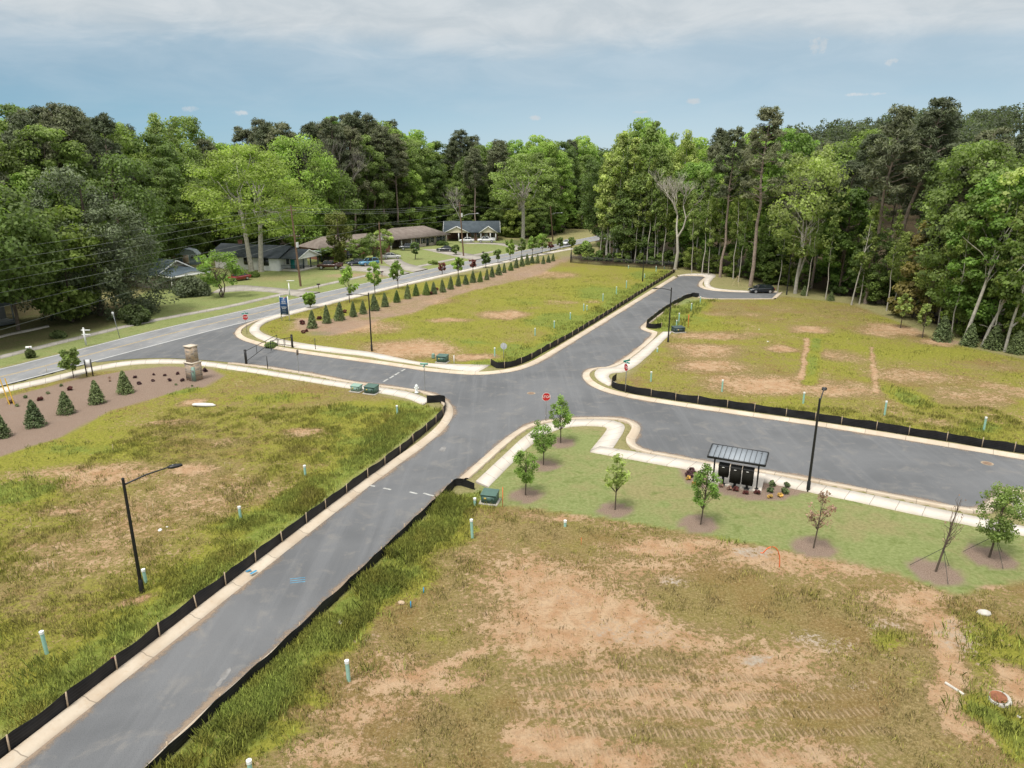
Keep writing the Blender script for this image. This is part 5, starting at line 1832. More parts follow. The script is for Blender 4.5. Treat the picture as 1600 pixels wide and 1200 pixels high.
R_DARK = shingle('dark_shingle', (.045, .055, .068), (.075, .088, .105))
R_BLUE = shingle('blue_grey_shingle', (.075, .105, .13), (.115, .15, .18))
R_BROWN = shingle('brown_shingle', (.17, .135, .115), (.24, .2, .175))
W_WHITE = brickmat('painted_white_brick', (.78, .78, .76), (.82, .82, .8), (.68, .68, .66))
W_BRICK = brickmat('red_brick', (.24, .085, .06), (.3, .12, .085), (.35, .3, .26))
W_TAN = brickmat('tan_brick', (.36, .30, .25), (.44, .38, .32), (.45, .42, .38))
W_SIDE = mat('cream_siding', (.62, .56, .42), .8, .05, 2)
W_GREY = mat('grey_clapboard', (.25, .26, .26), .8, .1, 2)
M_PANE = mat('window_glass', (.03, .035, .04), .12, .15, 1, spec=.7)
M_TRIM = mat('white_trim', (.75, .75, .73), .6, .04)
M_DTRIM = mat('dark_trim', (.03, .045, .05), .6, .1)


def window(r, x, z, w, h, face='front', D=0.0, L=0.0, trim=None):
    """front wall is y=0 looking to -y; left end x=0; right end x=L"""
    trim = trim or M_TRIM
    if face == 'front':
        f = MB().box((x, -.03, z), (w + .16, .08, h + .16)).build('window', trim, r)
        MB().box((x, -.08, z), (w, .03, h)).build('pane', M_PANE, f)
        MB().box((x, -.1, z), (w, .015, .04)).box((x, -.1, z), (.04, .017, h)).build('sash', trim, f)
    else:
        X = L if face == 'right' else 0
        s = 1 if face == 'right' else -1
        f = MB().box((X + s * .03, x, z), (.08, w + .16, h + .16)).build('window', trim, r)
        MB().box((X + s * .08, x, z), (.03, w, h)).build('pane', M_PANE, f)


def door(r, x, w, h, m, D=0.0):
    d = MB().box((x, -.04, h / 2 + .15), (w, .07, h)).build('door', m, r)
    MB().box((x, -.02, h / 2 + .15), (w + .2, .06, h + .16)).build('door_frame', M_TRIM, d)
    MB().ball((x + w * .38, -.1, h * .5 + .15), .04, 8, 5).build('handle', M_GALV, d)


def gable_roof(r, x0, x1, y0, y1, ze, rise, m, oh=.5, axis='x', th=.16, name='roof', trim=None):
    """ridge along axis"""
    b = MB()
    if axis == 'x':
        ym = (y0 + y1) / 2
        sl = rise / (ym - y0)
        prof = [(y0 - oh, ze - oh * sl), (ym, ze + rise), (y1 + oh, ze - oh * sl)]
        V = [(x, y, z + d) for x in (x0 - oh, x1 + oh) for d in (0, th) for y, z in prof]
    else:
        xm = (x0 + x1) / 2
        sl = rise / (xm - x0)
        prof = [(x0 - oh, ze - oh * sl), (xm, ze + rise), (x1 + oh, ze - oh * sl)]
        V = [(x, y, z + d) for y in (y0 - oh, y1 + oh) for d in (0, th) for x, z in prof]
    F = [(3, 9, 10, 4), (4, 10, 11, 5), (0, 1, 7, 6), (1, 2, 8, 7), (0, 6, 9, 3), (2, 5, 11, 8), (0, 3, 4, 1), (1, 4, 5, 2), (6, 7, 10, 9), (7, 8, 11, 10)]
    if axis == 'y':
        F = [f[::-1] for f in F]
    b.add(V, F)
    o = b.build(name, m, r)
    if trim is not None:
        for e in (0, 6):
            t = MB()
            for i in (0, 1):
                p, q = np.array(V[e + i]), np.array(V[e + i + 1])
                s = np.array((-.05 if e == 0 else .05, 0, .02)) if axis == 'x' else np.array((0, -.05 if e == 0 else .05, .02))
                t.bar(p + s, q + s, .08, .24)
            t.build('bargeboard', trim, o)
    return o


def hip_roof(r, L, D, ze, rise, m, oh=.5, x0=0.0, y0=0.0, th=.16, hip=None, name='roof'):
    h = hip if hip is not None else D / 2
    a = (x0 - oh, y0 - oh)
    b_ = (x0 + L + oh, y0 + D + oh)
    ym = y0 + D / 2
    V = [(a[0], a[1], ze), (b_[0], a[1], ze), (b_[0], b_[1], ze), (a[0], b_[1], ze), (a[0] + h + oh, ym, ze + rise), (b_[0] - h - oh, ym, ze + rise)]
    V = V + [(x, y, z - th) for x, y, z in V[:4]]
    b = MB().add(V, [(0, 1, 5, 4), (2, 3, 4, 5), (0, 6, 7, 1), (1, 7, 8, 2), (2, 8, 9, 3), (3, 9, 6, 0), (6, 9, 8, 7)])
    b.add(V, [(1, 2, 5), (3, 0, 4)])
    return b.build(name, m, r)


def walls(r, x0, x1, y0, y1, h, m, gable=None, rise=0.0, name='wall'):
    b = MB().prism([(x0, y0), (x1, y0), (x1, y1), (x0, y1)], -.6, h)
    if gable == 'x':                 # triangles at the two ends in x
        ym = (y0 + y1) / 2
        V = [(x0, y0, h), (x0, y1, h), (x0, ym, h + rise - .02), (x1, y0, h), (x1, y1, h), (x1, ym, h + rise - .02)]
        b.add(V, [(1, 0, 2), (3, 4, 5)])
    return b.build(name, m, r)


def chimney(rf, x, y, z0, z1, m):
    MB().box((x, y, (z0 + z1) / 2), (.7, .6, z1 - z0)).box((x, y, z1 + .05), (.84, .74, .1)).build('chimney', m, rf)


def house(lab, p, d, name='ranch_house'):
    """origin p on the ground, front wall runs along direction d; the viewer's side is local -y"""
    return thing(name, lab, 'house', (p[0], p[1], gz(*p)), math.atan2(d[1], d[0]), None)


# white painted brick house
h3 = house('white painted brick house with a dark roof behind the big pale green tree', (-66.5, 160.2), (.95, -.31))
L3, D3 = 16.6, 9.0
walls(h3, 0, L3, 0, D3, 2.9, W_WHITE, 'x', 2.0)
rf3 = gable_roof(h3, -1, L3, 0, D3, 2.9, 2.0, R_DARK, .5, trim=M_DTRIM)
chimney(rf3, 3.0, 5.4, 4.0, 5.7, W_BRICK)
for x in (4.4, 8.6, 13.4):
    window(h3, x, 1.9, 1.5, 1.45, trim=M_DTRIM)
# porch wing with its own gable looking out over the right end
walls(h3, L3, L3 + 1.6, 2.2, D3 - .4, 2.75, W_WHITE, name='porch_wall')
pr = gable_roof(h3, L3 + .45, L3 + 4.6, .4, D3 - .2, 2.75, 1.55, R_DARK, .35, trim=M_TRIM, name='porch_roof')
gb = MB()
X = L3 + 4.7
gb.add([(X, .4, 2.75), (X, D3 - .2, 2.75), (X, (D3 + .2) / 2, 4.28), (X - .12, .4, 2.75), (X - .12, D3 - .2, 2.75), (X - .12, (D3 + .2) / 2, 4.28)], [(0, 1, 2), (4, 3, 5)])
gb.box((X - .06, (D3 + .2) / 2, 2.66), (.16, D3 - .6, .2))
gb.build('gable', M_TRIM, h3)
MB().box((L3 + 2.6, D3 / 2, .12), (4.2, D3 - .8, .5)).build('porch_floor', M_PADC, h3)
for y in (.55, 2.9, 5.6, D3 - .5):
    MB().box((L3 + 4.45, y, 1.5), (.2, .2, 2.5)).build('porch_post', M_DTRIM, h3)
rl = MB()
for y0, y1 in ((.55, 2.9), (5.6, D3 - .5)):
    rl.bar((L3 + 4.45, y0, 1.25), (L3 + 4.45, y1, 1.25), .08)
    for k in range(12):
        yy = y0 + (y1 - y0) * (k + .5) / 12
        rl.bar((L3 + 4.45, yy, .35), (L3 + 4.45, yy, 1.25), .04)
rl.bar((L3 + .3, .55, 1.25), (L3 + 4.45, .55, 1.25), .08)
for k in range(18):
    xx = L3 + .3 + 4.15 * (k + .5) / 18
    rl.bar((xx, .55, .35), (xx, .55, 1.25), .04)
rl.build('railing', M_DTRIM, h3)
dd = MB().box((L3 + 2.2, 2.12, 1.35), (1.0, .12, 2.1)).build('door', mat('teal_door', (.02, .3, .28), .4), h3)
MB().ball((L3 + 2.55, 2.03, 1.3), .05, 8, 5).build('handle', M_GALV, dd)
f = MB().box((L3 + 1.0, 2.14, 1.8), (.9, .1, 1.3)).build('window', M_TRIM, h3)
MB().box((L3 + 1.0, 2.08, 1.8), (.76, .03, 1.16)).build('pane', M_PANE, f)

# house with the white edged carport
p1, p2 = np.array(at(270.5, 454)), np.array(at(329, 444.5))
gd = (p2 - p1) / np.hypot(*(p2 - p1))
dm = np.array((gd[1], -gd[0]))                 # from the house towards the right of the view
W2 = float(np.hypot(*(p2 - p1)))
o2 = p1 - dm * 15.0
h2 = house('blue grey roofed house with a white edged carport behind the round bush', o2, dm)
walls(h2, 0, 11, 0, W2, 2.7, W_TAN, 'x', 2.1)
gable_roof(h2, 0, 11, 0, W2, 2.7, 2.1, R_BLUE, .5, trim=M_TRIM)
cp = MB()
xa, xb = 10.9, 15.3
V = [(xa, -.3, 2.95), (xb, -.3, 2.55), (xb, W2 + .3, 2.55), (xa, W2 + .3, 2.95), (xa, W2 / 2, 3.9), (xb, W2 / 2, 3.1)]
cp.add(V, [(0, 1, 5, 4), (4, 5, 2, 3)])
cp.add([(x, y, z - .12) for x, y, z in V], [(4, 5, 1, 0), (3, 2, 5, 4)])
cr = cp.build('carport_roof', R_BLUE, h2)
MB().bar((xb, -.3, 2.42), (xb, W2 + .3, 2.42), .14, .3).bar((xa, -.34, 2.62), (xb, -.34, 2.42), .12, .3).bar((xa, W2 + .34, 2.62), (xb, W2 + .34, 2.42), .12, .3).add([(xb - .05, -.3, 2.5), (xb - .05, W2 + .3, 2.5), (xb - .05, W2 / 2, 3.05)], [(0, 1, 2)]).build('fascia', M_TRIM, cr)
for y in (0, W2):
    MB().box((15, y, 1.25), (.22, .22, 2.5)).build('carport_post', M_TRIM, h2)
window(h2, 4, 1.6, 1.2, 1.2)
window(h2, 8, 1.6, 1.2, 1.2)
# garden shed
c = np.array((-75.5, 166.0))
sh = thing('garden_shed', 'small blue grey garden shed with a pale door behind the carport house', 'shed', (c[0], c[1], gz(*c)), .15)
W_SHED = mat('shed_siding', (.26, .32, .36), .8, .08)
MB().prism([(-2.3, 0), (2.3, 0), (2.3, 3), (-2.3, 3)], 0, 2.5).build('wall', W_SHED, sh)
b = MB()
pr_ = [(-2.6, 2.3), (-1.7, 3.3), (0, 3.7), (1.7, 3.3), (2.6, 2.3)]
V = [(x, y, z) for y in (-.25, 3.25) for x, z in pr_]
b.add(V, [(i, i + 1, i + 6, i + 5) for i in range(4)])
b.add([(x, y, z - .1) for x, y, z in V], [(i + 5, i + 6, i + 1, i) for i in range(4)])
b.add([(x, -.02, z) for x, z in pr_] , [tuple(range(5))[::-1]])
b.build('roof', mat('pale_shed_roof', (.42, .47, .5), .7), sh)
dd = MB().box((-.1, -.06, 1.2), (1.25, .08, 2.1)).build('door', mat('peach_door', (.62, .45, .34), .7), sh)
MB().box((-.1, -.05, 1.2), (1.5, .06, 2.3)).build('door_frame', M_TRIM, dd)
window(sh, 1.4, 1.9, .45, .7)

# brick ranch behind the ivy covered tree
h4 = house('long brick ranch house with a brown roof and a flat canopy', (-47.0, 174.8), (.68, .733))
walls(h4, 0, 21.5, 0, 8.5, 2.7, W_BRICK)
rf4 = hip_roof(h4, 21.5, 8.5, 2.85, 2.3, R_BROWN, .6, hip=4.0)
chimney(rf4, 9, 5.5, 4.0, 5.6, W_BRICK)
for x in (12, 15.5, 19.5):
    window(h4, x, 1.6, 1.1, 1.3)
door(h4, 9.5, 1.0, 2.1, M_DTRIM)
MB().prism([(-2.2, -4.3), (5.5, -4.3), (5.5, -.62), (-2.2, -.62)], 2.4, 2.55).build('canopy', mat('pale_green_canopy', (.4, .5, .46), .6), h4)
for x, y in ((-2, -4.1), (1.7, -4.1), (5.3, -4.1)):
    MB().box((x, y, 1.2), (.16, .16, 2.4)).build('canopy_post', M_DTRIM, h4)
rl = MB()
for k in range(30):
    rl.bar((-2 + k * .25, -4.1, .1), (-2 + k * .25, -4.1, 1.0), .03)
rl.bar((-2, -4.1, 1.0), (5.3, -4.1, 1.0), .06)
rl.build('railing', M_DTRIM, h4)
o = MB().ball((0, 0, 0), (.9, .18, .8), 12, 8)
ds = thing('satellite_dish', 'white satellite dish on the brick ranch roof', 'satellite dish', tuple(np.array((-33.8, 189.0, 3.2))), .4)
MB().tube([(0, 0, 0), (0, 0, 1.0)], .05, 8).build('mast', M_GALV, ds)
b = MB()
V, F = [], []
for i in range(5):
    for k in range(12):
        rr = .75 * i / 4
        V.append((rr * math.cos(k * PI / 6), -.2 + .28 * (i / 4) ** 2 * -1 + .2, 1.3 + rr * math.sin(k * PI / 6)))
for i in range(4):
    for k in range(12):
        F.append((i * 12 + k, i * 12 + (k + 1) % 12, (i + 1) * 12 + (k + 1) % 12, (i + 1) * 12 + k))
b.add(V, F)
b.add(np.array(V) + (0, .03, 0), [f[::-1] for f in F])
b.build('dish', M_WHITE, ds)

# brown roofed house with carport
h5 = house('tan brick house with a broad brown hip roof and carport', (-33.2, 197.6), (.62, .785))
walls(h5, 8.2, 22.5, .4, 9.5, 2.7, W_TAN)
walls(h5, 0, 8.2, 6.0, 9.5, 2.7, W_TAN, name='carport_wall')
hip_roof(h5, 22.5, 9.5, 2.85, 2.6, R_BROWN, .7, hip=5.0)
for x in (0.3, 4.2, 8.0):
    MB().box((x, .3, 1.35), (.3, .3, 2.7)).build('carport_post', M_TRIM, h5)
for x in (10.5, 12.8, 16.2, 19.2, 21.0):
    f = MB().box((x, .36, 1.65), (.9, .1, 1.5)).build('window', M_TRIM, h5)
    MB().box((x, .3, 1.65), (.76, .04, 1.36)).build('pane', M_PANE, f)
    for s_ in (-1, 1):
        MB().box((x + s_ * .68, .34, 1.65), (.4, .06, 1.6)).build('shutter', M_DTRIM, f)
dd = MB().box((14.5, .35, 1.2), (1.0, .1, 2.1)).build('door', M_DTRIM, h5)
MB().ball((14.8, .27, 1.15), .05, 8, 5).build('handle', M_GALV, dd)

# blue roofed house with two gables
h6 = house('blue grey roofed house with two cream gables at the far end of the street', (-20.6, 223.0), (1, .04))
walls(h6, 7.2, 16.3, 2.4, 11.5, 2.8, brickmat('brown_brick', (.13, .065, .045), (.18, .09, .06), (.25, .22, .2)))
walls(h6, 0, 7.2, 7.5, 11.5, 2.8, MATS['brown_brick'], name='carport_wall')
R_SLATE = shingle('dark_slate_shingle', (.048, .064, .078), (.075, .095, .112))
gable_roof(h6, 0, 16.3, 2.4, 12, 2.85, 2.7, R_SLATE, .7, trim=M_TRIM)
for a, b_ in ((.1, 7.0), (10.8, 15.8)):
    gable_roof(h6, a, b_, 0.3, 7.0, 2.8, 1.7, R_SLATE, .4, axis='y', trim=M_TRIM, name='gable_roof')
    gbl = MB().add([(a, .1, 2.8), (b_, .1, 2.8), ((a + b_) / 2, .1, 4.45), (a, .25, 2.8), (b_, .25, 2.8), ((a + b_) / 2, .25, 4.45)], [(0, 1, 2), (4, 3, 5)])
    gbl.bar((a, .15, 2.72), (b_, .15, 2.72), .2, .22)
    gbl.build('gable', W_SIDE, h6)
    for x in (a + .2, (a + b_) / 2 + .6, b_ - .2):
        MB().box((x, .25, 1.35), (.28, .28, 2.7)).build('porch_post', M_TRIM, h6)
for x in (8.4, 10.2, 14.6):
    f = MB().box((x, 2.36, 1.6), (1.0, .1, 1.4)).build('window', M_TRIM, h6)
    MB().box((x, 2.3, 1.6), (.86, .04, 1.26)).build('pane', M_PANE, f)
dd = MB().box((12.6, 2.35, 1.2), (1.0, .1, 2.1)).build('door', M_TRIM, h6)

# porch house half hidden under the dark trees at the left
h1 = house('dark grey clapboard house with a railed front porch under the left trees', (-76.5, 88.5), (.47, .883), 'porch_house')
walls(h1, 0, 12.5, 2.4, 9, 3.0, W_GREY, 'x', 2.2)
gable_roof(h1, 0, 12.5, .2, 9.2, 3.0, 2.4, shingle('slate_shingle', (.09, .11, .125), (.14, .165, .18)), .4)
MB().box((6.2, 1.1, .4), (12.5, 2.4, .5)).build('porch_floor', W_GREY, h1)
for x in (.2, 4.2, 6.6, 9.4, 12.3):
    MB().box((x, .1, 1.8), (.16, .16, 2.5)).build('porch_post', W_GREY, h1)
rl = MB()
for a, b_ in ((.2, 4.2), (6.6, 12.3)):
    for z in (.85, 1.15, 1.45):
        rl.bar((a, .1, z), (b_, .1, z), .06)
rl.build('railing', W_GREY, h1)
sp = MB()
for k in range(4):
    sp.box((5.4, -.25 - .3 * k, .5 - .13 * k), (2.0, .3, .1))
sp.build('steps', W_GREY, h1)
window(h1, 2.5, 1.9, 1.1, 1.3)
for x in (2.4, 9.0, 11.2):
    f = MB().box((x, 2.36, 1.9), (1.0, .1, 1.4)).build('window', W_GREY, h1)
    MB().box((x, 2.3, 1.9), (.86, .04, 1.26)).build('pane', M_PANE, f)
MB().box((5.4, 2.36, 1.7), (1.0, .08, 2.1)).build('door', M_DTRIM, h1)


# ------------------------------------------------------------------ trees
M_BARK = mat('brown_bark', (.10, .075, .055), .95, .35, 3, bump=.5)
M_BARKG = mat('grey_bark', (.40, .37, .32), .95, .3, 2.5, bump=.4)
M_BARKP = mat('pine_bark', (.29, .225, .185), .95, .3, 3, bump=.5)
LM = {
    'pine': leafmat('pine_needles', (.072, .10, .045), (.125, .145, .068), trans=.25),
    'green': leafmat('broad_leaves', (.10, .163, .044), (.168, .24, .06)),
    'bright': leafmat('bright_leaves', (.17, .265, .05), (.21, .29, .06)),
    'pale': leafmat('pale_leaves', (.195, .285, .075), (.27, .34, .095)),
    'mag': leafmat('glossy_leaves', (.085, .118, .05), (.115, .145, .065), trans=.2, rough=.5),
    'dark': leafmat('shade_leaves', (.05, .085, .026), (.085, .115, .034)),
    'bush': leafmat('understory_leaves', (.085, .15, .03), (.18, .24, .05)),
    'cedar': leafmat('conifer_sprays', (.07, .11, .038), (.105, .145, .045), trans=.15),
    'fresh': leafmat('fresh_leaves', (.16, .28, .055), (.225, .33, .07)),
    'olive': leafmat('olive_leaves', (.15, .15, .04), (.18, .17, .05)),
    'red': leafmat('red_leaves', (.12, .045, .036), (.15, .06, .045)),
    'plum': leafmat('plum_leaves', (.075, .045, .045), (.11, .06, .055)),
    'gold': leafmat('golden_leaves', (.48, .36, .09), (.52, .4, .11)),
    'ivy': leafmat('ivy_leaves', (.12, .16, .03), (.2, .22, .06)),
    'brown': leafmat('withered_leaves', (.26, .18, .12), (.3, .22, .15)),
}


def leaves(mb, C, R, n, size, rs, flat=.75, up=.35, aspect=1.0, shell=.45, jit=.35, cj=.22):
    """n leaf sprays round each clump centre"""
    C = np.asarray(C, float)
    R = np.broadcast_to(np.asarray(R, float), (len(C),))
    k = len(C)
    N = k * n
    d = rs.normal(size=(N, 3))
    d /= np.linalg.norm(d, axis=1)[:, None]
    r = (shell + (1 - shell) * rs.rand(N) ** .6)
    P = np.repeat(C, n, 0) + d * (np.repeat(R, n) * r)[:, None] * np.array((1, 1, flat))
    nrm = d * .7 + np.array((0, 0, up)) + rs.normal(size=(N, 3)) * jit
    nrm /= np.linalg.norm(nrm, axis=1)[:, None]
    t = np.cross(nrm, rs.normal(size=(N, 3)))
    t /= np.linalg.norm(t, axis=1)[:, None] + 1e-9
    b = np.cross(nrm, t)
    s = size * (.6 + .8 * rs.rand(N))[:, None]
    w = s / aspect
    bend = nrm * s * .18
    V = np.stack([P - t * s * .5, P + b * w * .42 - bend * .3, P + t * s * .5, P - b * w * .42 - bend * .3], 1).reshape(-1, 3)
    F = np.arange(N * 4).reshape(N, 4)
    cc = np.repeat(1 + cj * rs.normal(size=k), n) * (1 + .18 * rs.normal(size=N))
    mb.add(V, F, np.repeat(np.clip(cc, .45, 1.7), 4))
    return mb


def limb(mb, a, b, r0, r1, rs, wob=.06, n=5, sag=0.0, sides=6):
    a, b = np.array(a, float), np.array(b, float)
    L = np.linalg.norm(b - a)
    P = [a + (b - a) * t + (rs.normal(size=3) * wob * L * (0 if k in (0, n) else 1)) + np.array((0, 0, sag * L * 4 * t * (1 - t))) for k, t in enumerate(np.linspace(0, 1, n + 1))]
    mb.tube(P, np.linspace(r0, r1, n + 1), sides, cap=False)
    return P


def ellipsoid_pts(n, rs, R, H, z0, shape='round'):
    """clump centres filling a crown between z0 and H"""
    out = []
    while len(out) < n:
        t = rs.rand()
        if shape == 'round':
            w = math.sqrt(max(1 - (2 * t - 1) ** 2, 0)) ** .8
        elif shape == 'tall':
            w = (1 - (2 * abs(t - .42)) ** 2.2) if t < .95 else .3
            w = max(w, .18)
        elif shape == 'cone':
            w = (1 - t) ** .8 * .95 + .05
        elif shape == 'top':                     # widest low in the crown, flat top
            w = math.sqrt(max(1 - (t) ** 2.2, 0)) * (0.55 + .45 * min(1, t * 5))
        else:
            w = 1
        a = rs.rand() * 2 * math.pi
        r = R * w * (.35 + .65 * math.sqrt(rs.rand()))
        out.append((r * math.cos(a), r * math.sin(a), z0 + (H - z0) * t))
    return np.array(out)


def proto(name, kind, seed, H, R, leafm, barkm, crown0=.3, nclump=60, nleaf=110, lsize=.5, crad=None, shape='round', lean=(0, 0), r0=None, fork=0, flat=.75, limbs=14, aspect=1.0, up=.35):
    """returns (trunk mesh, crown mesh)"""
    rs = np.random.RandomState(seed)
    r0 = r0 or H * .012
    tb = MB()
    top = np.array((lean[0], lean[1], H * (.93 if shape != 'top' else .8)))
    n = 8
    P = [np.array((0, 0, -.4))] + [top * t + np.r_[rs.normal(size=2) * .006 * H * (t > 0), 0] for t in np.linspace(0, 1, n + 1)[1:]]
    Rr = np.linspace(r0, r0 * .18, n + 1)
    Rr[0] *= 1.35
    tb.tube(P, Rr, 9, cap=False)
    C = ellipsoid_pts(nclump, rs, R, H, H * crown0, shape)
    C[:, :2] += np.array(lean)[None] * (C[:, 2] / H)[:, None]
    cr = crad or R * .34
    sel = rs.choice(nclump, min(limbs, nclump), replace=False)
    for i in sel:
        c = C[i]
        tz = max(H * crown0 * .75, c[2] - (abs(c[0]) + abs(c[1])) * .7)
        tt = min(tz / top[2], .96)
        base_ = top * tt
        limb(tb, base_, c, r0 * (.5 - .35 * tt), r0 * .07, rs, .05)
    for q in range(fork):
        a = rs.rand() * 6.28
        z = H * (crown0 * .35 + .25 * rs.rand())
        l = H * .06 * (1 + rs.rand())
        limb(tb, (top[0] * z / top[2], top[1] * z / top[2], z), (top[0] * z / top[2] + math.cos(a) * l, top[1] * z / top[2] + math.sin(a) * l, z + l * .3), r0 * .18, r0 * .05, rs, .05, 3)
    cb = MB()
    leaves(cb, C, cr * (.7 + .6 * rs.rand(nclump)), nleaf, lsize, rs, flat=flat, aspect=aspect, up=up)
    return tb.mesh('trunk', barkm, True), cb.mesh('crown', leafm)


def pine_proto(seed, H, R, crown0=.55, lean=(0, 0), leafm=None, r0=None, ncl=85, nleaf=95):
    rs = np.random.RandomState(seed)
    r0 = r0 or .30
    tb = MB()
    top = np.array((lean[0], lean[1], H * .97))
    P = [np.array((0, 0, -.5))] + [top * t + np.r_[rs.normal(size=2) * .008 * H, 0] for t in np.linspace(0, 1, 9)[1:]]
    tb.tube(P, np.linspace(r0, r0 * .2, 9), 9, cap=False)
    C, Rr = [], []
    for i in range(ncl):
        t = rs.rand() ** .85
        z = H * (crown0 + (1 - crown0) * t)
        w = R * (1.0 - .75 * t ** 1.8) * (.55 + .45 * min(1, (t + .05) * 4))
        a = rs.rand() * 6.283
        rr = w * (.35 + .65 * rs.rand() ** .5)
        c = np.array((rr * math.cos(a), rr * math.sin(a), z))
        c[:2] += np.array(lean) * z / H
        C.append(c)
        Rr.append(R * (.16 + .12 * rs.rand()))
        if rs.rand() < .55:
            zb = max(z - rr * .35, H * crown0 * .9)
            limb(tb, top * (zb / top[2]), c, r0 * .22, r0 * .06, rs, .04, 4)
    for q in range(5):                           # dead stubs on the bare bole
        z = H * (.25 + .3 * rs.rand())
        a = rs.rand() * 6.283
        l = .5 + 1.8 * rs.rand()
        b0 = top * (z / top[2])
        limb(tb, b0, b0 + np.array((math.cos(a) * l, math.sin(a) * l, .2 * l)), .07, .02, rs, .05, 3, sides=5)
    cb = MB()
    leaves(cb, C, Rr, nleaf, .62, rs, flat=.62, aspect=3.2, up=.55, shell=.2, jit=.6, cj=.2)
    return tb.mesh('trunk', M_BARKP, True), cb.mesh('crown', leafm or LM['pine'])


def bare_proto(seed, H, spread, base_fork=.3, m=None, depth=5, r0=.28, lean=0.0, upb=.55, ntw=3):
    rs = np.random.RandomState(seed)
    tb, tw = MB(), MB()

    def grow(p, d, L, r, k):
        q = p + d * L
        mid = (p + q) / 2 + rs.normal(size=3) * L * .06
        (tb if k < 3 else tw).tube([p, mid, q], [r, r * .85, r * .7], 7 if k < 3 else 4, cap=False)
        if k >= depth:
            return
        m_ = 2 if k < 1 else (3 if rs.rand() < .55 else 2)
        if k >= 3:
            m_ = ntw
        for i in range(m_):
            a = rs.rand() * 6.283 + i * 6.283 / m_
            sp = spread * (.7 + .6 * rs.rand())
            side = np.array((math.cos(a), math.sin(a), 0))
            nd = d * (1 - sp * .3) + side * sp + np.array((0, 0, upb * .35))
            nd /= np.linalg.norm(nd)
            grow(q if rs.rand() < .8 else mid, nd, L * (.62 + .2 * rs.rand()), r * .6, k + 1)
    d0 = np.array((lean, 0, 1.0))
    d0 /= np.linalg.norm(d0)
    tb.tube([(0, 0, -.4), d0 * .3], [r0 * 1.3, r0], 9, cap=False)
    grow(d0 * .2, d0, H * base_fork, r0, 0)
    zm = max(v[:, 2].max() for v in tb.V + tw.V)
    for q in (tb, tw):
        q.V = [v * (H / zm) for v in q.V]
    return tb.mesh('trunk', m or M_BARKG, True), tw.mesh('twigs', m or M_BARKG)


def make_tree(name, meshes, loc, lab, cat='tree', group=None, s=1.0, sz=None, rz=None, parts=('trunk', 'crown')):
    r = thing(name, lab, cat, loc, random.Random(hash((round(loc[0], 2), round(loc[1], 2)))).random() * 6.28 if rz is None else rz, group)
    r.scale = (s, s, sz or s)
    for p, me_ in zip(parts, meshes):
        child(p, me_, r)
    return r


# ---- trees of the wood that can be told apart
def solo(px, py, top, name, lab, build, cat='tree', Y=None, rz=0.0, group=None, parts=('trunk', 'crown')):
    """build(height) -> meshes"""
    if Y is None:
        c = at(px, py)
    else:
        c = (atz(px, py, Y)[0], Y)
    z = gz(*c)
    _, zt = atz(px, top, c[1])
    return make_tree(name, build(zt - z), (c[0], c[1], z), lab, cat, group, rz=rz, parts=parts)


# the broad pale green double trunked tree by the white house
def big_tree(H):
    rs = np.random.RandomState(31)
    tb = MB()
    C = ellipsoid_pts(165, rs, 14.2, H, H * .32, 'top')
    C = C[(np.hypot(C[:, 0], C[:, 1]) > 4) | (C[:, 2] > H * .55)]
    for sx, hb in ((-.9, H * .62), (1.1, H * .7)):
        b0 = np.array((sx, 0, -.4))
        b1 = np.array((sx * 2.2, rs.normal() * .5, hb))
        tb.tube([b0, b0 + (0, 0, 1.0), (b0 + b1) / 2 + (0, 0, .3), b1], [.8, .58, .42, .22], 10, cap=False)
        for c in C[rs.choice(len(C), 22, replace=False)]:
            if c[0] * sx > -3:
                t = .45 + .5 * rs.rand()
                limb(tb, b0 + (b1 - b0) * t, c, .18 - .09 * t, .03, rs, .05, 5, sag=.05)
    cb = MB()
    leaves(cb, C, 2.0 + 1.1 * rs.rand(len(C)), 120, .42, rs, flat=.42, up=.6, shell=.3)
    return tb.mesh('trunk', M_BARKG, True), cb.mesh('crown', LM['bright'])


solo(400, 424, 229, 'spreading_tree', 'huge spreading pale green tree with two grey trunks in front of the white house', big_tree, rz=.2)


def magnolia(H):
    rs = np.random.RandomState(5)
    tb = MB()
    tb.tube([(0, 0, -.4), (0, 0, H * .5), (0, 0, H * .9)], [.5, .35, .1], 10, cap=False)
    C = np.vstack([ellipsoid_pts(70, rs, 6.2, H, .3, 'round') + (-2.5, 0, 0), ellipsoid_pts(60, rs, 5.6, H * .8, .3, 'round') + (4.2, -1, 0), ellipsoid_pts(45, rs, 5.0, H * .62, .2, 'round') + (6.0, 2, 0), ellipsoid_pts(40, rs, 5.0, H * .6, .2, 'round') + (-5.5, -2, 0)])
    cb = MB()
    leaves(cb, C, 1.1 + 1.0 * rs.rand(len(C)), 130, .42, rs, flat=.8, aspect=1.9, shell=.5, cj=.34)
    return tb.mesh('trunk', M_BARK, True), cb.mesh('crown', LM['mag'])


solo(158, 492, 268, 'magnolia_tree', 'big dark glossy magnolia beside the main road at the left', magnolia)


def dk(seed, R, lm, c0=.12, nc=95, nl=130, ls=.48, shape='round', flat=.7):
    return lambda H: proto('tree', 'broad', seed, H, R, LM[lm], M_BARK, c0, nc, nl, ls, shape=shape, flat=flat, crad=R * .27)


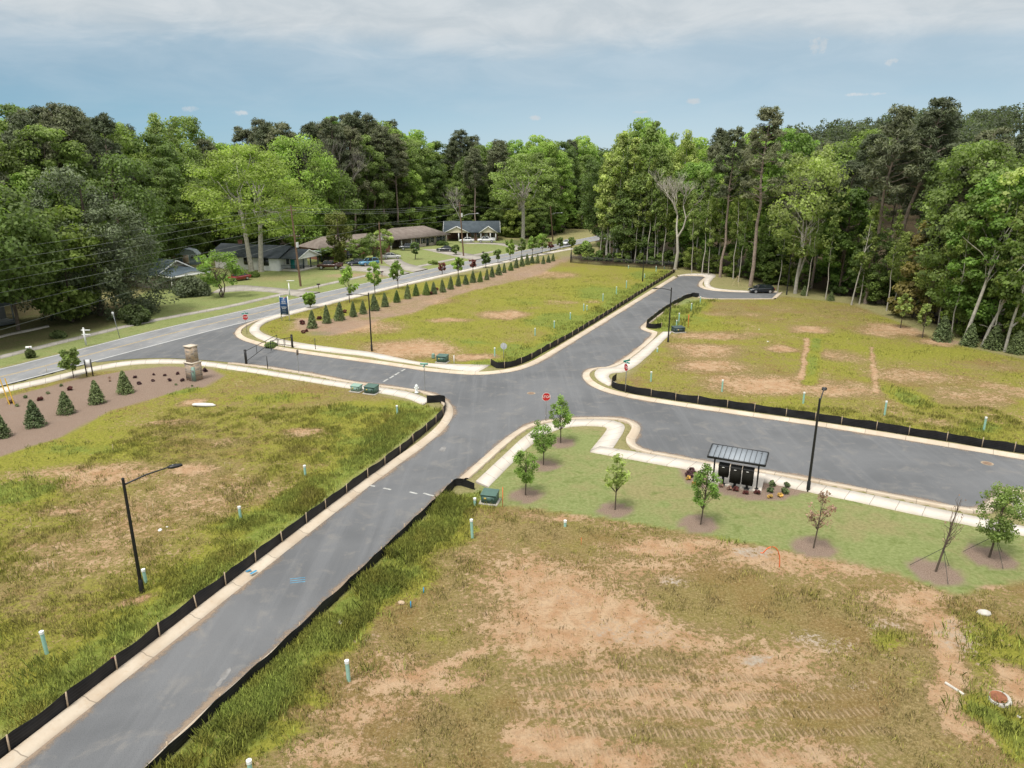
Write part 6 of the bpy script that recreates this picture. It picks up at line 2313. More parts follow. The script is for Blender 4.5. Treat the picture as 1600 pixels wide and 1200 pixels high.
solo(28, 515, 300, 'broadleaf_tree', 'dark green tree overhanging the porch house at the left edge', dk(11, 7.5, 'green', .28, 100), rz=1)
solo(-60, 540, 270, 'broadleaf_tree', 'tall dark tree cut off by the left edge above the porch roof', dk(12, 9, 'green', .3), rz=2)
solo(108, 470, 330, 'broadleaf_tree', 'yellow green boughs between the porch house and the magnolia', dk(13, 5.5, 'bush', .1, 60), Y=101, rz=0)
solo(200, 440, 250, 'broadleaf_tree', 'rounded mid green tree behind the magnolia crown', dk(14, 8.5, 'green', .15), Y=132, rz=0)
solo(262, 410, 232, 'broadleaf_tree', 'rounded deep green tree behind the garden shed', dk(15, 9.5, 'green', .1), Y=172, rz=0)
solo(478, 400, 215, 'broadleaf_tree', 'dense bright green tree right of the huge spreading tree', dk(16, 9.5, 'fresh', .1, 110), Y=190, rz=0)
solo(520, 395, 268, 'broadleaf_tree', 'leafy mid green tree behind the flat canopy', dk(17, 7.5, 'green', .05, 90), Y=196, rz=0)


def oak(H):
    rs = np.random.RandomState(8)
    tb = MB()
    fk = H * .48
    tb.tube([(0, 0, -.4), (.1, 0, fk * .5), (0, 0, fk)], [.62, .48, .42], 10, cap=False)
    C = ellipsoid_pts(95, rs, 11.0, H, H * .5, 'top')
    ends = C[rs.choice(len(C), 26, replace=False)]
    for c in ends:
        s0 = np.array((0, 0, fk * (.85 + .25 * rs.rand())))
        limb(tb, s0, c, .22, .04, rs, .06, 6, sag=.07)
    cb = MB()
    leaves(cb, C, 1.5 + .8 * rs.rand(len(C)), 75, .5, rs, flat=.55, up=.5, shell=.25)
    return tb.mesh('trunk', M_BARKG, True), cb.mesh('crown', LM['pale'])


solo(817, 381, 243, 'oak_tree', 'pale green spreading oak with a bare grey bole beyond the blue roofed house', oak)
solo(536, 385, 207, 'dead_tree', 'dead grey tree with bare twiggy crown in the left wood', lambda H: bare_proto(4, H, .42, .42, mat('dead_bark', (.19, .17, .155), .95, .2), 6, .34, upb=.5, ntw=3), Y=197, parts=('trunk', 'twigs'))
solo(720, 380, 290, 'dead_tree', 'pale bare branches low in the wood above the lamp arm pole', lambda H: bare_proto(14, H, .5, .35, None, 5, .22), Y=237, parts=('trunk', 'twigs'))
solo(1055, 421, 262, 'bare_tree', 'pale grey leafless tree with a forked trunk at the picket fence', lambda H: bare_proto(22, H, .52, .27, mat('pale_bark', (.42, .385, .33), .95, .15), 6, .34, upb=.75, ntw=4), rz=.4, parts=('trunk', 'twigs'))


def tall(seed, R, lm, c0, lean=(0, 0), nc=70, nl=80, ls=.46, bark=None, r0=.28):
    return lambda H: proto('tree', 'tall', seed, H, R, LM[lm], bark or M_BARKG, c0, nc, nl, ls, shape='tall', lean=lean, r0=r0, fork=4, crad=R * .36, limbs=22)


solo(1000, 409, 190, 'poplar_tree', 'tall pale green poplar with a straight white trunk by the picket fence', tall(41, 3.6, 'pale', .3, (1.5, 0)))
solo(963, 405, 205, 'poplar_tree', 'slender pale poplar left of the straight white trunk', tall(42, 3.0, 'pale', .25, (.6, 0)))
solo(985, 407, 215, 'poplar_tree', 'thin stemmed poplar between two white trunks', tall(43, 2.6, 'pale', .35))
solo(948, 403, 240, 'poplar_tree', 'slim poplar at the end of the main road wood', tall(44, 3.0, 'pale', .3))
solo(1125, 433, 200, 'pine_tree', 'tall pine with a thin brown bole right of the leafless tree', lambda H: pine_proto(51, H, 4.0, .55, (.9, 0)))
solo(1172, 447, 170, 'pine_tree', 'tallest dark pine behind the grass bank with a straight bole', lambda H: pine_proto(52, H, 4.6, .5, (.5, 0), r0=.38))


def fork_tree(seed, R, lm, lean, H, branches, bark=None, r0=.32, c0=.45, nc=60, nl=60):
    """trunk given as polylines in (x, z) fractions of the height"""
    rs = np.random.RandomState(seed)
    tb = MB()
    ends = []
    for pts, ra, rb_ in branches:
        P = np.array([(x * H, rs.normal() * .15, z * H) for x, z in pts])
        P = chaikin(P, 1)
        tb.tube(P, np.linspace(ra, rb_, len(P)), 9, cap=False)
        if rb_ > .035:
            ends.append(P[-1])
    cb = MB()
    C = ellipsoid_pts(nc, rs, R, H, H * c0, 'round')
    C[:, 0] += lean * H * (C[:, 2] / H)
    for c in C[rs.choice(len(C), 14, replace=False)]:
        e = ends[rs.randint(len(ends))]
        limb(tb, e * (.75 + .2 * rs.rand()), c, .055, .015, rs, .06, 4, sides=5)
    leaves(cb, C, R * .3 * (.7 + .6 * rs.rand(nc)), nl, .45, rs, flat=.6)
    return tb.mesh('trunk', bark or M_BARKG, True), cb.mesh('crown', LM[lm])


solo(1242, 458, 238, 'forked_tree', 'light green tree with three upright grey stems by the end lamp', lambda H: fork_tree(61, 6.0, 'pale', .01, H, (([(0, -.02), (.005, .15), (.02, .3), (.005, .44)], .36, .14), ([(.008, .12), (.04, .24), (.07, .36), (.06, .46)], .24, .1), ([(.005, .15), (.02, .33), (.03, .5)], .2, .08)), c0=.3, nc=75, nl=75))
solo(1352, 474, 168, 'pine_tree', 'leaning tall pine with a long bare bole in the right wood', lambda H: pine_proto(53, H, 4.8, .58, (1.4, 0), r0=.36))
solo(1372, 473, 157, 'pine_tree', 'strongly leaning pine with a flat dark top, right of another leaning pine', lambda H: pine_proto(54, H, 4.6, .6, (5.6, 0), r0=.42))
solo(1330, 476, 330, 'birch_tree', 'slim crooked white stemmed sapling at the edge of the right-hand lot', tall(45, 1.4, 'bush', .35, (1.6, 0), 22, 40, .4, r0=.12))
solo(1446, 500, 250, 'pine_tree', 'short leaning dark trunked pine above the dark hollow', lambda H: pine_proto(55, H, 3.8, .45, (2.0, 0), r0=.3))
solo(1503, 537, 262, 'forked_tree', 'grey tree forking widely above the dark hollow at the right', lambda H: fork_tree(62, 3.8, 'pale', .2, H * .98, (([(0, -.02), (.05, .25), (.09, .47)], .23, .15), ([(.088, .46), (.02, .54), (-.06, .6), (-.12, .64)], .075, .02), ([(.09, .46), (.14, .62), (.24, .82), (.32, .98)], .14, .04)), c0=.72, nc=26, nl=45))
solo(1534, 541, 300, 'poplar_tree', 'slanting thin grey tree at the lot edge near the right edge', tall(46, 3.0, 'bush', .35, (4.5, 0), 34, 50, r0=.2))
solo(1567, 548, 330, 'forked_tree', 'curving grey double stemmed tree at the far right edge of the lot', lambda H: fork_tree(63, 3.4, 'bush', .06, H, (([(0, -.02), (.03, .2), (.06, .45), (.05, .8)], .2, .07), ([(.025, .18), (.09, .25), (.13, .45), (.15, .7)], .14, .05)), c0=.35, nc=40, nl=50, r0=.2))
solo(1310, 470, 300, 'broadleaf_tree', 'leafy low boughs right of the three stemmed tree', dk(18, 4.0, 'bush', .05, 60), Y=124)
solo(1205, 455, 370, 'broadleaf_tree', 'small leafy maple behind the parked black car', dk(19, 3.2, 'bush', .02, 45), Y=138)
solo(1425, 500, 350, 'cedar_tree', 'golden green cedar beside the dark hollow', lambda H: proto('tree', 'cone', 71, H, 3.0, LM['olive'], M_BARK, .03, 60, 90, .4, shape='cone', flat=.6), Y=104)


# slim pale stems that stand in the edge of the wood
SLIM = [proto('s', 's', 250 + i, 20, 1.5, LM[('bush', 'pale')[i]], mat('pale_bark', (.42, .385, .33), .95, .15), .42, 30, 60, .32, shape='tall', r0=.13, crad=.7, lean=((.5, 0), (-.8, 0))[i]) for i in range(2)]
for i, (px, py, t) in enumerate(((938, 402, 250), (954, 405, 262), (972, 408, 240), (992, 410, 275), (1012, 412, 250), (1024, 413, 285), (1036, 415, 262), (1082, 426, 300), (1098, 428, 270), (1108, 430, 320), (1147, 436, 285), (1155, 440, 300), (1217, 457, 330), (1262, 463, 310), (1292, 468, 330), (1345, 476, 320), (1388, 486, 330), (1470, 512, 330), (1490, 530, 345), (1552, 545, 330))):
    c = at(px, py)
    z = gz(*c)
    _, zt = atz(px, t, c[1])
    make_tree('slim_tree', SLIM[i % 2], (c[0], c[1] + .6, z), '%s slim pale stem from the main road end along the edge of the right wood' % ORD[i], 'tree', 'slim pale stems along the edge of the right wood', (zt - z) / 20 * .9, (zt - z) / 20)


# ivy covered trunk, small yard trees and shrubs
def ivy(H):
    rs = np.random.RandomState(9)
    tb = MB().tube([(0, 0, -.3), (0, 0, H * .9)], [.35, .2], 8)
    C = []
    for t in np.linspace(.05, .97, 46):
        w = (.9 if t < .35 else 2.0 + 1.0 * math.sin((t - .35) / .65 * 3.14)) * (.6 + .5 * rs.rand())
        a = rs.rand() * 6.28
        C.append((w * .8 * math.cos(a), w * .8 * math.sin(a), H * t))
    cb = leaves(MB(), C, 1.05, 150, .38, rs, flat=1.0)
    return tb.mesh('trunk', M_BARK, True), cb.mesh('crown', LM['ivy'])


solo(531, 411, 334, 'ivy_clad_trunk', 'tall column of yellow green ivy on a trunk in front of the brick ranch', ivy)


def yard_tree(seed, R, lm, c0=.3, stems=3):
    def f(H):
        rs = np.random.RandomState(seed)
        tb = MB()
        C = ellipsoid_pts(34, rs, R, H, H * c0, 'round')
        for k in range(stems):
            a = k * 2.1 + .5
            e = np.array((math.cos(a) * R * .4, math.sin(a) * R * .4, H * .6))
            limb(tb, (0, 0, -.2), e, .13, .05, rs, .05)
            for c in C[rs.choice(len(C), 5, replace=False)]:
                limb(tb, e * .8, c, .05, .015, rs, .06, 4, sides=5)
        cb = leaves(MB(), C, R * .3, 70, .34, rs, flat=.6)
        return tb.mesh('trunk', M_BARK, True), cb.mesh('crown', LM[lm])
    return f


solo(347, 464, 391, 'yard_tree', 'small airy green yard tree with several stems beside the round bush', yard_tree(2, 3.6, 'fresh'))
solo(585, 405, 365, 'yard_tree', 'bushy green yard tree against the brick ranch wall', yard_tree(3, 3.0, 'green', .1))
solo(560, 405, 375, 'yard_tree', 'leafy dark shrub tree between ivy column and brick ranch', yard_tree(4, 2.6, 'green', .05))
solo(600, 398, 360, 'yard_tree', 'pale leaved yard tree partly hiding the bare utility pole', yard_tree(5, 2.4, 'pale', .3))
solo(649, 405, 379, 'yard_tree', 'single green sapling on the lawn before the slate pickup', yard_tree(6, 1.1, 'green', .35, 1))
solo(712, 398, 383, 'yard_tree', 'small clipped tree beside the black saloon', yard_tree(7, 1.0, 'green', .2, 1))
solo(510, 408, 388, 'yard_tree', 'rounded bush behind the dark red pickup', yard_tree(8, 2.2, 'bush', .03))


def bush_mesh(seed, R, H, lm, nc=34, nl=120, ls=.3):
    rs = np.random.RandomState(seed)
    C = ellipsoid_pts(nc, rs, R * .8, H * .9, .05, 'top')
    st = MB()
    for c in C[:7]:
        limb(st, (0, 0, -.1), c, .04, .012, rs, .05, 3, sides=5)
    return st.mesh('stems', M_BARK), leaves(MB(), C, R * .3, nl, ls, rs, flat=.8).mesh('foliage', LM[lm])


def bush(px, py, R, H, lm, lab, seed=1, name='shrub', group=None, ls=.3, nc=34, nl=120):
    c = at(px, py)
    return make_tree(name, bush_mesh(seed, R, H, lm, nc, nl, ls), (c[0], c[1], gz(*c)), lab, 'shrub', group, parts=('stems', 'foliage'))


bush(301, 461, 3.5, 3.2, 'mag', 'big round dark bush in front of the white edged carport', 3, nl=200)
bush(212, 504, 2.6, 2.4, 'dark', 'dark clipped bush at the foot of the magnolia', 4, nl=160)
bush(640, 386, 1.0, .9, 'fresh', 'small round bush at the corner of the brick ranch', 6)
bush(690, 383, 2.2, .9, 'bush', 'low shrubs along the front of the tan brick house', 7)
bush(395, 432, 1.8, .8, 'bush', 'tuft of weeds round the double grey trunks', 8)
bush(372, 431, 1.5, .7, 'bush', 'weedy shrub left of the double grey trunks', 9)
bush(677, 412, 1.5, .6, 'bush', 'low weedy shrub on the verge near the far driveway', 10)
bush(48, 557, .6, .9, 'dark', 'tuft of greenery round the white mailbox post', 11)
bush(424, 541.5, .8, .55, 'green', 'clump of green weeds on the verge by the far barrier', 12, ls=.25)
bush(91, 527, 1.0, .9, 'dark', 'dark little bush on the shaded lawn by the porch house', 13)
for i, (x, y, s_, m_) in enumerate(((901, 397, 1.1, 'green'), (908, 396, 1.3, 'fresh'), (915, 396, 1.8, 'fresh'), (921, 397, 1.4, 'green'))):
    bush(x, y, s_, s_ * 1.9, m_, '%s bush from the road behind the picket fence corner' % ORD[i], 20 + i)

for i, (x, y, s_) in enumerate(((915, 408, 1.2), (926, 409, 1.0), (936, 409.5, 1.4), (951, 410.5, 1.1), (966, 412, 1.3), (981, 413, 1.0), (1002, 414, 1.4), (1018, 415.5, 1.1), (1034, 416.5, 1.3), (1064, 419, 1.2))):
    bush(x, y - 3, s_, s_ * 1.7, ('bush', 'green')[i % 2], '%s leafy bush from the left behind the black picket fence' % ORD[i], 60 + i % 3, group='leafy bushes behind the black picket fence')

# ---- the small evergreens of the berm and of the bed
def cone_mesh(seed, H, R, lm):
    rs = np.random.RandomState(seed)
    tb = MB().tube([(0, 0, -.1), (0, 0, H * .95)], [.05, .015], 6)
    N = 46
    C, Rr = [], []
    for i in range(N):
        t = i / (N - 1)
        w = R * (1 - t) ** .85 + .04
        a = i * 2.399
        C.append((w * .72 * math.cos(a), w * .72 * math.sin(a), .08 + (H - .15) * t))
        Rr.append(.12 + .34 * w)
    cb = leaves(MB(), C, Rr, 70, .2, rs, flat=.85, aspect=1.7, up=.25, shell=.35, cj=.18)
    return tb.mesh('trunk', M_BARK), cb.mesh('crown', LM[lm])


cones = [cone_mesh(s, 2.5, .82 + .06 * s, 'cedar') for s in (1, 2, 3)]
cones_o = [cone_mesh(4, 2.4, .9, 'green')]
berm = [(488, 512, 26), (511, 504.5, 26), (530, 500, 25), (552, 494.5, 23), (567.5, 490, 22), (586, 485, 24), (602, 478.5, 20), (620, 472, 21), (636.5, 466.5, 20), (650, 461.5, 19), (666, 460.5, 21), (678, 459, 18), (692, 456, 19), (704, 451.5, 19),
        (716, 447, 17), (728, 444, 16), (739, 441, 18), (750, 440, 16), (760.5, 437, 16), (769, 432.6, 15), (779, 429.3, 16), (788, 425.8, 14), (798, 422.3, 14), (806.5, 418.3, 13), (816, 415.8, 15), (824, 413, 15), (831.5, 411.3, 13), (839.5, 411.3, 13),
        (849, 412, 13), (857, 410, 12), (864, 407.8, 12)]
for i, (x, y, hp) in enumerate(berm):
    c = at(x, y)
    h = (hp / FPX) * (c[1] * CP + CAMH * SP) * 1.04
    odd = i in (7, 9, 10, 17, 22)
    me_ = cones_o[0] if odd else cones[i % 3]
    s = h / 2.5
    lab = '%s small conical evergreen from the blue sign end of the berm row' % ORD[i]
    rq = random.Random(i)
    o_ = make_tree('conical_evergreen', me_, (c[0], c[1], gz(*c)), lab, 'evergreen', 'row of small evergreens on the mulched berm', s * rq.uniform(.64, .86), s * rq.uniform(.88, 1.1))
    o_.rotation_euler[0] = rq.uniform(-.06, .06)
    o_.rotation_euler[1] = rq.uniform(-.06, .06)
bed = [(3, 682, 41), (55.5, 665, 44), (104, 645, 37), (152, 629, 38), (196, 613.5, 37)]
for i, (x, y, hp) in enumerate(bed):
    c = at(x, y)
    h = (hp / FPX) * (c[1] * CP + CAMH * SP) * 1.06
    lab = ['dark conical evergreen cut by the left edge in the mulched bed', 'second dark conical evergreen from the left edge in the mulched bed', 'middle one of five dark evergreens in the mulched bed', 'dark conical evergreen below the notice board in the mulched bed', 'rightmost dark conical evergreen of the mulched bed'][i]
    make_tree('conical_evergreen', cones[i % 3], (c[0], c[1], gz(*c)), lab, 'evergreen', 'dark evergreens of the mulched bed', h / 2.5 * .84, h / 2.5 * .92)

# ---- shrubs of the beds
SH = {k: [bush_mesh(s, .42, .55, k, 14, 60, .13) for s in (1, 2)] for k in ('plum', 'red', 'cedar', 'gold', 'brown')}
gbed = 'small shrubs of the mulched bed'
bedsh = [(211, 590, 'plum', .9), (217.5, 600, 'plum', 1), (239, 595, 'plum', .8), (240, 585.5, 'plum', .7), (257.5, 586.5, 'plum', .8), (278, 584, 'plum', .9), (265, 594.5, 'plum', 1), (285, 595, 'plum', 1), (320, 580, 'plum', 1.3), (96, 603, 'cedar', .8), (75, 614.5, 'cedar', .8),
         (40, 621, 'cedar', .9), (110, 609, 'red', 1.2), (63, 625, 'red', 1.2), (17, 629, 'brown', 1.2), (27, 634, 'cedar', .8), (171, 590, 'brown', .6), (172, 595, 'brown', .6), (300, 603, 'cedar', .5), (275, 601, 'cedar', .6)]
colw = {'plum': 'dark plum', 'cedar': 'low dark green', 'red': 'reddish brown', 'brown': 'dry brownish', 'gold': 'yellow'}
cnt = {}
for x, y, k, s in bedsh:
    cnt[k] = cnt.get(k, 0) + 1
    c = at(x, y)
    make_tree('low_shrub', SH[k][int(x) % 2], (c[0], c[1], gz(*c)), '%s %s shrub in the mulched bed by the stone pillar' % (ORD[cnt[k] - 1], colw[k]), 'shrub', gbed, s * .62, parts=('stems', 'foliage'))
for i, (x, y, s) in enumerate(((472, 506, 1.5), (499, 498.5, 1.4), (539, 488.5, 1.3), (474, 520, 1.1), (479, 518, .9), (672, 460, 1.6), (683, 453, 1.2), (640, 463, .9))):
    c = at(x, y)
    make_tree('low_shrub', SH['red'][i % 2], (c[0], c[1], gz(*c)), '%s reddish shrub from the blue sign among the berm evergreens' % ORD[i], 'shrub', 'reddish shrubs on the berm', s * .75, parts=('stems', 'foliage'))
kios = [(1206, 758, 'cedar', 1.1), (1204, 768, 'cedar', 1.0), (1226, 769, 'cedar', 1.2), (1229, 759, 'cedar', 1.0), (1203, 777.5, 'gold', .75), (1219, 775, 'gold', .8), (1126, 759, 'brown', .8), (1150, 766, 'red', .9), (1165, 771, 'red', .8), (1183, 771, 'red', .9),
        (1081, 737, 'plum', 1.1), (1077, 743, 'plum', 1.2), (1076, 748, 'gold', .8), (1084, 756, 'gold', .75), (1140, 764, 'brown', .8)]
cnt = {}
for x, y, k, s in kios:
    side = 'left of' if x < 1100 else ('right of' if x > 1195 else 'in front of')
    key = (k, side)
    cnt[key] = cnt.get(key, 0) + 1
    c = at(x, y)
    make_tree('low_shrub', SH[k][int(y) % 2], (c[0], c[1], gz(*c)), '%s %s shrub %s the letterbox shelter' % (ORD[cnt[key] - 1], colw[k], side), 'shrub', 'small shrubs round the letterbox shelter', s * .68, parts=('stems', 'foliage'))


# ---- young planted trees
def sapling(seed, H, R, lm, c0=.35, nc=26, nl=46, ls=.11, lean=0.0, shape='tall', r=.045):
    rs = np.random.RandomState(seed)
    tb = MB()
    top = np.array((lean, 0, H * .96))
    tb.tube([(0, 0, -.1), top * .35 + (.02, 0, 0), top * .7, top], [r, r * .85, r * .5, r * .2], 7, cap=False)
    C = ellipsoid_pts(nc, rs, R, H, H * c0, shape)
    C[:, 0] += lean * C[:, 2] / H
    for c in C:
        zb = max(c[2] - np.hypot(c[0], c[1]) * 1.3 - .2, H * c0 * .8)
        limb(tb, top * (zb / top[2]), c, r * .35, r * .1, rs, .04, 3, sides=4)
    cb = leaves(MB(), C, R * .34, int(nl * 1.45), ls, rs, flat=.95, shell=.1, jit=.6)
    return tb.mesh('trunk', M_BARK, True), cb.mesh('crown', LM[lm])


def plant(px, py, top, R, lm, lab, seed, name='young_tree', group=None, guy=False, **kw):
    c = at(px, py)
    z = gz(*c)
    lean_px = kw.pop('dx', 0)
    _, zt = atz(px, top, c[1])
    H = zt - z
    lean = lean_px / FPX * (c[1] * CP + (CAMH - H) * SP)
    r = make_tree(name, sapling(seed, H, R * .88, lm, lean=lean, **kw), (c[0], c[1], z), lab, 'young tree', group, rz=0.0)
    if guy:
        g_ = MB()
        for k in range(3):
            a = k * 2.09 + .5
            g_.tube([(lean * .3, 0, H * .32), (math.cos(a) * 1.25, math.sin(a) * 1.25, 0)], .014, 5)
        g_.build('guy_ropes', mat('dark_rope', (.03, .035, .03), .8), r)
    return r


gp = 'young trees of the park lawn in mulch rings'
plant(876, 691, 621, .95, 'fresh', 'young tree with an oval dense crown under the red stop sign', 101, group=gp, c0=.36, nc=34, nl=60, dx=-2)
plant(849, 725, 656, 1.0, 'fresh', 'young tree with a ragged top between two other park saplings by the pavement', 102, group=gp, c0=.32, nc=34, nl=52, shape='round')
plant(821, 772, 699, .95, 'fresh', 'young tree in the park lawn nearest the green transformer box', 103, group=gp, c0=.33, nc=32, nl=60, shape='round', dx=1)
plant(961, 795, 711, .92, 'pale', 'thin pale young tree in the middle of the park lawn', 104, group=gp, c0=.4, nc=30, nl=20, ls=.16)
plant(1094.5, 819, 726, .98, 'fresh', 'bright green young tree just left of the letterbox shelter', 105, group=gp, c0=.32, nc=34, nl=50, dx=6)
plant(1271, 855, 769, .85, 'brown', 'withered brownish young tree below the lamp beside the shelter', 106, group=gp, c0=.42, nc=24, nl=12, ls=.13, dx=6)
plant(1462, 891, 776, .62, 'brown', 'nearly bare leaning young tree held by guy ropes', 107, group=gp, c0=.4, nc=24, nl=2, ls=.1, dx=18, guy=True, r=.06)
plant(1546, 869, 762, 1.2, 'green', 'dense dark green young tree held by guy ropes near the right edge', 108, group=gp, c0=.3, nc=50, nl=70, shape='round', dx=8, guy=True, r=.06)
gs = 'young street trees along the main road'
st = [(485, 481, 459, 1.1, 'fresh', 'small round street tree right behind the blue sign'), (546, 472, 419, 1.7, 'fresh', 'tallest vase shaped street tree above the entrance lamp'), (586, 460, 411, 1.5, 'fresh', 'vase shaped street tree, second right of the entrance lamp'),
      (622, 451, 409, 1.5, 'fresh', 'vase shaped street tree, third right of the entrance lamp'), (691, 428, 411, .9, 'red', 'thin reddish street tree before the green oval one'), (716, 431, 404, 1.3, 'fresh', 'oval green street tree below the lamp arm pole'),
      (739, 425, 401, .9, 'red', 'thin reddish street tree right of the lamp arm pole'), (759, 418, 397, 1.3, 'green', 'dull green street tree below the far driveway'), (778, 411, 390, 1.1, 'green', 'dull green street tree below the white pickup'),
      (797, 408, 373, 1.4, 'fresh', 'tall green street tree right of the white pickup'), (815, 400, 372, 1.2, 'green', 'street tree standing in front of the oak bole'), (832, 400, 371, 1.5, 'fresh', 'street tree right of the oak bole'),
      (847, 397, 367, 2.0, 'fresh', 'broadest bright street tree near the driving white car'), (860, 392, 378, .9, 'red', 'thin reddish street tree left of the driving white car'), (875, 390, 372, 1.2, 'green', 'street tree just left of the driving white car'),
      (893, 388, 372, 1.2, 'green', 'last street tree right of the driving white car')]
for i, (x, y, t, R, lm, lab) in enumerate(st):
    plant(x, y, t, R, lm, lab, 120 + i, group=gs, c0=.35, nc=22, nl=34 if lm != 'red' else 9, ls=.34, r=.07, shape='top' if i in (1, 2, 3) else 'round')
plant(115, 590, 547, 1.2, 'green', 'young round tree beside the notice board', 140, c0=.4, nc=26, nl=50, ls=.24, shape='round')
plant(1407, 512, 458, 1.1, 'pale', 'thin young tree at the brink of the right-hand lot, left of two', 141, c0=.4, nc=24, nl=30, ls=.26, r=.07)
plant(1441, 527, 476, 1.1, 'pale', 'thin young tree at the brink of the right-hand lot, right of two', 142, c0=.4, nc=24, nl=26, ls=.26, r=.07)
for i, (x, y, h, R) in enumerate(((1258, 462, 1.7, .6), (1300, 470, 1.5, .6), (1475, 533, 3.2, 1.05), (1518, 541, 2.8, 1.0), (1556, 546, 3.0, 1.1), (1592, 553, 2.8, 1.0))):
    c = at(x, y)
    make_tree('conical_evergreen', cones[i % 3], (c[0], c[1] + .5, gz(c[0], c[1] + .5)), '%s dark evergreen from the end lamp along the brink of the right-hand lot' % ORD[i], 'evergreen', 'evergreens along the brink of the right-hand lot', R / .85, h / 2.5)
# bamboo tripod left on the grass bank
c = at(1152, 446)
r = thing('stake_tripod', 'tripod of pale stakes on the grass bank left of the black car', 'stakes', (c[0], c[1], gz(*c)))
for a in (0, 1.6, 3.1, 4.7):
    MB().tube([(1.0 * math.cos(a), 1.0 * math.sin(a), 0), (.08 * math.cos(a), .08 * math.sin(a), 1.9)], .03, 6).build('stake', M_LATH, r)

# ---- the wood
PINES = [pine_proto(200 + i, 28, 4.6, (.5, .58, .45)[i % 3], (rr, 0), ncl=95, nleaf=90) for i, rr in enumerate((0, 1.2, -.8))]
BROAD = [proto('b', 'b', 210 + i, 22, 6.0, LM['green'], M_BARK, .14, 135, 125, .36, flat=.6, crad=1.35) for i in range(3)]
FRESH = [proto('f', 'f', 220 + i, 22, 5.4, LM['fresh'], M_BARK, .14, 125, 120, .36, flat=.6, crad=1.25) for i in range(2)]
POPL = [proto('p', 'p', 230 + i, 26, 3.9, LM['pale'], M_BARKG, .36, 115, 62, .34, shape='tall', crad=1.0, r0=.24) for i in range(2)]
UNDER = [proto('u', 'u', 240 + i, 7, 2.8, LM['bush'], M_BARK, .03, 36, 150, .3, flat=.6, crad=.95) for i in range(3)]

SKY = [(-400, 190), (-100, 195), (0, 190), (40, 185), (70, 165), (90, 165), (130, 154), (180, 172), (215, 190), (222, 205), (232, 190), (260, 183), (300, 190), (325, 192), (340, 212), (370, 205), (400, 202), (430, 190), (455, 186), (470, 192), (500, 185), (520, 182), (545, 174), (570, 167), (600, 168), (612, 185),
       (630, 192), (655, 212), (700, 205), (720, 198), (745, 212), (790, 212), (830, 214), (860, 208), (890, 210), (930, 206), (955, 192), (970, 190), (990, 193), (1030, 192), (1060, 196), (1090, 204), (1110, 198), (1150, 200), (1180, 178), (1210, 184), (1230, 188), (1290, 180), (1330, 182), (1360, 172), (1400, 172), (1440, 160), (1470, 170),
       (1500, 168), (1560, 158), (1600, 158), (1800, 165), (2300, 170)]
SKx, SKy = np.array([a for a, b in SKY], float), np.array([b for a, b in SKY], float)
rw = random.Random(12)


def species(px, front):
    q = rw.random()
    if px < 85:
        return 'pine' if q < .3 else ('broad' if q < .8 else 'fresh')
    if px < 225:
        return 'pine' if q < (.45 if front else .92) else 'broad'
    if px < 335:
        return 'popl' if q < .65 and not front else 'broad'
    if px < 500:
        return 'pine' if q < (.3 if front else .7) else ('broad' if q < .85 else 'fresh')
    if px < 640:
        return 'pine' if q < .62 else ('broad' if q < .9 else 'fresh')
    if px < 700:
        return 'fresh' if q < .5 else 'broad'
    if px < 750:
        return 'pine' if q < .6 else 'broad'
    if px < 950:
        return 'fresh' if q < .35 else ('popl' if q < .6 else ('broad' if q < .88 else 'pine'))
    if px < 1070:
        return 'popl' if q < .62 else ('fresh' if q < .8 else 'broad')
    if px < 1230:
        return ('pine' if q < .5 else 'fresh') if not front else ('popl' if q < .74 else ('broad' if q < .82 else 'fresh'))
    if px < 1320:
        return 'popl' if q < .3 else ('pine' if q < .65 else 'fresh')
    return ('pine' if q < .85 else 'broad') if not front else ('pine' if q < .14 else ('popl' if q < .66 else ('broad' if q < .72 else 'fresh')))


KINDS_ = {'pine': (PINES, 28.0, 'pine_tree', 'dark pine', 'pine'), 'broad': (BROAD, 22.0, 'broadleaf_tree', 'mid green broadleaf tree', 'tree'), 'fresh': (FRESH, 22.0, 'broadleaf_tree', 'fresh green broadleaf tree', 'tree'), 'popl': (POPL, 26.0, 'poplar_tree', 'pale green slender poplar', 'tree')}


def zone_name(px):
    for lim, nm_ in ((230, 'wood behind the magnolia'), (345, 'wood behind the garden shed'), (520, 'wood behind the white house'), (700, 'wood behind the brick ranch'), (930, 'wood where the main road disappears'), (1070, 'wood behind the picket fence'), (1230, 'wood behind the parked black car'), (9999, 'wood beyond the right-hand lots')):
        if px < lim:
            return nm_


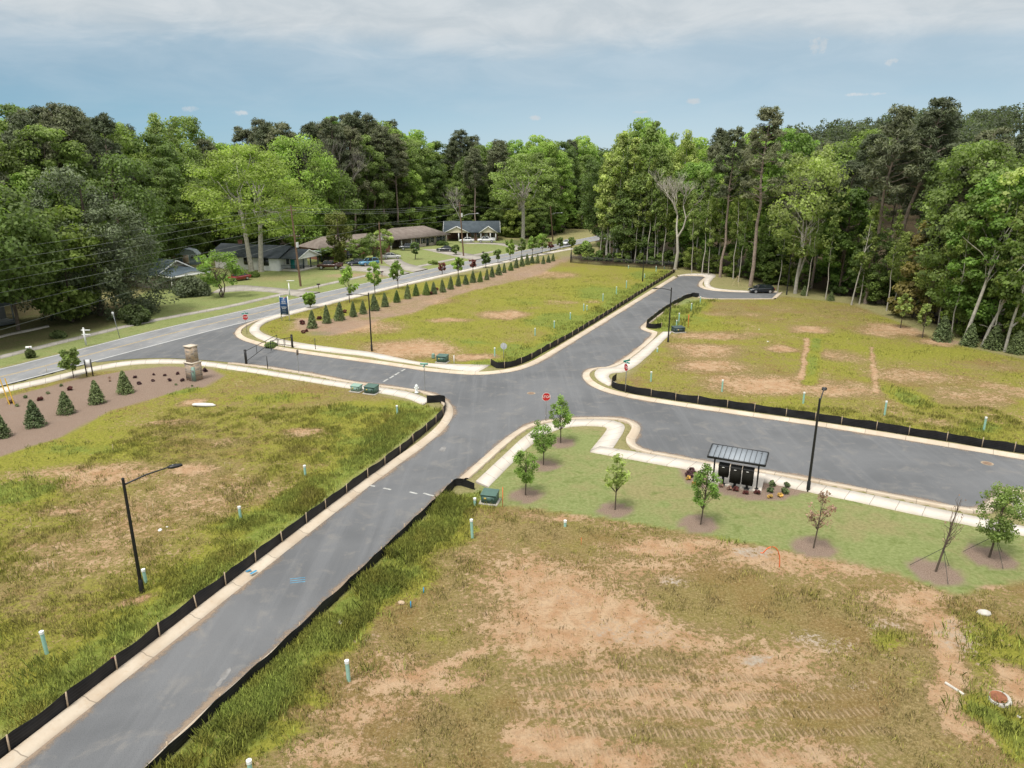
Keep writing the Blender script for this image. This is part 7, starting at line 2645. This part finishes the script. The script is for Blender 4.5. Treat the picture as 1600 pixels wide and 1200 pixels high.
nwood = 0
rows = [(3.0, 5.2, 1.0), (9.0, 6.0, .55), (16.0, 6.6, .22), (25.0, 7.4, 0.0)]
for ri, (dd_, sp, low) in enumerate(rows):
    px = -170.0 + rw.random() * 20
    while px < 1790:
        Yf = float(np.interp(px, WFx, WFy))
        Y = Yf + dd_ + rw.uniform(-2, 2)
        # clear the roadway where it leaves between the trees
        xw, _ = atz(px, 400, Y)
        z = gz(xw, Y)
        S = float(np.interp(px, SKx, SKy))
        k = species(px, ri == 0)
        jitter = rw.uniform(-7, 22) if ri > 1 else rw.uniform(0, 30)
        top_py = S + jitter + low * rw.uniform(25, 95)
        if px > 1190:
            top_py = S + (rw.uniform(40, 150), rw.uniform(25, 95), rw.uniform(18, 60), rw.uniform(10, 40))[ri]
            if ri < 2 and 1325 < px < 1465:
                top_py = S + rw.uniform(165, 225)
        elif k == 'pine' and ri < 2:
            top_py = S + rw.uniform(0, 40)
        _, zt = atz(px, top_py, Y)
        H = zt - z
        lib, H0, nm_, word, cat_ = KINDS_[k]
        H = max(6.0, min(H, 40))
        blocked = pdist(np.array([[xw, Y]]), mc)[0] < 7.5
        if not blocked:
            sx = (H / H0) ** .75 * rw.uniform(.85, 1.12)
            grp = '%ss of the %s' % (word, zone_name(px))
            make_tree(nm_, rw.choice(lib), (xw, Y, z - .2), '%s among its like in the %s' % (word, zone_name(px)), cat_, grp, sx, H / H0, rz=rw.random() * 6.28)
            nwood += 1
        px += FPX * sp * rw.uniform(.75, 1.25) / (Y * CP + CAMH * SP)
for i in range(26):
    px = rw.uniform(470, 900)
    Y = float(np.interp(px, WFx, WFy)) + rw.uniform(6, 22)
    xw, _ = atz(px, 400, Y)
    if pdist(np.array([[xw, Y]]), mc)[0] > 7:
        make_tree('undergrowth_sapling', rw.choice(UNDER), (xw, Y, gz(xw, Y)), 'tall leafy sapling deep in the %s' % zone_name(px), 'sapling', 'leafy saplings deep in the %s' % zone_name(px), rw.uniform(1.2, 1.9), rz=rw.random() * 6.28)
# leafy undergrowth along the edge
px = -120.0
while px < 1760:
    Yf = float(np.interp(px, WFx, WFy))
    Y = Yf + rw.uniform(-.5, 3)
    xw, _ = atz(px, 400, Y)
    if px > 1180 and rw.random() < .6:
        Y += rw.uniform(6, 24)
        xw, _ = atz(px, 400, Y)
    if pdist(np.array([[xw, Y]]), mc)[0] > 6 and not (1395 < px < 1500 and Y < Yf + 6):
        s = rw.uniform(.45, 1.25)
        make_tree('undergrowth_sapling', rw.choice(UNDER), (xw, Y, gz(xw, Y)), 'low leafy sapling at the foot of the %s' % zone_name(px), 'sapling', 'leafy saplings at the foot of the %s' % zone_name(px), s, rz=rw.random() * 6.28)
        nwood += 1
    px += FPX * (4.4 if px < 900 else (3.2 if px < 1180 else 1.9)) * rw.uniform(.7, 1.3) / (Y * CP + CAMH * SP)
print('wood trees', nwood)

# far woods: one mass on the rising land behind, made of many small crowns
far = MB()
rs = np.random.RandomState(77)
N = 2600
ang = rs.uniform(-.95, .95, N)
dist = 60 + 420 * rs.rand(N) ** 1.2
bx = 800 + FPX * np.tan(ang)
Yb = np.interp(bx, WFx, WFy) + 34 + dist * .9
X = np.tan(ang) * (Yb * CP + CAMH * SP)
Zb = gzv(X, Yb)
hh_ = rs.uniform(19, 27, N)
# keep the crest where the view has it
lim = np.array([atz(b_, float(np.interp(b_, SKx, SKy)) + 1 + 8 * q, y_)[1] for b_, y_, q in zip(bx, Yb, rs.rand(N))])
topz = np.minimum(Zb + hh_, lim)
C = []
for dz_, k in ((0, 1), (-3.2, 3), (-7.0, 3)):
    for j in range(k):
        a = rs.rand(N) * 6.28
        r_ = (0 if k == 1 else 2.6)
        C.append(np.c_[X + r_ * np.cos(a), Yb + r_ * np.sin(a), topz - 1.5 + dz_])
C = np.concatenate(C)
leaves(far, C, 2.3, 28, .95, rs, flat=.7, cj=.3)
tag(far.build('distant_woods', leafmat('distant_leaves', (.085, .115, .055), (.085, .115, .055))), kind='stuff')


# ------------------------------------------------------------------ standing grass
def blades(name, P, h, w, rs, base_c, n=5, spread=.12, m=None):
    """tufts of tapering blades; base_c per-tuft colour (N,3)"""
    N = len(P) * n
    p = np.repeat(P, n, 0) + np.c_[rs.normal(size=(N, 2)) * spread, np.zeros(N)]
    hh = np.repeat(h, n) * (.55 + .75 * rs.rand(N))
    a = rs.rand(N) * 6.283
    ln = hh * (.15 + .5 * rs.rand(N))
    d = np.c_[np.cos(a), np.sin(a)]
    s = np.c_[-d[:, 1], d[:, 0]] * (w * (.6 + .8 * rs.rand(N)))[:, None] / 2
    z0 = p[:, 2] - .02
    V = np.stack([np.c_[p[:, :2] - s, z0], np.c_[p[:, :2] + s, z0], np.c_[p[:, :2] + d * ln[:, None] * .4 + s * .7, z0 + hh * .62], np.c_[p[:, :2] + d * ln[:, None], z0 + hh], np.c_[p[:, :2] + d * ln[:, None] * .4 - s * .7, z0 + hh * .62]], 1).reshape(-1, 3)
    F = np.arange(N * 5).reshape(N, 5)
    c = np.repeat(base_c, n, 0) * (1 + .2 * rs.normal(size=(N, 1)))
    b = MB()
    b.add(V, F, np.repeat(np.clip(c, .005, .9), 5, 0))
    return tag(b.build(name, m), kind='stuff')


m = bpy.data.materials.new('grass_blades')
m.use_nodes = True
g = NG(m.node_tree)
a = g.n('ShaderNodeAttribute', attribute_name='Col').outputs['Color']
p_ = g.n('ShaderNodeBsdfPrincipled', {'Base Color': a, 'Roughness': .7, 'Specular IOR Level': .2})
up_ = g.n('ShaderNodeVectorMath', {0: g.n('ShaderNodeVectorMath', {0: g.n('ShaderNodeNewGeometry').outputs['Normal'], 1: (.55, .55, .55)}, operation='MULTIPLY').outputs[0], 1: (0, 0, .8)}, operation='ADD').outputs[0]
up_ = g.n('ShaderNodeVectorMath', {0: up_}, operation='NORMALIZE').outputs[0]
g.nt.links.new(up_, p_.inputs['Normal'])
t_ = g.n('ShaderNodeBsdfTranslucent', {'Color': a})
g.nt.links.new(g.n('ShaderNodeMixShader', {0: .35, 1: p_.outputs[0], 2: t_.outputs[0]}).outputs[0], g.n('ShaderNodeOutputMaterial').inputs[0])
M_BLADE = m
rs = np.random.RandomState(3)


def bilerp(field, P):
    """look a vertex field of the ground up at points"""
    f = field.reshape(ny, nx)
    ix = np.clip(np.searchsorted(gx, P[:, 0]) - 1, 0, nx - 2)
    iy = np.clip(np.searchsorted(gy, P[:, 1]) - 1, 0, ny - 2)
    tx = (P[:, 0] - gx[ix]) / (gx[ix + 1] - gx[ix])
    ty = (P[:, 1] - gy[iy]) / (gy[iy + 1] - gy[iy])
    return (f[iy, ix] * (1 - tx) + f[iy, ix + 1] * tx) * (1 - ty) + (f[iy + 1, ix] * (1 - tx) + f[iy + 1, ix + 1] * tx) * ty


def scatter(n, box_, keep):
    P = np.c_[rs.uniform(box_[0], box_[1], n), rs.uniform(box_[2], box_[3], n)]
    P = P[keep(P)]
    return P


def ok_ground(P):
    return (bilerp(Z, P) > -.05) & (bilerp(cv['lawn'], P) < .25) & (bilerp(cv['mulch'], P) < .15) & (bilerp(cv['litter'], P) < .4)


def colour(P, lush):
    gsel = np.clip(lush + .35 * (fbm(P[:, 0] * 1.1, P[:, 1] * 1.1, 3) - .45) * 2, 0, 1)[:, None]
    straw = np.array((.36, .28, .125))
    olive = np.array((.335, .325, .065))
    grn = np.array((.32, .40, .085))
    c = np.where(gsel < .5, straw + (olive - straw) * gsel * 2, olive + (grn - olive) * (gsel * 2 - 1))
    return c * (1 + .18 * rs.normal(size=(len(P), 1)))


# short cover of the nearer lots
P = scatter(210000, (-32, 44, 17, 62), lambda q: ok_ground(q))
gg, dd2 = bilerp(cv['green'], P), bilerp(cv['dirt'], P)
clump = sstep(fbm(P[:, 0] * 1.5, P[:, 1] * 1.5, 3) + .5 * fbm(P[:, 0] * .35, P[:, 1] * .35, 2), .52, .74)
den = np.clip(.5 + .7 * gg - .55 * dd2, .12, .8) * (.12 + .88 * clump)
k = rs.rand(len(P)) < den
P, gg, clump = P[k], gg[k], clump[k]
hgt = (.07 + .10 * gg + .08 * clump) * (.6 + .9 * vnoise(P[:, 0] * .6, P[:, 1] * .6))
blades('grass', np.c_[P, gzv(P[:, 0], P[:, 1])], hgt, .03, rs, colour(P, gg * .7 + .12 * clump), 4, .12, M_BLADE)
# farther lots: fewer, coarser tufts
P = scatter(75000, (-70, 75, 40, 150), lambda q: ok_ground(q))
gg, dd2 = bilerp(cv['green'], P), bilerp(cv['dirt'], P)
den = np.clip(.5 + .7 * gg - 1.0 * dd2, .03, 1) * np.clip(fbm(P[:, 0] * .5, P[:, 1] * .5, 3) * 2.2 - .3, .05, 1)
k = rs.rand(len(P)) < den
P, gg = P[k], gg[k]
hgt = (.08 + .11 * gg) * (.6 + .9 * vnoise(P[:, 0] * .5, P[:, 1] * .5))
blades('grass', np.c_[P, gzv(P[:, 0], P[:, 1])], hgt, .05, rs, colour(P, gg * .9), 4, .22, M_BLADE)


# rank grass along the silt fences
def rank(key, n, w0, w1, h, side_zone, bw):
    L = resample(chaikin(fence_w[key], 1), step=.3)
    i = rs.randint(0, len(L), n)
    N_ = normals(L)
    sgn = 1.0 if sdist((L[len(L) // 2] + N_[len(L) // 2])[None], roadpoly)[0] > sdist((L[len(L) // 2] - N_[len(L) // 2])[None], roadpoly)[0] else -1.0
    off_ = w0 + (w1 - w0) * rs.rand(n) ** 1.5
    P = L[i] + N_[i] * sgn * off_[:, None] + rs.normal(size=(n, 2)) * .15
    P = P[(bilerp(Z, P) > -.05) & (bilerp(cv['mulch'], P) < .2) & (pip(P, side_zone))]
    P = P[fbm(P[:, 0] * .55 + 3, P[:, 1] * .55, 3) > .34 + .2 * rs.rand(len(P))]
    P = P[(P[:, 1] > 17) & (sdist(P, roadpoly) > .7) & (pdist(P, L) > (.09 if key == 'near_right' else .22))]
    hgt = h * (.45 + .9 * vnoise(P[:, 0] * .45, P[:, 1] * .45))
    tone = .66 + .6 * (fbm(P[:, 0] * .3, P[:, 1] * .3, 3) - .3)
    blades('grass', np.c_[P, gzv(P[:, 0], P[:, 1])], hgt, bw, rs, colour(P, np.clip(tone, 0, 1)), 6, .14, M_BLADE)


rank('near_left', 9000, .3, 4.0, .34, Z_LEFT, .035)
rank('near_right', 9500, .1, 2.3, .42, Z_NEAR, .035)
rank('north_left', 2200, .3, 3.5, .34, Z_NORTH, .06)
rank('north_right', 1700, .3, 5.0, .45, Z_EAST, .06)
# scattered rank clumps
cl = []
for px, py, rx, ry, kk, s in PATCH:
    if kk == 'g' and s >= .5 and py > 560:
        c = at(px, py)
        rw_ = abs(at(px + rx, py)[0] - c[0])
        rh_ = abs(at(px, py - ry)[1] - at(px, py + ry)[1]) / 2
        n = int(min(1500, 32 * rw_ * rh_ * s))
        cl.append(np.c_[c[0] + rs.normal(size=n) * rw_ * .5, c[1] + rs.normal(size=n) * rh_ * .5])
P = np.concatenate(cl)
P = P[ok_ground(P)]
P = P[fbm(P[:, 0] * .7 + 3, P[:, 1] * .7, 3) > .36]
hgt = .34 * (.4 + .9 * vnoise(P[:, 0] * .5, P[:, 1] * .5))
blades('grass', np.c_[P, gzv(P[:, 0], P[:, 1])], hgt, .034, rs, colour(P, np.full(len(P), .75)), 5, .14, M_BLADE)
